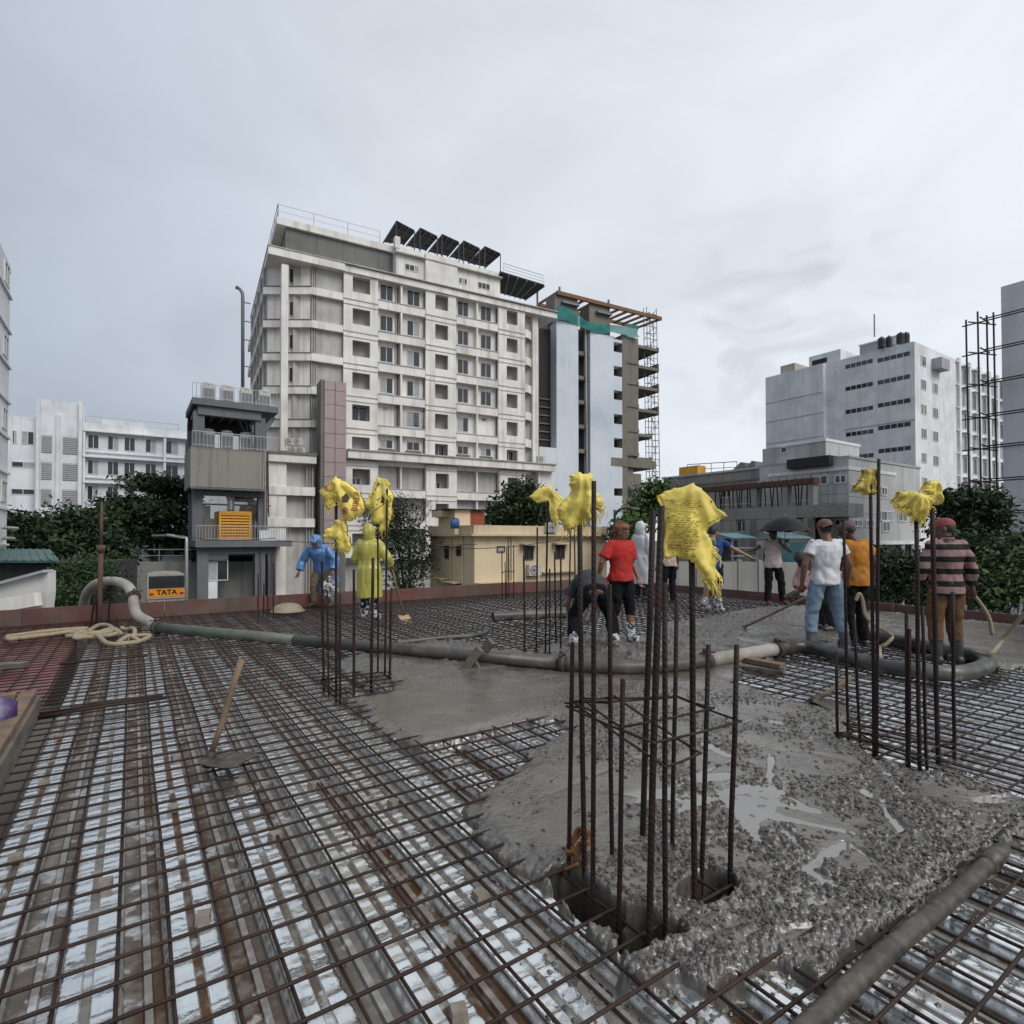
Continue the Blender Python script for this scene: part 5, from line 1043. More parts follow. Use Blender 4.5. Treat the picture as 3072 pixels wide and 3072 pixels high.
for y in (125, 330, 545, 765, 975, 1195, 1410):
    for o, x0, dy in ((1.7, 1520, 10), (.5, 1660, -5)):
        F_ = Fac(F4.P(0, o, 0), -D1, -D2); z_ = F_.z(zr(1690, y+dy)); H.append((F_.P(F_.s(zr(x0, y)), 0, z_), F_.P(9, 0, z_)))
    z_ = F4s.z(zr(1690, y)); H.append((V[0][0].lerp(V[0][1], 0).xy.to_3d()+Vector((0, 0, z_)), V[3][0].xy.to_3d()+Vector((0, 0, z_-.15)))); H.append((V[1][0].xy.to_3d()+Vector((0, 0, z_+.1)), V[2][0].xy.to_3d()+Vector((0, 0, z_+.05))))
scaffold('pole_scaffold', 'tall dark pole scaffold standing before the white gable at the right edge', V, H, [], .045, mat('scaffold_pole', (.05, .042, .038), .7, .2, var=.4, vs=3))
# ---------------------------------------------------------------- white building at the left edge
z6 = sub(0, 600, 1024)
c5 = At(0, 900, 25.); F5 = Fac((c5.x, c5.y), D1, D2); s5 = F5.s((14, 900)); s6 = F5.s((25.5, 900))
b5 = thing('white_tenement', 'tall white building seen edge on at the left border of the picture', 'building', (c5.x, c5.y, GZ)); M_W5 = wallm('tenement_white', (.75, .77, .79), (.42, .41, .4), .5, var=.08)
z5 = F5.z((5, 470)); part(F5, b5, 'wall', M_W5, (-6, s5, GZ, z5, -6, 0)); part(F5, b5, 'rear_wall', M_W5, (s5+.01, s6, GZ, F5.z((20, 492)), -6, -.35)); part(F5, b5, 'parapet', M_W5, (s5-.1, s6+.15, F5.z((20, 492)), F5.z((20, 492))+.25, -6, -.2))
for k in range(12):
    z_ = z5-1.6-k*1.65; part(F5, b5, 'ledge', M_W5, (-6, s5+.05, z_, z_+.10, 0, .10)); part(F5, b5, 'rear_ledge', M_W5, (s5+.05, s6+.1, z_-.3, z_-.22, -.35, -.22))
    if k % 2 == 0 and k < 10: window(F5, b5, s5-1.6, s5-.5, z_+.35, z_+1.3, .0, 2)
MB().tube([F5.P(s5+.5, -.2, GZ), F5.P(s5+.5, -.2, z5-1)], .06, 6).build('drain_pipe', M_PIPEW, b5); MB().tube([At(0, 995, 24), At(32, 997, 26)], .08, 6).build('conduit', M_PIPEW, b5); MB().tube([At(0, 1015, 24), At(26, 1016, 26)], .08, 6).build('conduit', M_PIPEW, b5)
# ---------------------------------------------------------------- distant white block on the left
F6 = Fac((-53.1, 72), D2, -D1); s6_ = lambda x, y=1450: F6.s(z6(x, y)); z6_ = lambda y, x=530: F6.z(z6(x, y))
b6 = thing('white_ward_block', 'long white four storey block with ribbon windows behind the trees at left', 'building', F6.P(8, -4, GZ)); M_W6 = wallm('ward_white', (.74, .76, .79), (.45, .45, .45), .45, var=.08); M_LOUV = mat('louvre', (.42, .43, .43), .7, var=.15)
zt6 = z6_(1262); P6 = (z6_(1365)-z6_(1655))/2
part(F6, b6, 'wall', M_W6, (s6_(40), s6_(1150)+14, GZ, zt6, -10, 0))
part(F6, b6, 'stair_tower', M_W6, (s6_(212), s6_(468), GZ, z6_(1145, 340), -6, .9)); part(F6, b6, 'tower_rib', M_W6, (s6_(212), s6_(232), GZ, z6_(1138, 222), .9, 1.4)); part(F6, b6, 'tower_rib', M_W6, (s6_(448), s6_(468), GZ, z6_(1150, 455), .9, 1.4)); part(F6, b6, 'tower_rib', M_W6, (s6_(322), s6_(345), GZ, z6_(1225, 335), .9, 1.25))
for k in range(4):
    zc_ = z6_(1370)-k*P6
    for (a, b) in ((495, 560), (608, 672), (702, 765), (822, 885), (935, 1010), (1045, 1110)): window(F6, b6, s6_(a), s6_(b), zc_-.85, zc_+.95, .0, 2, .07)
    part(F6, b6, 'ledge', M_W6, (s6_(470), s6_(1120), zc_+1.25, zc_+1.4, 0, .7)); part(F6, b6, 'ledge', M_W6, (s6_(470), s6_(1120), zc_-1.35, zc_-1.22, 0, .25))
    for x in (470, 925): part(F6, b6, 'fin', M_W6, (s6_(x), s6_(x+14), zc_-2, zc_+1.4, 0, .6))
    zl_ = z6_(1405)-k*P6
    for (a, b) in ((238, 300), (358, 443)):
        lo = part(F6, b6, 'louvre', M_LOUV, (s6_(a), s6_(b), zl_-1.1, zl_+1.1, .9, .93))
        mb = MB()
        for q in range(9): F6.box(mb, s6_(a)+.05, s6_(b)-.05, zl_-1.0+q*.23, zl_-.9+q*.23, .93, 1.02)
        tag(mb.build('slats', M_LOUV, lo, fix=True), kind='stuff')
    for (a, b) in ((68, 95), (120, 192)) if k == 0 else ((65, 200),):
        window(F6, b6, s6_(a), s6_(b), z6_(1345, 130)-k*P6-(.8 if k == 0 else .35), z6_(1345, 130)-k*P6+(.8 if k == 0 else .35), .0, 2, .07)
railing([F6.P(s6_(480), -.5, zt6-.6), F6.P(s6_(1010), -.5, zt6-.6)], 1.5, b6, M_LITE, 5, .04, 'roof_railing', 1); part(F6, b6, 'parapet', M_W6, (s6_(575), s6_(815), zt6, zt6+.6, -1, -.02)); part(F6, b6, 'parapet', M_W6, (s6_(855), s6_(1120)+12, zt6-.01, zt6+.02, -1, -.02))
# ---------------------------------------------------------------- generator house
zg = sub(540, 1140, 360, 1054)
p7 = At(440, 900, 44.); F7 = Fac((p7.x, p7.y), D2, -D1); g7 = lambda x, y=800, o=0.: F7.s(zg(x, y), o); h7 = lambda y, x=450, o=0.: F7.z(zg(x, y), o)
M_G7 = wallm('blue_grey_paint', (.145, .15, .16), (.10, .1, .1), .5); M_C7 = wallm('stained_concrete', (.27, .255, .22), (.12, .11, .095), .65, s2=.5)
gh = thing('generator_house', 'open concrete frame house with stained wall and railed decks carrying machines', 'building', F7.P(0, -3, GZ))
L0, R0 = g7(150), g7(840, 1600)
zd1 = h7(1410, 550); zd2 = h7(605, 430); zd3 = h7(200, 480); D7 = 6.
part(F7, gh, 'lower_deck', M_G7, (g7(130, 1440), g7(972, 1440), h7(1465, 550), zd1, -D7, .6))
for x in (152, 660): part(F7, gh, 'column', M_G7, (g7(x, 1600), g7(x, 1600)+.75, GZ, h7(1465, 550), -.8, 0))
part(F7, gh, 'column', M_G7, (g7(770, 1600), g7(845, 1600), GZ, h7(1465, 550), -.6, 0)); part(F7, gh, 'lower_beam', M_G7, (g7(152, 1500), g7(845, 1500), h7(1530, 500), h7(1466, 500), -.6, -.05))
part(F7, gh, 'back_wall', M_UNLIT, (g7(152, 1600), g7(850, 1600), GZ, h7(1470, 500), -D7, -D7+.2)); part(F7, gh, 'kiosk_wall', M_G7, (g7(230, 1700), g7(425, 1700), h7(1580, 330), h7(1530, 330), -.5, -.1)); window(F7, gh, g7(232, 1700), g7(428, 1700), h7(1765, 330), h7(1585, 330), -.4, 2, .06); part(F7, gh, 'kiosk_panel', M_W6, (g7(232, 1800), g7(330, 1800), GZ, h7(1770, 330), -.5, -.05))
zs = h7(945, 400); part(F7, gh, 'stained_wall', M_C7, (g7(92, 780), g7(745, 780), zs, zd2, -D7, -.0))
for x in (330, 530): part(F7, gh, 'wall_joint', M_C7, (g7(x, 780)-.01, g7(x, 780)+.02, zs+.02, zd2-.1, 0, .012))
mb = MB()
n_ = 30
for i in range(n_): a = g7(90, 950)+(g7(745, 950)-g7(90, 950))*i/n_; w_ = (g7(745, 950)-g7(90, 950))/n_; mb.hexa([F7.P(a, -.2, zs-.02), F7.P(a+w_/2, -.2, zs+.06), F7.P(a+w_/2, .9, zs-.20), F7.P(a, .9, zs-.28), F7.P(a, -.2, zs), F7.P(a+w_/2, -.2, zs+.08), F7.P(a+w_/2, .9, zs-.18), F7.P(a, .9, zs-.26)]); mb.hexa([F7.P(a+w_/2, -.2, zs+.06), F7.P(a+w_, -.2, zs-.02), F7.P(a+w_, .9, zs-.28), F7.P(a+w_/2, .9, zs-.20), F7.P(a+w_/2, -.2, zs+.08), F7.P(a+w_, -.2, zs), F7.P(a+w_, .9, zs-.26), F7.P(a+w_/2, .9, zs-.18)])
mb.build('awning', M_STEEL, gh, fix=True)
part(F7, gh, 'mid_beam', M_G7, (g7(150, 990), g7(740, 990), h7(1020, 420), zs-.3, -.5, -.1))
for x in (110, 690): part(F7, gh, 'column', M_G7, (g7(x, 1150), g7(x, 1150)+.7, zd1, zs, -.9, -.15)); part(F7, gh, 'column', M_G7, (g7(x+20, 1150), g7(x+20, 1150)+.5, zd1, zs, -D7, -D7+.5))
part(F7, gh, 'soffit', M_UNLIT, (g7(110, 990), g7(740, 990), zs-.1, zs-.02, -D7, -.3))
part(F7, gh, 'rear_unit', M_W6, (g7(175, 1150), g7(330, 1150), h7(1240, 250), h7(1075, 250), -D7+.6, -D7+1.2))
# top level frame
zr3 = h7(300, 430)
for x in (118, 665): part(F7, gh, 'column', M_G7, (g7(x, 400), g7(x, 400)+.75, zd2, zr3, -.8, -.1)); part(F7, gh, 'column', M_G7, (g7(x, 400), g7(x, 400)+.6, zd2, zr3, -D7, -D7+.6))
part(F7, gh, 'roof_deck', M_G7, (g7(105, 190), g7(858, 190), zr3+.45, zd3, -D7, .3)); part(F7, gh, 'roof_beam', M_G7, (g7(155, 250), g7(715, 250), zr3-.25, zr3+.44, -.5, .05)); part(F7, gh, 'soffit', M_UNLIT, (g7(120, 300), g7(720, 300), zr3+.35, zr3+.43, -D7+.3, -.6)); part(F7, gh, 'rear_beam', M_UNLIT, (g7(120, 300), g7(720, 300), zr3-.7, zr3+.34, -D7+.2, -D7+.6))
MB().beam(F7.P(g7(725, 400), -.4, zr3-1.2), F7.P(g7(835, 330), -.4, zr3+.2), .35).build('brace', M_G7, gh)
for (x0, x1, y0, y1) in ((110, 850, 172, 180), (110, 860, 580, 610)): railing([F7.P(g7(x0, 200, .2), .15, zd3 if y0 < 300 else zd2), F7.P(g7(x1, 200, .2), .15, zd3 if y0 < 300 else zd2)], 1.15, gh, M_LITE, .25, .018)
railing([F7.P(g7(145, 1400, .5), .5, zd1), F7.P(g7(965, 1400, .5), .5, zd1)], 1.15, gh, M_LITE, .2, .016)
for i, (x, lv) in enumerate(((255, 0), (422, 0), (590, 0), (750, 0), (255, 1), (420, 1), (585, 1))):
    z_ = zd3 if lv == 0 else zd2; c = F7.P(g7(x, 200 if lv == 0 else 550, -1), -1.2, z_); nm = ['first', 'second', 'third', 'fourth'][i if i < 4 else i-4]
    t = thing('condenser', f'{nm} outdoor cooling unit from the left on the {"top" if lv == 0 else "middle"} deck of the generator house', 'cooling unit', c, group='cooling units on the generator house')
    MB().obox(c-D2*.45, D2*.9, D1*.7, (0, 0, 1.45)).build('casing', M_AC, t, fix=True); MB().obox(c-D2*.38-D1*.02, D2*.76, D1*.03, (0, 0, 1.15)).build('coil', M_STEEL, t, fix=True); MB().tube([c+D1*.35+Vector((0, 0, 1.45)), c+D1*.35+Vector((0, 0, 1.62))], .40, 14).build('fan_cowl', M_AC, t, True)
# pipes, cable drops and a ladder on the generator house
for i, (x, y0, y1, o) in enumerate(((748, 620, 1460, .12), (765, 640, 1200, .3), (735, 640, 980, .1), (820, 1500, 1900, .15), (800, 1500, 1880, .2), (700, 1480, 1900, .2))): MB().tube([F7.P(g7(x, y0), o, h7(y0, x)), F7.P(g7(x+(8 if i % 2 else -5), y1), o, h7(y1, x))], .045 if i < 3 else .03, 6).build('service_pipe', M_PIPEW if i in (0, 2) else M_TANK, gh)
for i in range(5): MB().tube([F7.P(g7(560+i*60, 300), -2.5, zr3+.2), F7.P(g7(620+i*25, 420), -2.5, zr3-1.0)], .06, 5).build('frame_tube', M_STEEL, gh)
for i in range(7): MB().beam(F7.P(g7(150+i*90, 300), -.7, zr3+.25), F7.P(g7(150+i*90, 300), -D7+.5, zr3+.25), .12, .2).build('joist', M_STEEL, gh)
# generator
M_GEN = mat('generator_yellow', (.62, .30, .04), .5, 0, var=.12, vs=2, streak=(.3, .16, .04), sa=.4)
gx0, gx1 = g7(342, 1280, -.3), g7(628, 1280, -.3); gzt = h7(1152, 480, -.3); gb = zd1+.05
gen = thing('generator', 'orange yellow louvred generator set on the railed lower deck', 'generator', F7.P((gx0+gx1)/2, -1.5, zd1))
part(F7, gen, 'canopy', M_GEN, (gx0, gx1, gb, gzt, -3.4, -.42)); mb = MB(); F7.hole(mb, gx0, gx1, gb, gzt, -.42, -.28, (gx0+.16, gx1-.16, gb+.1, gzt-.22)); mb.build('front_frame', M_GEN, gen, fix=True)
nl = 9
for i in range(nl):
    z_ = gb+.18+(gzt-gb-.45)*i/(nl-1); mb = MB(); mb.hexa([F7.P(gx0+.16, -.42, z_+.10), F7.P(gx1-.16, -.42, z_+.10), F7.P(gx1-.16, -.26, z_-.06), F7.P(gx0+.16, -.26, z_-.06), F7.P(gx0+.16, -.42, z_+.15), F7.P(gx1-.16, -.42, z_+.15), F7.P(gx1-.16, -.26, z_-.01), F7.P(gx0+.16, -.26, z_-.01)]); mb.build('louvre_blade', M_GEN, gen, fix=True)
part(F7, gen, 'side_box', M_RAW, (gx0-1.0, gx0-.02, gb, gzt-.6, -3, -.9))
c = F7.P(g7(455, 1140, -1), -1.6, gzt); MB().tube(catmull([c, c+Vector((0, 0, .9)), c+Vector((0, 0, 1.35))-D2*.1, c+Vector((0, 0, 1.45))+D1*.5, c+Vector((0, 0, 1.3))+D1*.9], 5), .27, 12).build('exhaust', M_SILV, gen, True)
MB().tube([c+Vector((0, 0, 1.05))+D1*.5+D2*.2, c+Vector((0, 0, 1.0))+D1*.5+D2*2.9], .20, 12).build('silencer', M_SILV, gen, True); MB().beam(c-D2*2.4+Vector((0, 0, .55)), c+D2*3+Vector((0, 0, .55)), .12).build('pipe_frame', M_STEEL, gen); MB().beam(c-D2*2.4+Vector((0, 0, .55)), c-D2*2.4+Vector((0, 0, -1.2)), .12).build('pipe_frame', M_STEEL, gen)
Pt = np.array([[tuple(F7.P(g7(530, 1150, -.6)+(g7(775, 1150, -.6)-g7(530, 1150, -.6))*i/14, -.55-1.0*math.sin(j/9*1.4)+.1*math.sin(i*1.3+j), gzt+.55-.25*(i/14)-(j/9)*1.5*(.55+.45*i/14)+.08*math.sin(i*.9)*j/9)) for j in range(10)] for i in range(15)])
tag(MB().grid(Pt).build('tarpaulin', mat('grey_tarp', (.33, .35, .39), .45, 0, var=.2, vs=2), None, True), 'pale grey tarpaulin draped beside the yellow generator', 'tarpaulin')
part(F7, thing('parapet_slab', 'white panel leaning on the railing right of the generator', 'panel', F7.P(g7(840, 1360), .3, zd1)), 'slab', M_W6, (g7(690, 1360), g7(850, 1360), zd1, h7(1320, 760), .2, .28))
# ---------------------------------------------------------------- yellow house
c8 = At(895, 1020, 30.); F8L = Fac((c8.x, c8.y), D1, -D2); F8R = Fac((c8.x, c8.y), D2, -D1)
M_Y8 = wallm('cream_wall', (.66, .54, .36), (.40, .31, .2), .35, var=.07, ss=(1.2, 1.2, .15)); M_Y8D = wallm('cream_trim', (.60, .50, .34), (.3, .22, .15), .5)
yh = thing('yellow_house', 'low cream yellow flat roofed house beyond the far edge board', 'house', (c8.x, c8.y, GZ))
el = lambda x, y=900: F8L.s(zE(x, y)); er = lambda x, y=900: F8R.s(zE(x, y)); ez = lambda y: F8R.z(zE(700, y))
zp8, zc8 = ez(628), ez(745); lw = el(182); rw = 9.5
part(F8L, yh, 'wall', M_Y8, (.012, lw, GZ, zc8, -8, 0)); part(F8R, yh, 'wall', M_Y8, (.012, rw, GZ, zc8-.002, -5, 0))
part(F8L, yh, 'parapet', M_Y8D, (-.088, lw+.1, zc8+.1, zp8, -8, .1)); part(F8R, yh, 'parapet', M_Y8D, (-.088, rw, zc8+.1, zp8-.002, -5, .1)); part(F8L, yh, 'eave', M_Y8D, (-.388, lw+.35, zc8, zc8+.1, -8, .4)); part(F8R, yh, 'eave', M_Y8D, (-.388, rw, zc8+.001, zc8+.098, -5, .398))
M_WIN8 = mat('brown_shutter', (.09, .06, .045), .6, var=.3)
for (a, b, c, d_) in ((342, 384, 850, 992), (468, 514, 850, 955)): window(F8L, yh, el(b), el(a), F8L.z(zE(420, d_)), F8L.z(zE(420, c)), .0, 1, .05, None, 'window', mf=M_WIN8)
part(F8L, yh, 'sunshade', M_Y8D, (el(525), el(300), F8L.z(zE(420, 848)), F8L.z(zE(420, 838)), 0, .45))
for (a, b, y) in ((240, 395, 1200), (390, 525, 1225)): part(F8L, yh, 'sunshade', M_Y8D, (el(b), el(a), F8L.z(zE(420, y+12)), F8L.z(zE(420, y)), 0, .6)); window(F8L, yh, el(b-10), el(b-55), F8L.z(zE(420, y+60)), F8L.z(zE(420, y+14)), .0, 1, .05, mf=M_WIN8)
for (a, b, c, d_) in ((1182, 1285, 848, 1000), (1525, 1620, 838, 988), (895, 980, 852, 918)): window(F8R, yh, er(a), er(b), F8R.z(zE((a+b)/2, d_)), F8R.z(zE((a+b)/2, c)), .0, 2 if a > 1000 else 1, .05, mf=M_WIN8); part(F8R, yh, 'sunshade', M_Y8D, (er(a-40), er(b+30), F8R.z(zE(a, c))+.02, F8R.z(zE(a, c))+.12, 0, .45)) if a > 1000 else None
part(F8R, yh, 'bay_wall', M_Y8, (er(1310), er(1740), F8R.z(zE(1500, 1135)), F8R.z(zE(1500, 840)), -.1, .25)) if False else None
for x in (412, 540): MB().tube([F8L.P(el(x), .06, GZ), F8L.P(el(x), .06, zc8)], .045, 6).build('drain_pipe', M_Y8D, yh)
for x in (1022, 1050): MB().tube([F8R.P(er(x), .06, GZ), F8R.P(er(x), .06, zc8)], .045, 6).build('drain_pipe', M_Y8D, yh)
part(F8R, yh, 'ledge', M_Y8D, (er(660), er(1100), ez(1262), ez(1245), 0, .5)); part(F8R, yh, 'ledge', M_Y8D, (er(1360), er(1730), F8R.z(zE(1500, 1135)), F8R.z(zE(1500, 1120)), 0, .3))
ac_unit(F8R.P(er(1275), .02, F8R.z(zE(1275, 1165))), D2, -D1, 'air conditioner unit low on the yellow house wall', .85, .6); ac_unit(F8R.P(er(1460), .1, F8R.z(zE(1460, 705))), D2, -D1, 'air conditioner unit high on the yellow house parapet', .8, .55)
rt0 = F8R.P(er(760, 550), -2.2, zp8-.4); th_ = thing('roof_tank_room', 'cream tank room with rusty red sheet side on the yellow house roof', 'roof room', rt0)
part(F8R, th_, 'wall', M_Y8, (er(590, 550), er(760, 550), zp8-.6, F8R.z(zE(700, 470), -1.5), -3.5, -1.5)); part(F8R, th_, 'rusty_side', mat('rust_red_sheet', (.24, .055, .025), .7, var=.35, vs=2), (er(760, 550)+.002, er(918, 550), zp8-.6, F8R.z(zE(700, 475), -1.5), -3.4, -1.5)); part(F8R, th_, 'lid', M_DARK, (er(505, 470), er(920, 470), F8R.z(zE(700, 470), -1.5), F8R.z(zE(700, 460), -1.5), -3.7, -1.3)); part(F8R, th_, 'side_wall', M_Y8, (er(505, 500), er(590, 500), F8R.z(zE(700, 540), -1.5), F8R.z(zE(700, 472), -1.5), -3.4, -2.2))
for i, x in enumerate((520, 545, 570)):
    c = F8R.P(er(x, 600), -1.0, zp8-.18); t = thing('blue_drum', ['left blue drum on the yellow house roof', 'middle blue drum on the yellow house roof', 'right blue drum on the yellow house roof'][i], 'drum', c, group='blue drums on the house roof'); MB().tube([c, c+Vector((0, 0, .48)), c+Vector((0, 0, .52))], [.12, .12, .06], 10).build('body', mat('blue_plastic', (.03, .10, .25), .5), t, True); MB().tube([c+Vector((0, 0, .51)), c+Vector((0, 0, .57))], .05, 8).build('cap', M_DARK, t)
# ---------------------------------------------------------------- grey low complex on the right
zG = sub(1940, 1300, 840); M_G9 = wallm('grey_panel', (.50, .505, .50), (.24, .23, .22), .5, var=.08); M_B9 = wallm('grey_block', (.30, .295, .275), (.13, .125, .11), .6)
c9 = At(*zG(1395, 500), 38.); F9L = Fac((c9.x, c9.y), D1, -D2); F9R = Fac((c9.x, c9.y), D2, -D1); a9 = lambda x, y=450, o=0.: F9L.s(zG(x, y), o); e9 = lambda y, x=1100, o=0.: F9L.z(zG(x, y), o); r9 = lambda x, y=450: F9R.s(zG(x, y)); q9 = lambda y, x=1600: F9R.z(zG(x, y))
g9 = thing('grey_panel_building', 'grey panel clad building with small white framed windows behind the workers', 'building', (c9.x, c9.y, GZ))
zt9 = e9(250, 1390); zb9 = e9(745, 1390)
part(F9L, g9, 'wall', M_G9, (.012, a9(845), zb9, zt9, -7, 0)); part(F9R, g9, 'flank_wall', M_G9, (.012, r9(1888), zb9+.002, q9(200, 1600), -6.5, 0))
part(F9L, g9, 'parapet', M_W3, (-.05, a9(840), zt9, zt9+.22, -7, .08)); part(F9R, g9, 'roof_edge', M_W3D, (.0, r9(1890), q9(200, 1600), q9(200, 1600)+.15, -6.6, .06)); part(F9L, g9, 'base_beam', M_W3, (-.05, a9(1140), zb9-.25, zb9, -6, .06)); part(F9R, g9, 'base_beam', M_W3, (-.05, r9(1888), zb9-.252, zb9-.002, -6, .06))
for x in (1140, 1200, 1250, 1305): part(F9L, g9, 'panel_joint', M_B9, (a9(x)-.015, a9(x)+.015, zb9, zt9, 0, .012))
for y in (285, 360, 430, 490): part(F9L, g9, 'panel_joint', M_B9, (0, a9(1140), e9(y)-.012, e9(y)+.012, 0, .014)); 
for y in (450, 560): part(F9R, g9, 'panel_joint', M_B9, (0, r9(1888), q9(y)-.012, q9(y)+.012, 0, .014))
for (a, b, c, d_) in ((1150, 1255, 290, 355), (1298, 1382, 285, 345), (1295, 1378, 592, 640)): window(F9L, g9, a9(b), a9(a), e9(d_, (a+b)/2), e9(c, (a+b)/2), .0, 2, .09)
for (a, b, c, d_) in ((1405, 1455, 350, 400), (1412, 1480, 595, 645), (1505, 1565, 598, 648), (1610, 1692, 535, 605), (1620, 1672, 605, 680), (1730, 1790, 540, 610), (1815, 1860, 545, 610), (1615, 1655, 370, 430)): window(F9R, g9, r9(a), r9(b), q9(d_, (a+b)/2), q9(c, (a+b)/2), .0, 2, .08)
part(F9L, g9, 'upper_room', M_G9, (a9(1237, 150, -2)+.012, a9(900, 150, -2), zt9-.2, e9(85, 1000, -2), -7, -2)); part(F9L, g9, 'upper_parapet', M_W3, (a9(1240, 80, -2), a9(895, 80, -2), e9(85, 1000, -2), e9(85, 1000, -2)+.2, -7.1, -1.9))
FU = Fac(F9L.P(a9(1237, 150, -2), -2, 0), D2, -D1); part(FU, g9, 'upper_flank', M_G9, (0.012, FU.s(zG(1388, 150)), zt9-.2, FU.z(zG(1300, 60)), -5, -.01)); window(Fac(F9L.P(0, -2, 0), D1, -D2), g9, a9(972, 110, -2), a9(925, 110, -2), e9(138, 950, -2), e9(92, 950, -2), .0, 1, .08)
part(F9R, g9, 'dark_room', M_UNLIT, (r9(1385, 200)-.4, r9(1595, 200)-1.5, q9(240), q9(175), -4, -1))
for x in (1665, 1700, 1760, 1830): part(F9R, g9, 'stilt', M_B9, (r9(x), r9(x)+.4, GZ, zb9-.25, -.5, -.05))
part(F9R, g9, 'undercroft_dark_fill', M_UNLIT, (.2, r9(1888), GZ, zb9-.25, -6, -3)); part(F9L, g9, 'undercroft_dark_fill', M_UNLIT, (0, a9(845), GZ, zb9-.25, -6.8, -.6))  # dark boxes paint the shade below the raised floor
# long low concrete wing to the left
F9W = Fac(F9L.P(0, -2.5, 0), D1, -D2); w9 = lambda x, y=400: F9W.s(zG(x, y)); v9 = lambda y, x=500: F9W.z(zG(x, y))
lw9 = thing('concrete_wing', 'long low grey concrete wing with ducts on its roof left of the panel building', 'building', F9W.P(w9(500), -4, GZ))
part(F9W, lw9, 'wall', M_B9, (w9(900), w9(115), GZ, v9(275, 500), -6, 0)); part(F9W, lw9, 'coping', M_G9, (w9(905), w9(110), v9(275, 500), v9(262, 500), -6, .15)); part(F9W, lw9, 'band', M_RAW, (w9(900), w9(150), v9(345, 500), v9(335, 500), 0, .12))
window(F9W, lw9, w9(588), w9(520), v9(445, 550), v9(395, 550), .0, 2, .07)
for i, (x0, x1) in enumerate(((485, 580), (575, 652))):
    p = F9W.P(w9((x0+x1)/2, 240), -2, v9(262, 520)); t = thing('roof_duct', ['left slanted roof duct on the concrete wing', 'right slanted roof duct on the concrete wing'][i], 'duct', p); w_ = abs(w9(x0)-w9(x1)); MB().prism([p-D1*w_*.5, p+D1*w_*.5, p+D1*w_*.35+Vector((0, 0, .35)), p-D1*w_*.2+Vector((0, 0, .9)), p-D1*w_*.5+Vector((0, 0, .8))], p, p+D2*1.5).build('hood', M_STEEL, t, fix=True); MB().obox(p-D1*w_*.3+D2*.2, D1*w_*.5, D2*1.0, (0, 0, -.3)).build('base', M_STEEL, t, fix=True)
railing([F9W.P(w9(140), -3, v9(265, 200)), F9W.P(w9(480), -3, v9(265, 400))], 1.0, lw9, M_STEEL, 1.2, .03, 'roof_railing', 1)
sk = F9W.P(w9(128), -2.0, v9(290, 200)); tag(MB().obox(sk, -D1*2.2, D2*1.2, (0, 0, 1.0)).build('yellow_skip', mat('skip_yellow', (.5, .26, .03), .6, var=.2), None, fix=True), 'yellow orange skip on the roof at the foot of the scaffold tower', 'skip')
# unfinished concrete frame in front
F9F = Fac(F9L.P(0, 2.2, 0), D1, -D2); f9 = lambda x, y=450: F9F.s(zG(x, y)); k9 = lambda y, x=900: F9F.z(zG(x, y))
fr9 = thing('unfinished_building', 'unfinished concrete frame with rusty top beam and thin props before the grey building', 'building', F9F.P(f9(800), -1.5, GZ))
part(F9F, fr9, 'beam_band', M_B9, (f9(1390), f9(380), k9(585, 1000), k9(500, 1000), -2, 0)); 
for i in range(18):
    a = f9(1388)+(f9(660)-f9(1388))*i/18; b = f9(1388)+(f9(660)-f9(1388))*(i+1)/18
    for j in range(5):
        z0 = k9(500, 1000)-(k9(500, 1000)-k9(585, 1000))*(j+1)/5; z1 = k9(500, 1000)-(k9(500, 1000)-k9(585, 1000))*j/5; oo = (b-a)*.5*(j % 2)
        if a+oo > f9(1150): continue
        part(F9F, fr9, 'block', M_B9, (a+oo+.012, b+oo-.012, z0+.012, z1-.012, 0, random.uniform(.012, .03)))
mb = MB(); z0, z1 = GZ, k9(587, 1000)
cur_ = f9(1145)
for (a, b, c, d_) in ((1000, 1080, 595, 680), (612, 675, 602, 680)):
    F9F.box(mb, cur_, f9(b), z0, z1, -.3, -.02); F9F.box(mb, f9(b), f9(a), z0, k9(d_, a), -.3, -.02); window(F9F, fr9, f9(b), f9(a), k9(d_, (a+b)/2), k9(c, (a+b)/2), -.25, 2, .05); cur_ = f9(a)
F9F.box(mb, cur_, f9(380), z0, z1, -.3, -.02); mb.build('infill_wall', M_B9, fr9, fix=True); part(F9F, fr9, 'room', M_UNLIT, (f9(1140), f9(380), GZ, z1, -2, -1.0))
for x in (1130, 950, 735): part(F9F, fr9, 'column', M_B9, (f9(x+18), f9(x-18), k9(505, x), k9(330, x), -.6, -.05)); part(F9F, fr9, 'column', M_RAW, (f9(x+18), f9(x-18), GZ, k9(590, x), -.02, .06))
zbm = k9(345, 900); part(F9F, fr9, 'rusty_beam', M_PROP, (f9(1160), f9(380), zbm-.22, zbm+.18, -.7, .05))
for i in range(16): a = f9(1160)+(f9(380)-f9(1160))*i/16; MB().beam(F9F.P(a, .08, zbm-.2), F9F.P(a+.25, .08, zbm+.35), .05).build('beam_bar', M_PROP, fr9)
for i in range(26): a = f9(1115)+(f9(430)-f9(1115))*(i+random.uniform(-.3, .3))/26; MB().tube([F9F.P(a+random.uniform(-.15, .15), -.4, k9(505, 900)), F9F.P(a, -.4, zbm-.2)], .045, 5).build('prop', M_RUST, fr9)
for (a, b, y) in ((980, 1100, 470), (760, 850, 470), (480, 690, 470)): MB().beam(F9F.P(f9(b), -.4, k9(y)), F9F.P(f9(a), -.4, k9(y)), .06).build('tie_rail', M_LITE, fr9)
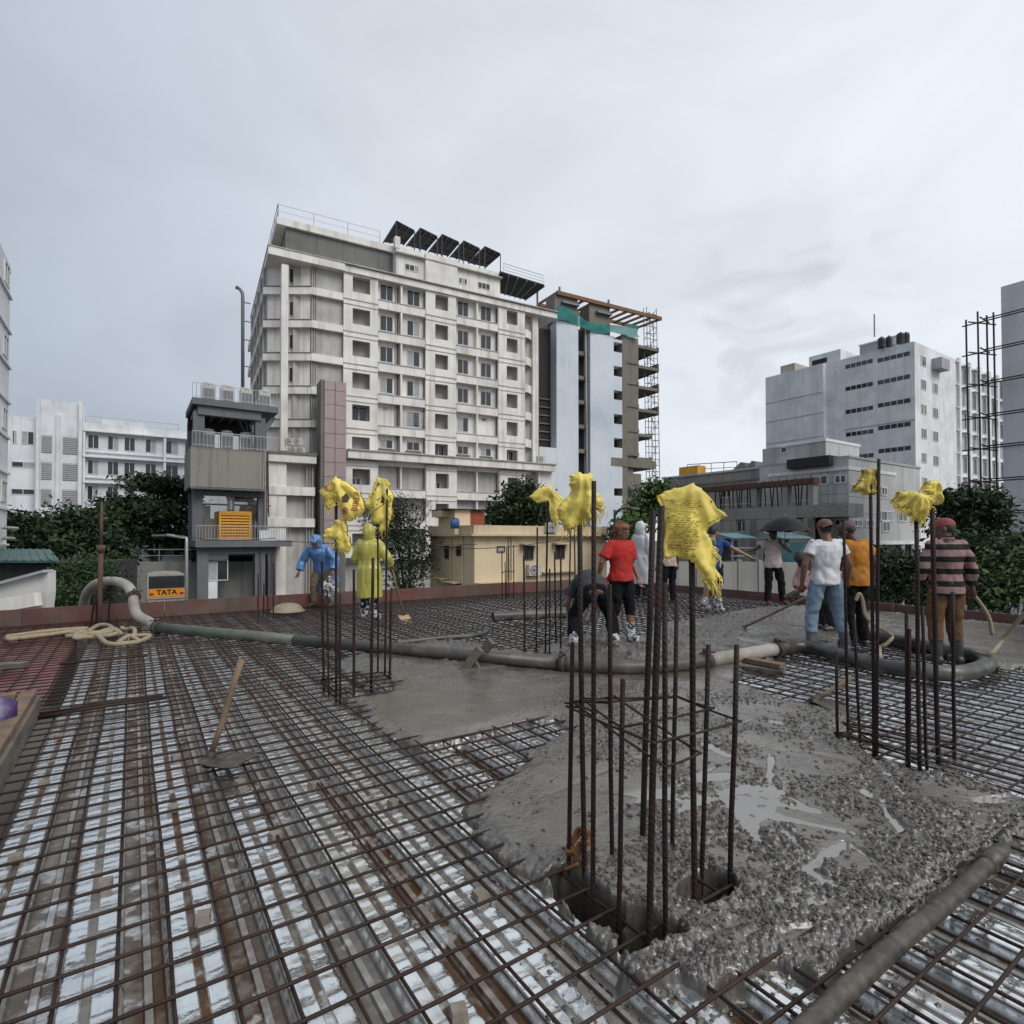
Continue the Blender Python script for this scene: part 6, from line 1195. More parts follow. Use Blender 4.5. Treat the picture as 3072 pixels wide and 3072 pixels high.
# stalls and compound wall at street level
M_TEAL = mat('teal_sheet', (.04, .13, .15), .5, 0, var=.35, vs=2, c2=(.11, .19, .21), s2=1.5); M_TEALB = mat('teal_paint', (.018, .10, .12), .6, 0, var=.35, vs=3, streak=(.06, .07, .07), sa=.6)
def stall(label, x0, x1, yr, yt, yb, Y, blue=False):
    a = At(*zG(x0, yr), Y); b = At(*zG(x1, yr), Y); t = thing('stall', label, 'stall', ((a.x+b.x)/2, Y, GZ), group='teal roofed stalls'); w = b-a; dn = Vector((0, 1, 0)); zt = At(*zG(x0, yt), Y).z
    MB().hexa([a, b, b+dn*3+Vector((0, 0, zt-a.z)), a+dn*3+Vector((0, 0, zt-a.z)), *[q+Vector((0, 0, .06)) for q in (a, b, b+dn*3+Vector((0, 0, zt-a.z)), a+dn*3+Vector((0, 0, zt-a.z)))]]).build('roof', M_TEAL, t, fix=True)
    for q in (.03, .97): p = a.lerp(b, q); MB().beam(p+dn*.1, Vector((p.x, p.y+.1, GZ)), .1).build('post', M_STEEL, t)
    z0 = At(*zG(x0, yb), Y).z; MB().obox((a.x+.2, Y+.4, GZ), (w.x-.4, 0, 0), (0, 2, 0), (0, 0, z0-GZ)).build('counter', M_TEALB if blue else M_STEEL, t, fix=True); MB().obox((a.x+.1, Y+2.6, GZ), (w.x-.2, 0, 0), (0, .1, 0), (0, 0, a.z-GZ)).build('back_sheet', M_UNLIT, t, fix=True)
    for q in range(3): MB().beam((a.x, Y+.3, z0+.35+q*.45), (b.x, Y+.3, z0+.35+q*.45), .05).build('rail', M_LITE, t)
stall('teal roofed stall left of the man with the umbrella', 590, 770, 728, 690, 890, 31.5); stall('teal roofed stall between the umbrella man and the white T shirt', 940, 1150, 730, 680, 870, 31.8, True)
p = At(*zG(985, 860), 30.9); tag(MB().obox((p.x-.55, 30.9, GZ), (1.35, 0, 0), (0, .8, 0), (0, 0, At(*zG(985, 755), 30.9).z-GZ)).build('kiosk', M_TEALB, None, fix=True), 'bright teal kiosk box right behind the umbrella man', 'kiosk')
cw = thing('compound_wall', 'pale grey compound wall behind the umbrella man below the stalls', 'wall', At(*zG(700, 950), 28))
a = At(*zG(60, 885), 27.5); b = At(*zG(1330, 895), 29.0); n_ = 9
for i in range(n_):
    p = a.lerp(b, i/n_); q = a.lerp(b, (i+1)/n_); d_ = (q-p).xy.to_3d(); MB().obox((p.x, p.y, GZ), d_*.985, (0, .2, 0), (0, 0, p.z-GZ)).build('panel', wallm('compound_grey', (.30, .30, .285), (.13, .13, .12), .6), cw, fix=True); MB().obox((p.x-.09, p.y-.07, GZ), (.18, 0, 0), (0, .34, 0), (0, 0, p.z-GZ+.12)).build('pier', M_B9, cw, fix=True)
# left sheds
sh = thing('green_shed', 'shed with dark green sheet roof below the trees at the left edge', 'shed', At(40, 1080, 22)); M_GRN = mat('green_sheet', (.03, .085, .075), .5, 0, var=.3, vs=1.2, c2=(.10, .15, .14), s2=2.5, t2=.62)
A0, B0, C0, E0 = At(-90, 1062, 19), At(112, 1062, 19), At(95, 1040, 25), At(-60, 1038, 25); MB().hexa([A0, B0, C0, E0, *[q+Vector((0, 0, .08)) for q in (A0, B0, C0, E0)]]).build('roof', M_GRN, sh, fix=True); MB().obox((A0.x+.3, 19.4, GZ), (B0.x-A0.x-.6, 0, 0), (0, 4, 0), (0, 0, A0.z-GZ-.05)).build('wall', M_UNLIT, sh, fix=True)
for i in range(12): q = A0.lerp(B0, i/12)+Vector((0, 0, .1)); r_ = E0.lerp(C0, i/12)+Vector((0, 0, .1)); MB().beam(q, r_, .06, .03).build('sheet_rib', M_GRN, sh)
wl_ = thing('white_stair_wall', 'white sloping wall panel at the left edge behind the board', 'wall', At(40, 1140, 13)); A0, B0 = At(-40, 1118, 13), At(91, 1077, 13); C0, E0 = At(91, 1120, 13), At(-40, 1165, 13)
pl_ = [At(-40, 1112, 13), At(91, 1077, 13), At(91, 1118, 13), At(86, 1160, 13), At(-40, 1180, 13)]
MB().prism(pl_, (0, 0, 0), (0, .22, 0)).build('panel', wallm('stair_white', (.66, .66, .63), (.4, .39, .36), .3), wl_, fix=True); MB().beam(pl_[0], pl_[1], .3, .06).build('coping', M_W3D, wl_); MB().beam(At(-20, 1146, 12.8), At(72, 1130, 12.8), .2, .3).build('step', M_WH, wl_, fix=True)
# ---------------------------------------------------------------- street
M_GRD = mat('street_ground', (.075, .07, .062), .9, 0, var=.3, vs=.3, c2=(.14, .11, .08), s2=.06, t2=.55)
tag(MB().grid(np.array([[(x, y, GZ) for x in np.linspace(-600, 600, 13)] for y in np.linspace(-300, 900, 13)])).build('ground', M_GRD), kind='structure')
tag(MB().hexa([(-60, 31, GZ+.004), (30, 44, GZ+.004), (30, 52, GZ+.004), (-60, 39, GZ+.004), (-60, 31, GZ+.02), (30, 44, GZ+.02), (30, 52, GZ+.02), (-60, 39, GZ+.02)]).build('road', mat('asphalt', (.05, .05, .052), .7, 0, var=.2, vs=1), None, fix=True), kind='structure')
# bus
bp = At(*z4(1558, 1300), 38.); bw = 1.08; bus = thing('bus', 'back of a yellow and white bus parked beyond the far board at left', 'bus', (bp.x, bp.y, GZ)); M_BW = mat('bus_white', (.36, .345, .31), .5, 0, var=.15, streak=(.2, .15, .1), sa=.4); M_BY = mat('bus_yellow', (.66, .27, .02), .45, 0, var=.12)
zb1, zb0 = At(*z4(1558, 1012), 38).z, GZ+.75; B0_ = Vector((bp.x, bp.y, 0))
def bl(x, y, z): return B0_+D2*x+D1*y+Vector((0, 0, z))
def bb(x0, x1, z0, z1, y0, y1, m, n): return MB().obox(bl(x0, y0, z0), D2*(x1-x0), D1*(y1-y0), (0, 0, z1-z0)).build(n, m, bus, fix=True)
bb(-bw, bw, zb0, zb1-.06, .03, 4.2, M_BW, 'body'); MB().loft([[bl(x, y, zb1-.06+z) for x, z in ((-bw, 0), (-bw*.7, .10), (0, .14), (bw*.7, .10), (bw, 0))] for y in (-.02, 4.2)], True).build('roof', M_BW, bus, fix=True)
zwin0 = At(*z4(1558, 1135), 38).z; zyl0 = At(*z4(1558, 1215), 38).z
bb(-bw+.06, bw-.06, zwin0, zb1-.10, -.01, .029, M_GLASS, 'rear_window'); bb(-bw+.05, bw-.05, zyl0, zwin0-.02, -.03, .028, M_BY, 'yellow_panel'); bb(-bw-.02, bw+.02, zyl0-.12, zyl0-.02, -.06, .027, M_BW, 'bumper')
for s_ in (-1, 1): bb(s_*bw-.04, s_*bw+.04, zyl0-.1, zb1-.05, -.02, .026, M_BW, 'corner_post'); MB().tube([bl(s_*(bw-.3)-.14, 1.6, GZ+.42), bl(s_*(bw-.3)+.14, 1.6, GZ+.42)], .42, 16).build('wheel', M_TANK, bus, True); bb(s_*(bw-.22)-.12, s_*(bw-.22)+.12, zyl0+.12, zyl0+.28, -.045, -.031, mat('tail_lamp', (.4, .02, .02), .3), 'tail_lamp')
def text(body, c, size, m, parent, name='lettering', ux=Vector((1, 0, 0)), uz=Vector((0, 0, 1))):
    cu = bpy.data.curves.new('t', 'FONT'); cu.body = body; cu.size = size; cu.align_x = 'CENTER'; cu.align_y = 'CENTER'; cu.offset = size*.03; cu.resolution_u = 2
    ob = bpy.data.objects.new('t', cu); COL.objects.link(ob); me = bpy.data.meshes.new_from_object(ob.evaluated_get(bpy.context.evaluated_depsgraph_get()))
    mb = MB().add([c+ux*v.co.x+uz*v.co.y for v in me.vertices], [tuple(p.vertices) for p in me.polygons]); bpy.data.objects.remove(ob); bpy.data.curves.remove(cu); return mb.build(name, m, parent)
text('TATA', bl(0, -.045, (zyl0+zwin0)/2), .46, M_DARK, bus, ux=D2)
text('GENSET', F7.P((gx0+gx1)/2-1.2, -.20, gb+.52), .42, M_DARK, gen, ux=D2) if False else None
# street lamp poles
def pole(label, pts, r, head=None):
    t = thing('street_lamp', label, 'street lamp', (pts[0].x, pts[0].y, GZ)); MB().tube(pts, r, 8).build('pole', M_LITE, t, True)
    if head: MB().beam(head[0], head[1], .22, .12).build('lamp_head', M_STEEL, t)
a = At(*z4(1745, 1260), 36); a.z = GZ; b = At(*z4(1745, 665), 36); c = At(*z4(1560, 640), 36); pole('grey lamp post with long arm beside the bus', [a, b-Vector((0, 0, .3)), b, c], .09, (c, c-Vector((.9, 0, .02))))
a = At(1161, 1040, 24); a.z = GZ; tp_ = [a, At(1160, 990, 24), At(1162, 970, 24), At(1172, 960, 24), At(1190, 958, 24)]; t = thing('arc_pole', 'thin black pole curving over at the top beside the red shirted man', 'pole', a); MB().tube(catmull(tp_, 5), .06, 6).build('tube', M_TANK, t, True); MB().beam(tp_[-1], tp_[-1]+Vector((.35, 0, -.05)), .14, .08).build('lamp_head', M_STEEL, t)
for i, (a, b, sag) in enumerate(((At(520, 1020, 28), At(900, 1027, 29.5), .12), (At(818, 1034, 27), At(1100, 1010, 27), .25), (At(520, 940+75, 30), At(330, 1010, 30), .2))):
    P = [a.lerp(b, k/12)-Vector((0, 0, sag*math.sin(math.pi*k/12))) for k in range(13)]; tag(MB().tube(P, .018, 4).build('overhead_cable', M_TANK), ['thin black cable crossing behind the two raincoats', 'thin black cable slanting across the yellow house', 'thin black cable in front of the generator house'][i], 'cable')
# low planters and wall behind the pump arch
pw = thing('garden_wall', 'grey street wall with railing behind the bus and pump arch', 'wall', At(400, 1085, 46)); a = At(240, 1060, 46); b = At(480, 1058, 47); MB().obox((a.x, 46, GZ), (b.x-a.x, .8, 0), (0, .3, 0), (0, 0, a.z-GZ)).build('wall', M_B9, pw, fix=True); railing([Vector((a.x, 46, a.z)), Vector((b.x, 46.8, a.z))], 1.0, pw, M_LITE, 2.0, .03, 'railing', 1)
b10 = thing('low_annex', 'low white annex with a dark window behind the trees above the bus', 'building', At(310, 1040, 52)); FA = Fac((At(300, 1020, 52).x, 52), (1, .15), (.15, -1)); part(FA, b10, 'wall', M_W6, (-3, 6, GZ, At(300, 1005, 52).z, -4, 0)); window(FA, b10, .2, 3.2, -.3, 1.9, 0., 3, .07)
# ================================================================ PEOPLE
def remesh(mb, vox, it=3, fac=.5):
    me = mb.mesh('tmp'); o = bpy.data.objects.new('tmp', me); COL.objects.link(o)
    r = o.modifiers.new('r', 'REMESH'); r.mode = 'VOXEL'; r.voxel_size = vox; r.adaptivity = 0
    s = o.modifiers.new('s', 'SMOOTH'); s.factor = fac; s.iterations = it
    m2 = bpy.data.meshes.new_from_object(o.evaluated_get(bpy.context.evaluated_depsgraph_get()))
    bpy.data.objects.remove(o); bpy.data.meshes.remove(me); return m2
def fold(me, amp, sc, seed, stretch=(1, 1, .45)):
    n = len(me.vertices); co = np.empty(n*3); me.vertices.foreach_get('co', co); co = co.reshape(-1, 3); no = np.empty(n*3); me.vertices.foreach_get('normal', no); no = no.reshape(-1, 3)
    q = co*np.array(stretch)*sc+seed*3.7
    a = np.array([abs(noise.noise(Vector(p)))*1.6+.5*noise.noise(Vector(p)*2.3) for p in q])-.35
    me.vertices.foreach_set('co', (co+no*(a*amp)[:, None]).reshape(-1)); me.update()
def ringp(c, ax, dp, a, b, n=16): return [c+ax*(a*math.cos(2*math.pi*k/n))+dp*(b*math.sin(2*math.pi*k/n)) for k in range(n)]
V3 = lambda *a: Vector(a)
def limb(mb, pts, rad, n=12, end=True):
    P = [Vector(p) for p in pts]; mb.tube(P, rad, n); mb.ell(P[0], (rad[0],)*3, 10, 6)
    if end: mb.ell(P[-1], (rad[-1],)*3, 10, 6)
    for p, r in zip(P[1:-1], rad[1:-1]): mb.ell(p, (r*.99,)*3, 10, 6)
def lerp(a, b, t): return a+(b-a)*t
SKIN = (.155, .078, .048)
def hand(mb, wr, d, side, curl=.6, sc=1.):
    d = d.normalized(); up = Vector((0, 0, 1)); s = d.cross(up)
    s = s.normalized() if s.length > .2 else Vector((1, 0, 0)); s = s*side; pn = s.cross(d).normalized()*side
    def rg(c, a, b): return [c+s*(a*math.cos(k*math.pi/6))+pn*(b*math.sin(k*math.pi/6)) for k in range(12)]
    mb.loft([rg(wr-d*.02, .026*sc, .020*sc), rg(wr+d*.02, .032*sc, .018*sc), rg(wr+d*.06*sc, .041*sc, .017*sc), rg(wr+d*.09*sc, .040*sc, .014*sc)])
    for i, (o, l) in enumerate(((-.031, .062), (-.011, .072), (.010, .068), (.030, .052))):
        b = wr+d*(.088*sc)+s*(o*sc); c1 = b+(d*math.cos(curl*.5)+pn*math.sin(curl*.5))*l*.45*sc; c2 = c1+(d*math.cos(curl*1.4)+pn*math.sin(curl*1.4))*l*.32*sc; c3 = c2+(d*math.cos(curl*2.2)+pn*math.sin(curl*2.2))*l*.25*sc
        mb.tube([b-d*.015, b, c1, c2, c3], [.0095*sc, .0095*sc, .0088*sc, .008*sc, .006*sc], 6)
    b = wr+d*.03*sc-s*.030*sc; c1 = b+(d*.7-s*.6+pn*.3).normalized()*.035*sc; c2 = c1+(d*.95-s*.1+pn*.4).normalized()*.03*sc; mb.tube([b+s*.012, b, c1, c2], [.012*sc, .012*sc, .010*sc, .007*sc], 6)
def person(label, pos, yaw, H=1.66, J={}, shirt=None, sleeve=.5, hem=-.08, pants=None, pleg=1., bulk=1., cap=None, hood=None, shoe=None, skin=SKIN, sbulk=.016, pbulk=.018, headdir=(0, 1, 0), scarf=None, hair=True, coat=0., stripes=None, wrap=None, collar=False, curl=(.6, .6), gpal=None, seed=1, cm='', capback=False):
    D = dict(pel=V3(0, 0, .90), chest=V3(0, .0, 1.19), neck=V3(0, -.015, 1.395), head=V3(0, .02, 1.525), hl=V3(-.09, 0, .87), hr=V3(.09, 0, .87), kl=V3(-.10, .025, .47), kr=V3(.10, .025, .47), al=V3(-.105, -.02, .085), ar=V3(.105, -.02, .085), tl=V3(-.13, .14, .03), tr=V3(.13, .14, .03),
             sl=V3(-.168, -.012, 1.352), sr=V3(.168, -.012, 1.352), el=V3(-.225, -.03, 1.075), er=V3(.225, -.03, 1.075), wl=V3(-.245, .05, .845), wr=V3(.245, .05, .845))
    for k, v in J.items(): D[k] = Vector(v)
    sc = H/1.66
    for k in D: D[k] = D[k]*sc
    B = bulk*sc; t = thing('person', label, 'person', pos, yaw); M_ = parent_matrix(t)
    Msk = mat('skin_%.2f' % skin[0], skin, .5, 0, var=.15, vs=12)
    hipax = (D['hr']-D['hl']).normalized(); shax = (D['sr']-D['sl']).normalized()
    spine = [D['pel'], lerp(D['pel'], D['chest'], .5), D['chest'], lerp(D['chest'], D['neck'], .72), D['neck']]
    def torso(mb, ex, rows, neckr=True):
        rings = []
        for (f, a, b) in rows:      # f in spine parameter 0..4, negative goes below the pelvis
            i = max(0, min(3, int(math.floor(f)))); c = lerp(spine[i], spine[i+1], f-i); d = (spine[i+1]-spine[i]).normalized(); w = max(0, min(1, f/3)); ax = lerp(hipax, shax, w).normalized(); dp = d.cross(ax).normalized(); rings.append(ringp(c, ax, dp, (a+ex)*B, (b+ex)*B, 20))
        mb.loft(rings)
    R0 = [(-.55, .10, .085), (-.25, .145, .115), (0, .158, .122), (.5, .150, .115), (1, .142, .108), (1.6, .155, .115), (2, .166, .120), (2.6, .172, .112), (3.0, .166, .098), (3.35, .132, .080), (3.62, .085, .066), (4, .057, .058)]
    mb = MB(); torso(mb, 0, R0)
    hd = (D['head']-D['neck']).normalized(); fw = Vector(headdir).normalized(); fw = (fw-hd*fw.dot(hd)).normalized(); rt = fw.cross(hd).normalized(); hc = D['head']
    mb.tube([D['neck']-hd*.04, hc-hd*.03*sc], [.058*sc, .055*sc], 12)
    for s in 'lr':
        limb(mb, [D['h'+s], lerp(D['h'+s], D['k'+s], .35), D['k'+s], lerp(D['k'+s], D['a'+s], .3), D['a'+s]], [.088*B, .082*B, .057*B, .058*B, .040*B])
        limb(mb, [D['s'+s], lerp(D['s'+s], D['e'+s], .45), D['e'+s], lerp(D['e'+s], D['w'+s], .3), D['w'+s]], [.052*B, .047*B, .038*B, .038*B, .026*B])
        limb(mb, [D['a'+s]-Vector((0, .035*sc, .03*sc)), lerp(D['a'+s], D['t'+s], .5), D['t'+s]], [.038*sc, .040*sc, .028*sc], 10)
    hs = sc*1.0; rings = []
    for (z, a, b, y) in ((-.118, .026, .030, .040), (-.10, .044, .052, .028), (-.06, .061, .076, .012), (-.015, .070, .090, .004), (.03, .075, .097, -.002), (.07, .067, .088, -.008), (.098, .045, .060, -.010), (.112, .018, .026, -.010)):
        rings.append([hc+hd*(z*hs)+fw*(y*hs)+rt*(a*hs*math.cos(2*math.pi*k/18))+fw*(b*hs*math.sin(2*math.pi*k/18)) for k in range(18)])
    mb.loft(rings); rot = Matrix((rt, fw, hd)).transposed()
    mb.ell(hc+fw*.098*hs-hd*.022*hs, (.015*hs, .022*hs, .026*hs), 8, 6, rot); mb.ell(hc+fw*.088*hs+hd*.022*hs, (.045*hs, .014*hs, .010*hs), 10, 6, rot); mb.ell(hc+fw*.086*hs-hd*.068*hs, (.024*hs, .014*hs, .009*hs), 8, 6, rot)
    for s_ in (-1, 1): mb.ell(hc+rt*(s_*.078*hs)-fw*.006*hs-hd*.012*hs, (.012*hs, .022*hs, .031*hs), 8, 6, rot)
    me = remesh(mb, .0095, 2)
    hm = MB()
    hand(hm, D['wl'], D['wl']-D['el'], -1, curl[0], sc); hand(hm, D['wr'], D['wr']-D['er'], 1, curl[1], sc)
    bm = bmesh.new(); bm.from_mesh(me); hme = hm.mesh('h'); bm.from_mesh(hme); bm.to_mesh(me); bm.free(); bpy.data.meshes.remove(hme)
    me.name = 'body'; link('body', me, Msk, t, True)
    def piece(name, mb, m, vox=.012, amp=.006, fs=9., it=3, str_=(1, 1, .45)):
        m2 = remesh(mb, vox, it); fold(m2, amp, fs, seed, str_); m2.name = name; return link(name, m2, m, t, True)
    Mdk = mat('hair_black', (.012, .010, .009), .6, var=.3, vs=30)
    for s_ in (-1, 1): MB().ell(hc+fw*.083*hs+hd*.004*hs+rt*(s_*.031*hs), (.014*hs, .010*hs, .007*hs), 8, 6, rot).build_local('eye', Mdk, t)
    if hair and not hood:
        mb = MB(); rings = []
        for (z, a, b, y) in ((-.045, .060, .070, -.030), (.0, .078, .090, -.018), (.045, .083, .101, -.008), (.085, .072, .090, -.008), (.112, .046, .060, -.010), (.122, .015, .02, -.010)):
            rings.append([hc+hd*(z*hs)+fw*(y*hs)+rt*(a*hs*math.cos(2*math.pi*k/18))+fw*(b*hs*(math.sin(2*math.pi*k/18) if math.sin(2*math.pi*k/18) < 0 or z > .05 else .55*math.sin(2*math.pi*k/18))) for k in range(18)])
        mb.loft(rings); piece('hair', mb, Mdk, .010, .004, 30, 1)
    if cap:
        mb = MB(); rings = []; mc = mat('cap_'+label[:12], cap, .8, 0, var=.2, vs=14, bump=.001, bs=200); cf = -fw if capback else fw
        for (z, k_) in ((.02, 1.0), (.06, 1.01), (.09, .93), (.115, .72), (.13, .35), (.134, .08)): rings.append([hc+hd*(z*hs)-fw*.006*hs+rt*(.086*k_*hs*math.cos(2*math.pi*k/18))+fw*(.105*k_*hs*math.sin(2*math.pi*k/18)) for k in range(18)])
        mb.loft(rings); co_ = piece('cap', mb, mc, .009, .002, 20, 2)
        bp_ = np.array([[tuple(hc+hd*(.028-.02*j/4-.012*abs(i/6-1)**2)*hs+cf*(.09+.075*(j/4)*math.cos((i/6-1)*1.2))*hs+rt*((i/6-1)*.075*hs)) for i in range(13)] for j in range(5)]); mb = MB(); mb.grid(bp_); mb.grid(bp_+np.array(tuple(hd))*.006); mb.build_local('brim', mc, co_)
        mb2 = MB(); mb2.ell(hc+hd*.136*hs, (.008,)*3, 8, 5); mb2.build_local('button', mc, co_)
    if scarf:
        mb = MB(); mb.ell(hc+hd*.038*hs-fw*.035*hs, (.094*hs, .098*hs, .108*hs), 16, 12, rot); mb.ell(hc+hd*.075*hs+fw*.0*hs, (.086*hs, .108*hs, .05*hs), 14, 8, rot); mb.ell(hc-hd*.08*hs-fw*.03*hs, (.075*hs, .075*hs, .045*hs), 14, 8, rot); mb.tube([hc-fw*.1*hs+hd*.02, hc-fw*.14*hs-hd*.06, hc-fw*.13*hs-hd*.14], [.03, .028, .02], 8); piece('head_scarf', mb, mat('scarf', scarf, .85, 0, var=.5, vs=14, c2=tuple(q*.4 for q in scarf), s2=9), .010, .010, 16)
    if shirt:
        ms_ = mat('cloth_'+cm+'_%.3f_%.3f' % shirt[:2], shirt[:3], .85, 0, var=.2, vs=9, c2=tuple(q*.66+.03 for q in shirt[:3]), s2=5, t2=.57, bump=.0015, bs=160, spec=.15) if not stripes else stripes
        if coat: ms_ = mat('raincoat_'+cm, shirt[:3], .28, 0, var=.14, vs=8, c2=tuple(min(1, q*1.25) for q in shirt[:3]), s2=5, t2=.6, spec=.6)
        mb = MB(); ex = sbulk; f0 = hem/.15
        rows = [(q, a, b) for q, a, b in R0 if q > f0+.15 and q < 3.8]+[(3.80, .064, .066)]
        rows = [(f0, .168, .135), (f0*.5+.2, .166, .132)]+[r for r in rows if r[0] > .45] if not coat else [(f0, .19, .16), (f0*.6, .18, .150), (0, .172, .140)]+[r for r in rows if r[0] > 0]
        torso(mb, ex, rows)
        for s in 'lr': mb.ell(lerp(lerp(D['chest'], D['neck'], .85), D['s'+s], .55), (.058*B+ex*.4, .052*B+ex*.4, .046*B+ex*.4), 12, 8)
        for s in 'lr':
            ex2 = ex+(.012 if coat else .008)
            if sleeve <= 1: e = lerp(D['s'+s], D['e'+s], sleeve*1.0); pts = [D['s'+s], lerp(D['s'+s], e, .5), e]; rr = [.050*B+ex2*.35, .048*B+ex2*.8, .046*B+ex2*1.3]
            else: e = lerp(D['e'+s], D['w'+s], min(1, sleeve-1)); pts = [D['s'+s], lerp(D['s'+s], D['e'+s], .5), D['e'+s], lerp(D['e'+s], e, .5), e]; rr = [.050*B+ex2*.35, .047*B+ex2*.7, .040*B+ex2*.8, .037*B+ex2*.8, .030*B+ex2*.8]
            limb(mb, pts, rr, 12, False)
        if collar: mb.tube([D['neck']+hd*.0-fw*.0, D['neck']+hd*.045*sc], [.075*sc, .068*sc], 14)
        if hood:
            mb.ell(hc-fw*.058*hs+hd*.008*hs, (.108*hs, .108*hs, .140*hs), 18, 14, rot); mb.ell(hc+hd*.085*hs+fw*.01*hs, (.095*hs, .10*hs, .045*hs), 14, 8, rot); mb.ell(lerp(D['neck'], hc, .35)-fw*.02, (.105*hs, .105*hs, .09*hs), 14, 8, rot); mb.ell(hc+hd*.105*hs-fw*.045*hs, (.05*hs, .06*hs, .055*hs), 10, 8, rot)
        piece('raincoat' if coat else 'shirt', mb, ms_, .0115, .020 if coat else .016, 7. if coat else 8., 2, (1, 1, .28) if coat else (1, 1, .7))
    if pants:
        mp_ = mat('trouser_'+cm+'_%.3f_%.3f' % pants[:2], pants[:3], .85, 0, var=.2, vs=8, c2=tuple(q*.7 for q in pants[:3]), s2=4, t2=.55, bump=.0015, bs=160, spec=.12); mb = MB(); ex = pbulk
        torso(mb, .006, [(-.5, .11, .10), (-.25, .146, .118), (0, .157, .122), (.45, .150, .115), (.6, .146, .110)])
        for s in 'lr':
            k_, a_ = D['k'+s], D['a'+s]
            if pleg <= .55: e = lerp(D['h'+s], k_, pleg/.5); pts = [D['h'+s], lerp(D['h'+s], e, .5), e]; rr = [.09*B+ex, .084*B+ex, .072*B+ex*1.6]
            else: e = lerp(k_, a_, (pleg-.5)*2); pts = [D['h'+s], lerp(D['h'+s], k_, .45), k_, lerp(k_, e, .5), e]; rr = [.086*B+ex*.6, .080*B+ex*.7, .060*B+ex*.8, .056*B+ex*.9, .050*B+ex*1.1]
            limb(mb, pts, rr, 12, False)
        piece('trousers', mb, mp_, .0115, .015, 9., 2, (1, 1, .8))
    for s in 'lr':
        a_, t_ = D['a'+s], D['t'+s]
        if shoe:
            mb = MB(); fwd = (t_-a_); fwd.z = 0; fwd = fwd.normalized(); hl_ = a_-fwd*.035*sc; hl_.z = .045*sc+t_.z-.03*sc; limb(mb, [hl_, lerp(hl_, t_, .55)+V3(0, 0, .012), t_+V3(0, 0, .012)], [.048*sc, .050*sc, .036*sc], 12)
            if shoe[3] > 0: limb(mb, [a_, lerp(a_, D['k'+s], shoe[3])], [.056*sc, .068*sc], 12)
            piece('boot' if shoe[3] > 0 else 'shoe', mb, mat('boot_%.3f_%.2f' % (shoe[0], shoe[3]), shoe[:3], .45, 0, var=.3, vs=12, c2=(.12, .11, .10), s2=8, t2=.62), .010, .002, 20, 2)
        if wrap:
            mb = MB(); limb(mb, [lerp(a_, t_, .75), lerp(a_, t_, .2), a_+V3(0, 0, .03), lerp(a_, D['k'+s], wrap)], [.055*sc, .062*sc, .066*sc, .072*sc], 12); piece('plastic_wrap', mb, mat('plastic_wrap', (.45, .45, .47), .18, 0, var=.3, vs=12, c2=(.05, .05, .055), s2=14, t2=.52, w2=.03), .010, .022, 22, 1, (1, 1, .7))
    if gpal:
        for s in 'lr':
            mb = MB(); d_ = (D['w'+s]-D['e'+s]).normalized(); limb(mb, [D['w'+s]-d_*.05, D['w'+s]+d_*.06], [.035, .045], 10); piece('glove', mb, mat('glove', gpal, .8, var=.3, vs=20), .010, .004, 20, 1)
    W_ = {k: M_ @ D[k] for k in D}
    return t, W_
def build_local(s, name, mt, parent): return link(name, s.mesh(name), mt, parent, True)
MB.build_local = build_local
def foot(x, y): p = G(x, y, 0); return Vector((p.x, p.y, .005))
PI = math.pi
# 1 blue raincoat, stooping towards the camera
p1, w1 = person('worker in a blue hooded raincoat stooping by the far board', foot(606, 1145), PI-.1, 1.64, dict(pel=(0, -.10, .84), chest=(0, .06, 1.10), neck=(0, .20, 1.27), head=(0, .30, 1.36), sl=(-.20, .15, 1.22), sr=(.20, .15, 1.22), el=(-.36, .12, .98), er=(.36, .10, .98), wl=(-.36, .26, .76), wr=(.40, .2, .74), hl=(-.09, -.08, .82), hr=(.09, -.08, .82), kl=(-.16, .0, .45), kr=(.16, .02, .45), al=(-.19, -.08, .085), ar=(.17, -.02, .085), tl=(-.21, .08, .03), tr=(.19, .14, .03)),
   shirt=(.075, .185, .40), sleeve=1.85, hem=-.44, coat=.3, hood=True, pants=(.16, .13, .08), shoe=(.06, .05, .04, 0), headdir=(0, .75, -.65), hair=False, cm='blue', seed=2, sbulk=.05)
# 2 yellow raincoat from behind
p2, w2 = person('worker in a translucent yellow raincoat seen from behind', foot(697, 1170), -.15, 1.66, dict(el=(-.27, .02, 1.08), wl=(-.20, .22, .92), er=(.30, .05, 1.09), wr=(.32, .26, .92), al=(-.08, -.02, .085), ar=(.08, .02, .085)),
   shirt=(.36, .335, .065), sleeve=1.7, hem=-.52, coat=.3, hood=True, pants=(.014, .016, .024), pleg=.9, wrap=.75, hair=False, cm='yellow', seed=4, sbulk=.045)
# 3 red T-shirt
p3, w3 = person('man in a red T shirt and black shorts with a cloth round his head', foot(1172, 1211), PI+.45, 1.66, dict(er=(.31, -.02, 1.10), wr=(.30, -.12, .88), el=(-.24, -.06, 1.08), wl=(-.27, .04, .86), kl=(-.10, .07, .47), al=(-.08, .10, .085), tl=(-.09, .26, .03), kr=(.09, .0, .47), ar=(.09, -.14, .10), tr=(.11, .02, .04)),
   shirt=(.43, .030, .024), sleeve=.75, hem=-.06, pants=(.012, .012, .014), pleg=.62, scarf=(.23, .10, .055), wrap=.35, headdir=(-.55, .8, -.35), hair=False, cm='red', seed=6, skin=(.20, .105, .068), sbulk=.024)
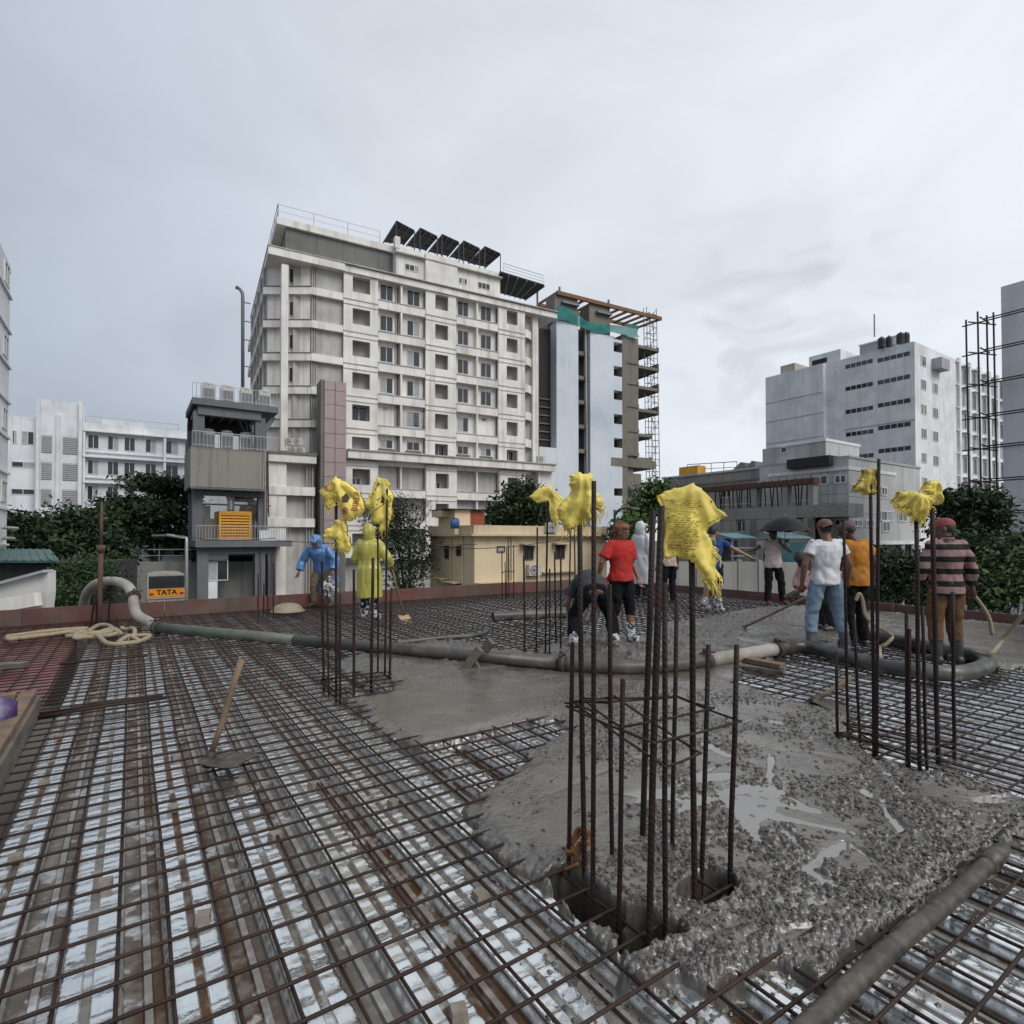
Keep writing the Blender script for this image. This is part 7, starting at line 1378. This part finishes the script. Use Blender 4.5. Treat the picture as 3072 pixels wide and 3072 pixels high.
# 4 bent man
p4, w4 = person('man in a grey shirt and black trousers bent double with his back to us', foot(1121, 1224), .05, 1.64, dict(pel=(0, 0, .74), chest=(-.02, .24, .88), neck=(-.03, .45, .82), head=(-.03, .55, .71), hl=(-.10, .01, .71), hr=(.10, .01, .71), kl=(-.25, .14, .41), kr=(.25, .14, .41), al=(-.27, -.03, .09), ar=(.27, -.03, .09), tl=(-.31, .12, .03), tr=(.31, .12, .03), sl=(-.20, .39, .80), sr=(.16, .41, .80), el=(-.30, .38, .55), er=(.18, .50, .55), wl=(-.24, .48, .32), wr=(.06, .58, .32)),
   shirt=(.050, .056, .062), sleeve=.6, hem=-.02, pants=(.010, .010, .012), pleg=.88, wrap=.35, headdir=(0, .2, -1), cm='grey', seed=8, skin=(.20, .105, .068), sbulk=.032, pbulk=.03)
# 5 clear raincoat
p5, w5 = person('person in a clear white raincoat standing half hidden by the bars', foot(1211, 1131), -.95, 1.80, dict(el=(-.22, .0, 1.08), er=(.22, 0, 1.08)), shirt=(.46, .48, .50), sleeve=1.95, hem=-.58, coat=.25, hood=True, pants=(.03, .03, .035), shoe=(.02, .02, .02, .3), hair=False, cm='clear', seed=10, sbulk=.035)
# 6 dark trousers behind the sack
p6, w6 = person('person in a pale shirt and dark trousers hidden behind the big sack', foot(1262, 1140), .3, 1.66, dict(), shirt=(.45, .38, .30), sleeve=.6, pants=(.014, .014, .018), shoe=(.10, .05, .03, 0), cm='pale', seed=12)
# 7 blue T-shirt pointing
p7_, w7 = person('man in a blue T shirt and shorts stretching his arm to the right', foot(1345, 1154), -.75, 1.68, dict(sr=(.16, .05, 1.345), sl=(-.17, -.04, 1.345), er=(.32, .26, 1.20), wr=(.52, .46, 1.06), el=(-.22, .02, 1.08), wl=(-.14, .2, .95), kl=(-.12, .03, .47), al=(-.16, -.06, .085)),
   shirt=(.018, .06, .19), sleeve=.55, hem=-.10, pants=(.018, .02, .03), pleg=.40, wrap=.35, skin=(.27, .16, .105), cm='blueT', seed=14, sbulk=.022)
# 8 umbrella man
p8, w8 = person('man in a pinkish white shirt and black trousers under the umbrella', foot(1459, 1141), PI+.05, 1.64, dict(sl=(-.19, 0, 1.345), el=(-.34, .12, 1.16), wl=(-.10, .22, 1.30), er=(.42, .05, 1.20), wr=(.64, .12, 1.16), kl=(-.17, .02, .47), kr=(.12, .03, .47), al=(-.21, 0, .085), ar=(.13, 0, .085), tl=(-.24, .15, .03), tr=(.15, .15, .03)),
   shirt=(.50, .43, .41), sleeve=.55, hem=-.10, pants=(.012, .012, .015), shoe=(.10, .05, .035, 0), skin=(.05, .030, .024), collar=True, cm='pinkwhite', seed=16, sbulk=.026, curl=(1.5, .6))
# 9 white T-shirt
p9, w9_ = person('man in a white T shirt and light blue jeans with a backward cap', foot(1560, 1230), -.02, 1.68, dict(pel=(-.01, 0, .90), hl=(-.10, 0, .87), hr=(.10, 0, .87), kl=(-.17, .03, .47), kr=(.17, .03, .47), al=(-.20, -.01, .085), ar=(.23, -.02, .085), tl=(-.24, .14, .03), tr=(.28, .14, .03), el=(-.28, -.03, 1.08), wl=(-.27, .06, .84), er=(.29, .0, 1.09), wr=(.33, .12, .88)),
   shirt=(.62, .63, .64), sleeve=.52, hem=-.06, pants=(.20, .27, .34), pleg=.80, cap=(.13, .07, .055), capback=True, shoe=(.10, .105, .11, .55), skin=(.175, .085, .058), cm='white', seed=18, bulk=1.0, sbulk=.014, pbulk=.020)
# 10 orange T-shirt
p10, w10 = person('man in an orange T shirt half hidden behind the white T shirt', foot(1616, 1219), .25, 1.66, dict(head=(-.07, .06, 1.53), neck=(-.02, .0, 1.40), er=(.29, -.02, 1.09), wr=(.33, .05, .86), el=(-.27, .04, 1.09), wl=(-.26, .2, .92)), shirt=(.44, .18, .026), sleeve=.55, hem=-.10, pants=(.014, .013, .013), shoe=(.03, .03, .03, .5), cap=(.09, .055, .045), skin=(.085, .048, .036), headdir=(-.35, .9, -.2), cm='orange', seed=20, sbulk=.026)
# 11 stooping worker with the hoe
p11, w11 = person('stooping worker in a pink shirt and dark gloves gripping the hoe', foot(1560, 1190), PI/2+.2, 1.62, dict(pel=(0, -.10, .82), chest=(0, .12, 1.03), neck=(0, .30, 1.13), head=(0, .43, 1.16), sl=(-.19, .28, 1.06), sr=(.17, .26, 1.06), el=(-.20, .46, .80), er=(.14, .42, .80), wl=(-.14, .74, .60), wr=(.02, .52, .60), hl=(-.09, -.09, .80), hr=(.09, -.09, .80), kl=(-.12, .12, .44), kr=(.12, .0, .44)),
   shirt=(.36, .24, .23), sleeve=1.6, pants=(.03, .028, .03), shoe=(.03, .03, .03, .5), cap=(.05, .04, .04), gpal=(.03, .028, .03), headdir=(0, .8, -.55), cm='pink', seed=22, sbulk=.03, curl=(1.5, 1.5))
# 12 striped shirt
def stripe_extra(N, Lk, co, cur, nz, rmp, mixc, b):
    sx = N.new('ShaderNodeSeparateXYZ'); Lk(co.outputs['Object'], sx.inputs[0]); m = N.new('ShaderNodeMath'); m.operation = 'MULTIPLY_ADD'; Lk(sx.outputs['Z'], m.inputs[0]); m.inputs[1].default_value = 7.2; m.inputs[2].default_value = .15
    f = N.new('ShaderNodeMath'); f.operation = 'FRACT'; Lk(m.outputs[0], f.inputs[0]); g = N.new('ShaderNodeMath'); g.operation = 'GREATER_THAN'; Lk(f.outputs[0], g.inputs[0]); g.inputs[1].default_value = .54
    return mixc(g.outputs[0], cur, (.022, .019, .019))
M_STRIPE = mat('striped_cloth', (.27, .17, .165), .85, 0, var=.15, vs=6, bump=.0015, bs=160, spec=.15, extra=stripe_extra)
p12, w12 = person('man in a pink and black striped shirt and red cap seen from behind', foot(1787, 1253), -.06, 1.67, dict(er=(.262, -.02, 1.09), wr=(.30, .03, .86), el=(-.25, -.02, 1.09), wl=(-.25, .10, .88), kl=(-.11, .03, .47), kr=(.10, .03, .47), al=(-.12, -.02, .085), ar=(.12, .0, .085)),
   shirt=(.3, .2, .2), stripes=M_STRIPE, sleeve=1.85, hem=-.12, pants=(.145, .082, .042), pleg=.78, cap=(.22, .055, .045), shoe=(.045, .045, .045, .55), skin=(.10, .055, .040), headdir=(-.75, .65, 0), collar=True, cm='stripe', seed=24, bulk=.99, sbulk=.018, pbulk=.024)
# umbrella
uc_ = At(1450, 974, w8['wl'].y+.02); hnd = w8['wl']+Vector((.02, -.07, .05)); tp8 = Vector((hnd.x+.0, hnd.y+.03, uc_.z))
um = thing('umbrella', 'open black umbrella held over the man in the pinkish shirt', 'umbrella', hnd)
rib = []
for k in range(8):
    a = 2*math.pi*k/8+.2; rib.append([tp8+Vector((.54*f*math.cos(a), .54*f*math.sin(a), -.34*f**2.0)) for f in (0.02, .25, .5, .75, 1.)])
cn = []
for k in range(8):
    nx = rib[(k+1) % 8]
    for q in range(4): cn.append([lerp(rib[k][j], nx[j], q/4)+Vector((0, 0, .035*math.sin(math.pi*q/4)*(j/4)*1.0)) for j in range(5)])
cn.append(cn[0]); M_UMB = mat('umbrella_cloth', (.007, .007, .008), .5, 0, var=.2, vs=6, spec=.2)
mb = MB(); Pc = np.array([[tuple(q) for q in r] for r in cn]); mb.grid(Pc); mb.grid(Pc-np.array([0, 0, .004])); mb.build('canopy', M_UMB, um, True)
for r in rib: MB().tube([q-Vector((0, 0, .012)) for q in r], .004, 4).build('rib', M_STEEL, um)
MB().tube([tp8+Vector((0, 0, .05)), hnd-Vector((0, 0, .16))], .007, 6).build('shaft', M_STEEL, um, True); MB().tube(catmull([hnd-Vector((0, 0, -.03)), hnd-Vector((0, 0, .12)), hnd-Vector((-.03, 0, .16)), hnd-Vector((-.06, 0, .13))], 4), .012, 8).build('handle', M_TANK, um, True)
# shovel of the yellow raincoat, ropes in hands
sh0 = At(706, 1073, w2['wr'].y-.05); sh1 = G(762, 1166, .02); t = thing('shovel', 'long handled shovel held by the man in the yellow raincoat', 'shovel', sh1); MB().tube([sh0, w2['wr']+Vector((0, .0, -.05)), sh1+Vector((0, 0, .05))], .018, 8).build('handle', M_WOOD, t, True)
d_ = (sh1-sh0).normalized(); Pb = np.array([[tuple(sh1+d_*(.24*j/5-.02)+D2*((i/4-.5)*(.20-.06*(j/5)**3))+Vector((0, 0, .03+.02*abs(i/4-.5)))) for i in range(5)] for j in range(6)]); mb = MB(); mb.grid(Pb); mb.grid(Pb-np.array([0, 0, .006])); mb.build('blade', mat('pale_wood', (.38, .27, .15), .6, var=.2), t, True)
hw = w12['wr']+Vector((.01, .03, -.08)); polyth('rope_end', 'frayed rope end hanging from the striped shirt man\'s hand', 'rope', [hw+Vector((-.02, 0, .03)), hw+Vector((.05, -.01, -.03)), At(*zD(1150, 1330), hw.y-.02), At(*zD(1185, 1490), hw.y-.02)], .021, M_ROPE)
hw = w10['wr']+Vector((-.05, .0, -.07)); polyth('pull_rope', 'thick rope looped round the hose below the orange shirt', 'rope', [At(*zD(20, 1200), 7.0), At(*zD(50, 1140), 7.0), At(*zD(80, 1200), 7.0), At(*zD(110, 1330), 6.95), At(*zD(220, 1430), 6.8), G(*zD(330, 1500), .18), G(*zD(280, 1570), .16), G(*zD(225, 1600), .12), G(*zD(230, 1690), .10)], .022, M_ROPE)
# crumpled plastic bag carried low by the blue raincoat
c = w1['wl']+Vector((-.0, -.08, -.14)); mb = MB()
c = At(*zA(435, 1470), w1['wl'].y-.1)
mb.ell(c, (.15, .10, .22), 18, 12); m2 = remesh(mb, .018, 1); fold(m2, .09, 9, 5, (1, 1, .8)); tag(link('plastic_bag', m2, mat('plastic_wrap', (.5, .5, .5)), None, True), 'crumpled white and black plastic bag hanging from the blue raincoat man\'s hand', 'plastic bag')
# ================================================================ TREES AND BUSHES
def leafmat(n, c, c2): return mat(n, c, .55, 0, var=.35, vs=1.3, c2=c2, s2=.9, t2=.52, w2=.1, spec=.25)
M_LF = [leafmat('leaf_dark', (.013, .028, .012), (.028, .048, .018)), leafmat('leaf_mid', (.026, .054, .017), (.046, .082, .026)), leafmat('leaf_bright', (.055, .115, .020), (.10, .17, .03)), leafmat('leaf_dry', (.030, .045, .022), (.05, .06, .035))]
M_BARK = mat('bark', (.075, .058, .045), .9, 0, var=.35, vs=3, bump=.01, bs=8)
def tree(name, label, cat, base, blobs, n, leaf, lm, trunk=.18, group=None, limbs=True, flat=1., seed=1, hollow=.55, clump=9, cs=1.):
    r = np.random.default_rng(seed); t = thing(name, label, cat, base, group=group); base = Vector(base)
    W_ = np.array([b[3]*b[4]*b[5] for b in blobs])**.67; W_ = W_/W_.sum(); nc = max(1, n//clump); which = r.choice(len(blobs), nc, p=W_); B = np.array([b[:6] for b in blobs])[which]
    d = r.normal(size=(nc, 3)); d /= np.linalg.norm(d, axis=1)[:, None]; rad = hollow+(1.02-hollow)*r.random(nc)**.6; rad *= 1+.26*r.normal(size=nc).clip(-1.5, 1.5)
    C = B[:, :3]+d*B[:, 3:6]*rad[:, None]
    cl = np.repeat(C, clump, 0)+r.normal(size=(nc*clump, 3))*leaf*2.6*cs*np.array([1, 1, .55*flat]); m = len(cl)
    nrm = r.normal(size=(m, 3))*.8+np.repeat(d, clump, 0)*.5+np.array([0, 0, .7]); nrm /= np.linalg.norm(nrm, axis=1)[:, None]
    a = np.cross(nrm, r.normal(size=(m, 3))); a /= np.linalg.norm(a, axis=1)[:, None]; b = np.cross(nrm, a); sz = leaf*(.45+1.2*r.random(m)**1.5)[:, None]
    v = np.stack([cl-a*sz, cl-b*sz*.45+nrm*sz*.12, cl+a*sz, cl+b*sz*.45+nrm*sz*.12], 1).reshape(-1, 3)
    me = bpy.data.meshes.new('crown'); inv = np.array(tuple(base)); me.vertices.add(m*4); me.vertices.foreach_set('co', (v-inv).reshape(-1)); me.loops.add(m*4); me.loops.foreach_set('vertex_index', np.arange(m*4)); me.polygons.add(m); me.polygons.foreach_set('loop_start', np.arange(m)*4); me.polygons.foreach_set('loop_total', np.full(m, 4)); me.update()
    lms = lm if isinstance(lm, list) else [lm]
    for x in lms: me.materials.append(x)
    if len(lms) > 1: me.polygons.foreach_set('material_index', np.repeat(r.integers(0, len(lms), nc), clump).astype(int))
    o = bpy.data.objects.new('crown', me); COL.objects.link(o); o.parent = t
    if limbs:
        c = sum((Vector(b[:3]) for b in blobs), Vector())/len(blobs); top = base+(c-base)*.55; top.x = base.x+(c.x-base.x)*.4; top.y = base.y+(c.y-base.y)*.4
        MB().tube(catmull([base, base+(top-base)*.5+Vector((trunk*.5, 0, 0)), top], 4), [trunk*(1.25-.08*i) for i in range(9)], 9).build('trunk', M_BARK, t, True); mb = MB()
        for i, b in enumerate(blobs):
            q = Vector(b[:3]); f = base.lerp(top, .55+.45*((i*37) % 10)/10); midp = f.lerp(q, .5)+Vector((0, 0, -.1*b[5])); mb.tube(catmull([f, midp, q+Vector((0, 0, b[5]*.3))], 4), [trunk*.5*(1-.1*k) for k in range(9)], 6)
            for k in range(5):
                e = q+Vector(tuple(r.normal(size=3)*np.array(b[3:6])*.55)); mb.tube([midp.lerp(q, r.random()), midp.lerp(e, .6), e], [trunk*.16, trunk*.11, trunk*.04], 4, False)
        mb.build('limbs', M_BARK, t, True)
    return t
def blob(x, y, Y, rx, rz, ry=None, k=1.):   # photo position, radii in photo px -> metres
    c = At(x, y, Y); f = KD/FPX*Y; return (c.x, c.y, c.z, rx*f, (ry or rx)*f*k, rz*f)
def grd(x, Y): p = At(x, 1014, Y); return Vector((p.x, Y, GZ))
G1 = 'trees behind the far board'
tree('rain_tree', 'large dark spreading tree left of the generator house', 'tree', grd(300, 50), [blob(298, 912, 50, 52, 15), blob(240, 952, 50, 46, 17), blob(335, 938, 51, 30, 26), blob(300, 965, 49, 50, 22), blob(215, 990, 48, 36, 24), blob(330, 1000, 50, 28, 30), blob(268, 1005, 49, 40, 22)], 12500, .20, [M_LF[0], M_LF[0], M_LF[1]], .35, G1, seed=3, flat=.6)
tree('broadleaf_tree', 'bushy dark tree behind the orange brown post', 'tree', grd(150, 40), [blob(120, 995, 40, 38, 24), blob(165, 985, 40, 28, 20), blob(95, 1030, 39, 45, 28), blob(175, 1025, 40, 42, 32), blob(215, 1050, 40, 30, 32), blob(123, 968, 40, 14, 12)], 10500, .17, [M_LF[0], M_LF[1], M_LF[0]], .28, G1, seed=5)
tree('hedge_tree', 'dark sloping tree mass against the white building at the far left', 'tree', grd(45, 34), [blob(30, 985, 34, 24, 18), blob(55, 1010, 34, 34, 22), blob(40, 1035, 34, 36, 22)], 6000, .15, [M_LF[0], M_LF[1]], .2, G1, seed=6)
tree('feathery_shrub', 'soft green feathery shrub right of the dark green shed roof', 'shrub', grd(150, 20), [blob(135, 1095, 19, 38, 38), blob(165, 1075, 20, 36, 30), blob(125, 1125, 17, 32, 26), blob(195, 1095, 21, 30, 36), blob(160, 1130, 17, 25, 20)], 9000, .055, [M_LF[1], M_LF[0], M_LF[1]], .07, None, seed=8)
tree('potted_bush', 'clipped dark bush on the street wall left of the bus', 'bush', At(370, 1052, 45.5), [blob(371, 1048, 45.5, 14, 10)], 900, .09, M_LF[0], .03, None, seed=9, limbs=False)
tree('bare_tree', 'thin half bare tree rising behind the two tall yellow sacks', 'tree', grd(770, 33), [blob(755, 1005, 33, 42, 34), blob(785, 1045, 33, 34, 40), blob(730, 1020, 33, 30, 30), blob(745, 960, 33, 34, 24), blob(765, 1085, 32, 36, 28), blob(705, 985, 33, 22, 22)], 9000, .085, [M_LF[3], M_LF[0], M_LF[1]], .14, None, seed=11, cs=1.3)
t = thing('bare_branches', 'leafless twiggy branches spreading before the white facade', 'branches', grd(800, 33)); mb = MB(); rr = random.Random(4)
def twig(p, d, l, r_, dep):
    q = p+d*l; mb.tube([p, (p+q)/2+Vector((rr.uniform(-.05, .05), 0, rr.uniform(-.05, .05)))*l, q], [r_, r_*.8, r_*.55], 4, False)
    if dep:
        for k in range(3): a = Vector((rr.uniform(-1, 1), rr.uniform(-.6, .6), rr.uniform(-.3, .9))); twig(p.lerp(q, rr.uniform(.5, 1)), (d+a*.75).normalized(), l*rr.uniform(.55, .8), r_*.6, dep-1)
for k in range(6): twig(At(770+rr.uniform(-20, 20), 1010, 33), Vector((rr.uniform(-.7, .9), rr.uniform(-.2, .2), 1)).normalized(), 1.1, .035, 4)
mb.build('twigs', M_BARK, t); MB().tube([grd(775, 33), At(772, 1010, 33)], [.14, .08], 8).build('stem', M_BARK, t, True)
tree('mango_tree', 'rounded dark green tree behind the yellow house roof', 'tree', grd(985, 40), [blob(985, 945, 40, 38, 30), blob(960, 970, 40, 36, 25), blob(1015, 965, 40, 34, 30), blob(985, 925, 40, 22, 14), blob(935, 985, 40, 25, 16)], 8500, .15, [M_LF[0], M_LF[0], M_LF[1]], .22, None, seed=13)
tree('papaya_tree', 'fresh green leafy tree between the blue tower and the big sack', 'tree', grd(1225, 34), [blob(1232, 935, 34, 26, 22), blob(1215, 960, 34, 24, 22), blob(1240, 925, 34, 16, 16), blob(1200, 985, 33, 26, 18), blob(1190, 1000, 32, 22, 14)], 5500, .13, [M_LF[1], M_LF[2], M_LF[1]], .16, None, seed=15)
tree('street_shrub', 'dark shrub beside the red shirted man at the house corner', 'shrub', grd(1165, 26), [blob(1162, 1010, 26, 14, 14), blob(1175, 1000, 26, 10, 10)], 1200, .08, [M_LF[0], M_LF[1]], .05, None, seed=16)
tree('garden_tree', 'big dark tree behind the pole scaffold at right', 'tree', grd(1830, 27), [blob(1832, 952, 27, 44, 28), blob(1800, 992, 27, 32, 28), blob(1862, 985, 27, 28, 36), blob(1835, 1035, 26, 46, 28), blob(1792, 945, 27, 20, 16)], 9500, .12, [M_LF[0], M_LF[0], M_LF[1]], .22, None, seed=18)
GB = 'bushes beyond the right board'
for i, (lb, bl, n, lf, lm, gx, gy) in enumerate([
    ('dense dark bush left of the striped shirt man', [blob(1690, 1075, 15.5, 36, 32), blob(1655, 1100, 15.5, 28, 28), blob(1720, 1105, 15, 30, 30), blob(1670, 1060, 16, 22, 20)], 7000, .055, [M_LF[0], M_LF[1], M_LF[0]], 1690, 15.5),
    ('bright green broad leaved bush right of the striped shirt man', [blob(1880, 1070, 12.5, 36, 26), blob(1905, 1100, 12, 36, 30), blob(1870, 1120, 12, 34, 30), blob(1930, 1065, 12.5, 30, 26)], 5200, .062, [M_LF[1], M_LF[2], M_LF[1], M_LF[0]], 1890, 12.3),
    ('dark bush just behind the striped shirt between the bars', [blob(1760, 1080, 15, 40, 40), blob(1800, 1100, 14.5, 40, 36), blob(1740, 1120, 14.5, 30, 24)], 6000, .058, [M_LF[0], M_LF[0], M_LF[1]], 1770, 14.8),
    ('dark green bush top at the right edge by the white gable', [blob(1925, 1030, 14, 26, 22), blob(1955, 1050, 14, 30, 30)], 2500, .065, [M_LF[0], M_LF[1]], 1935, 14),
    ('low thin weeds between bars and panel building', [blob(1640, 1050, 18, 26, 16), blob(1610, 1085, 18, 22, 22)], 2500, .05, [M_LF[1], M_LF[0]], 1630, 18)]):
    tree('bush', lb, 'bush', grd(gx, gy), bl, n, lf, lm, .05, GB, True, 1., 30+i)
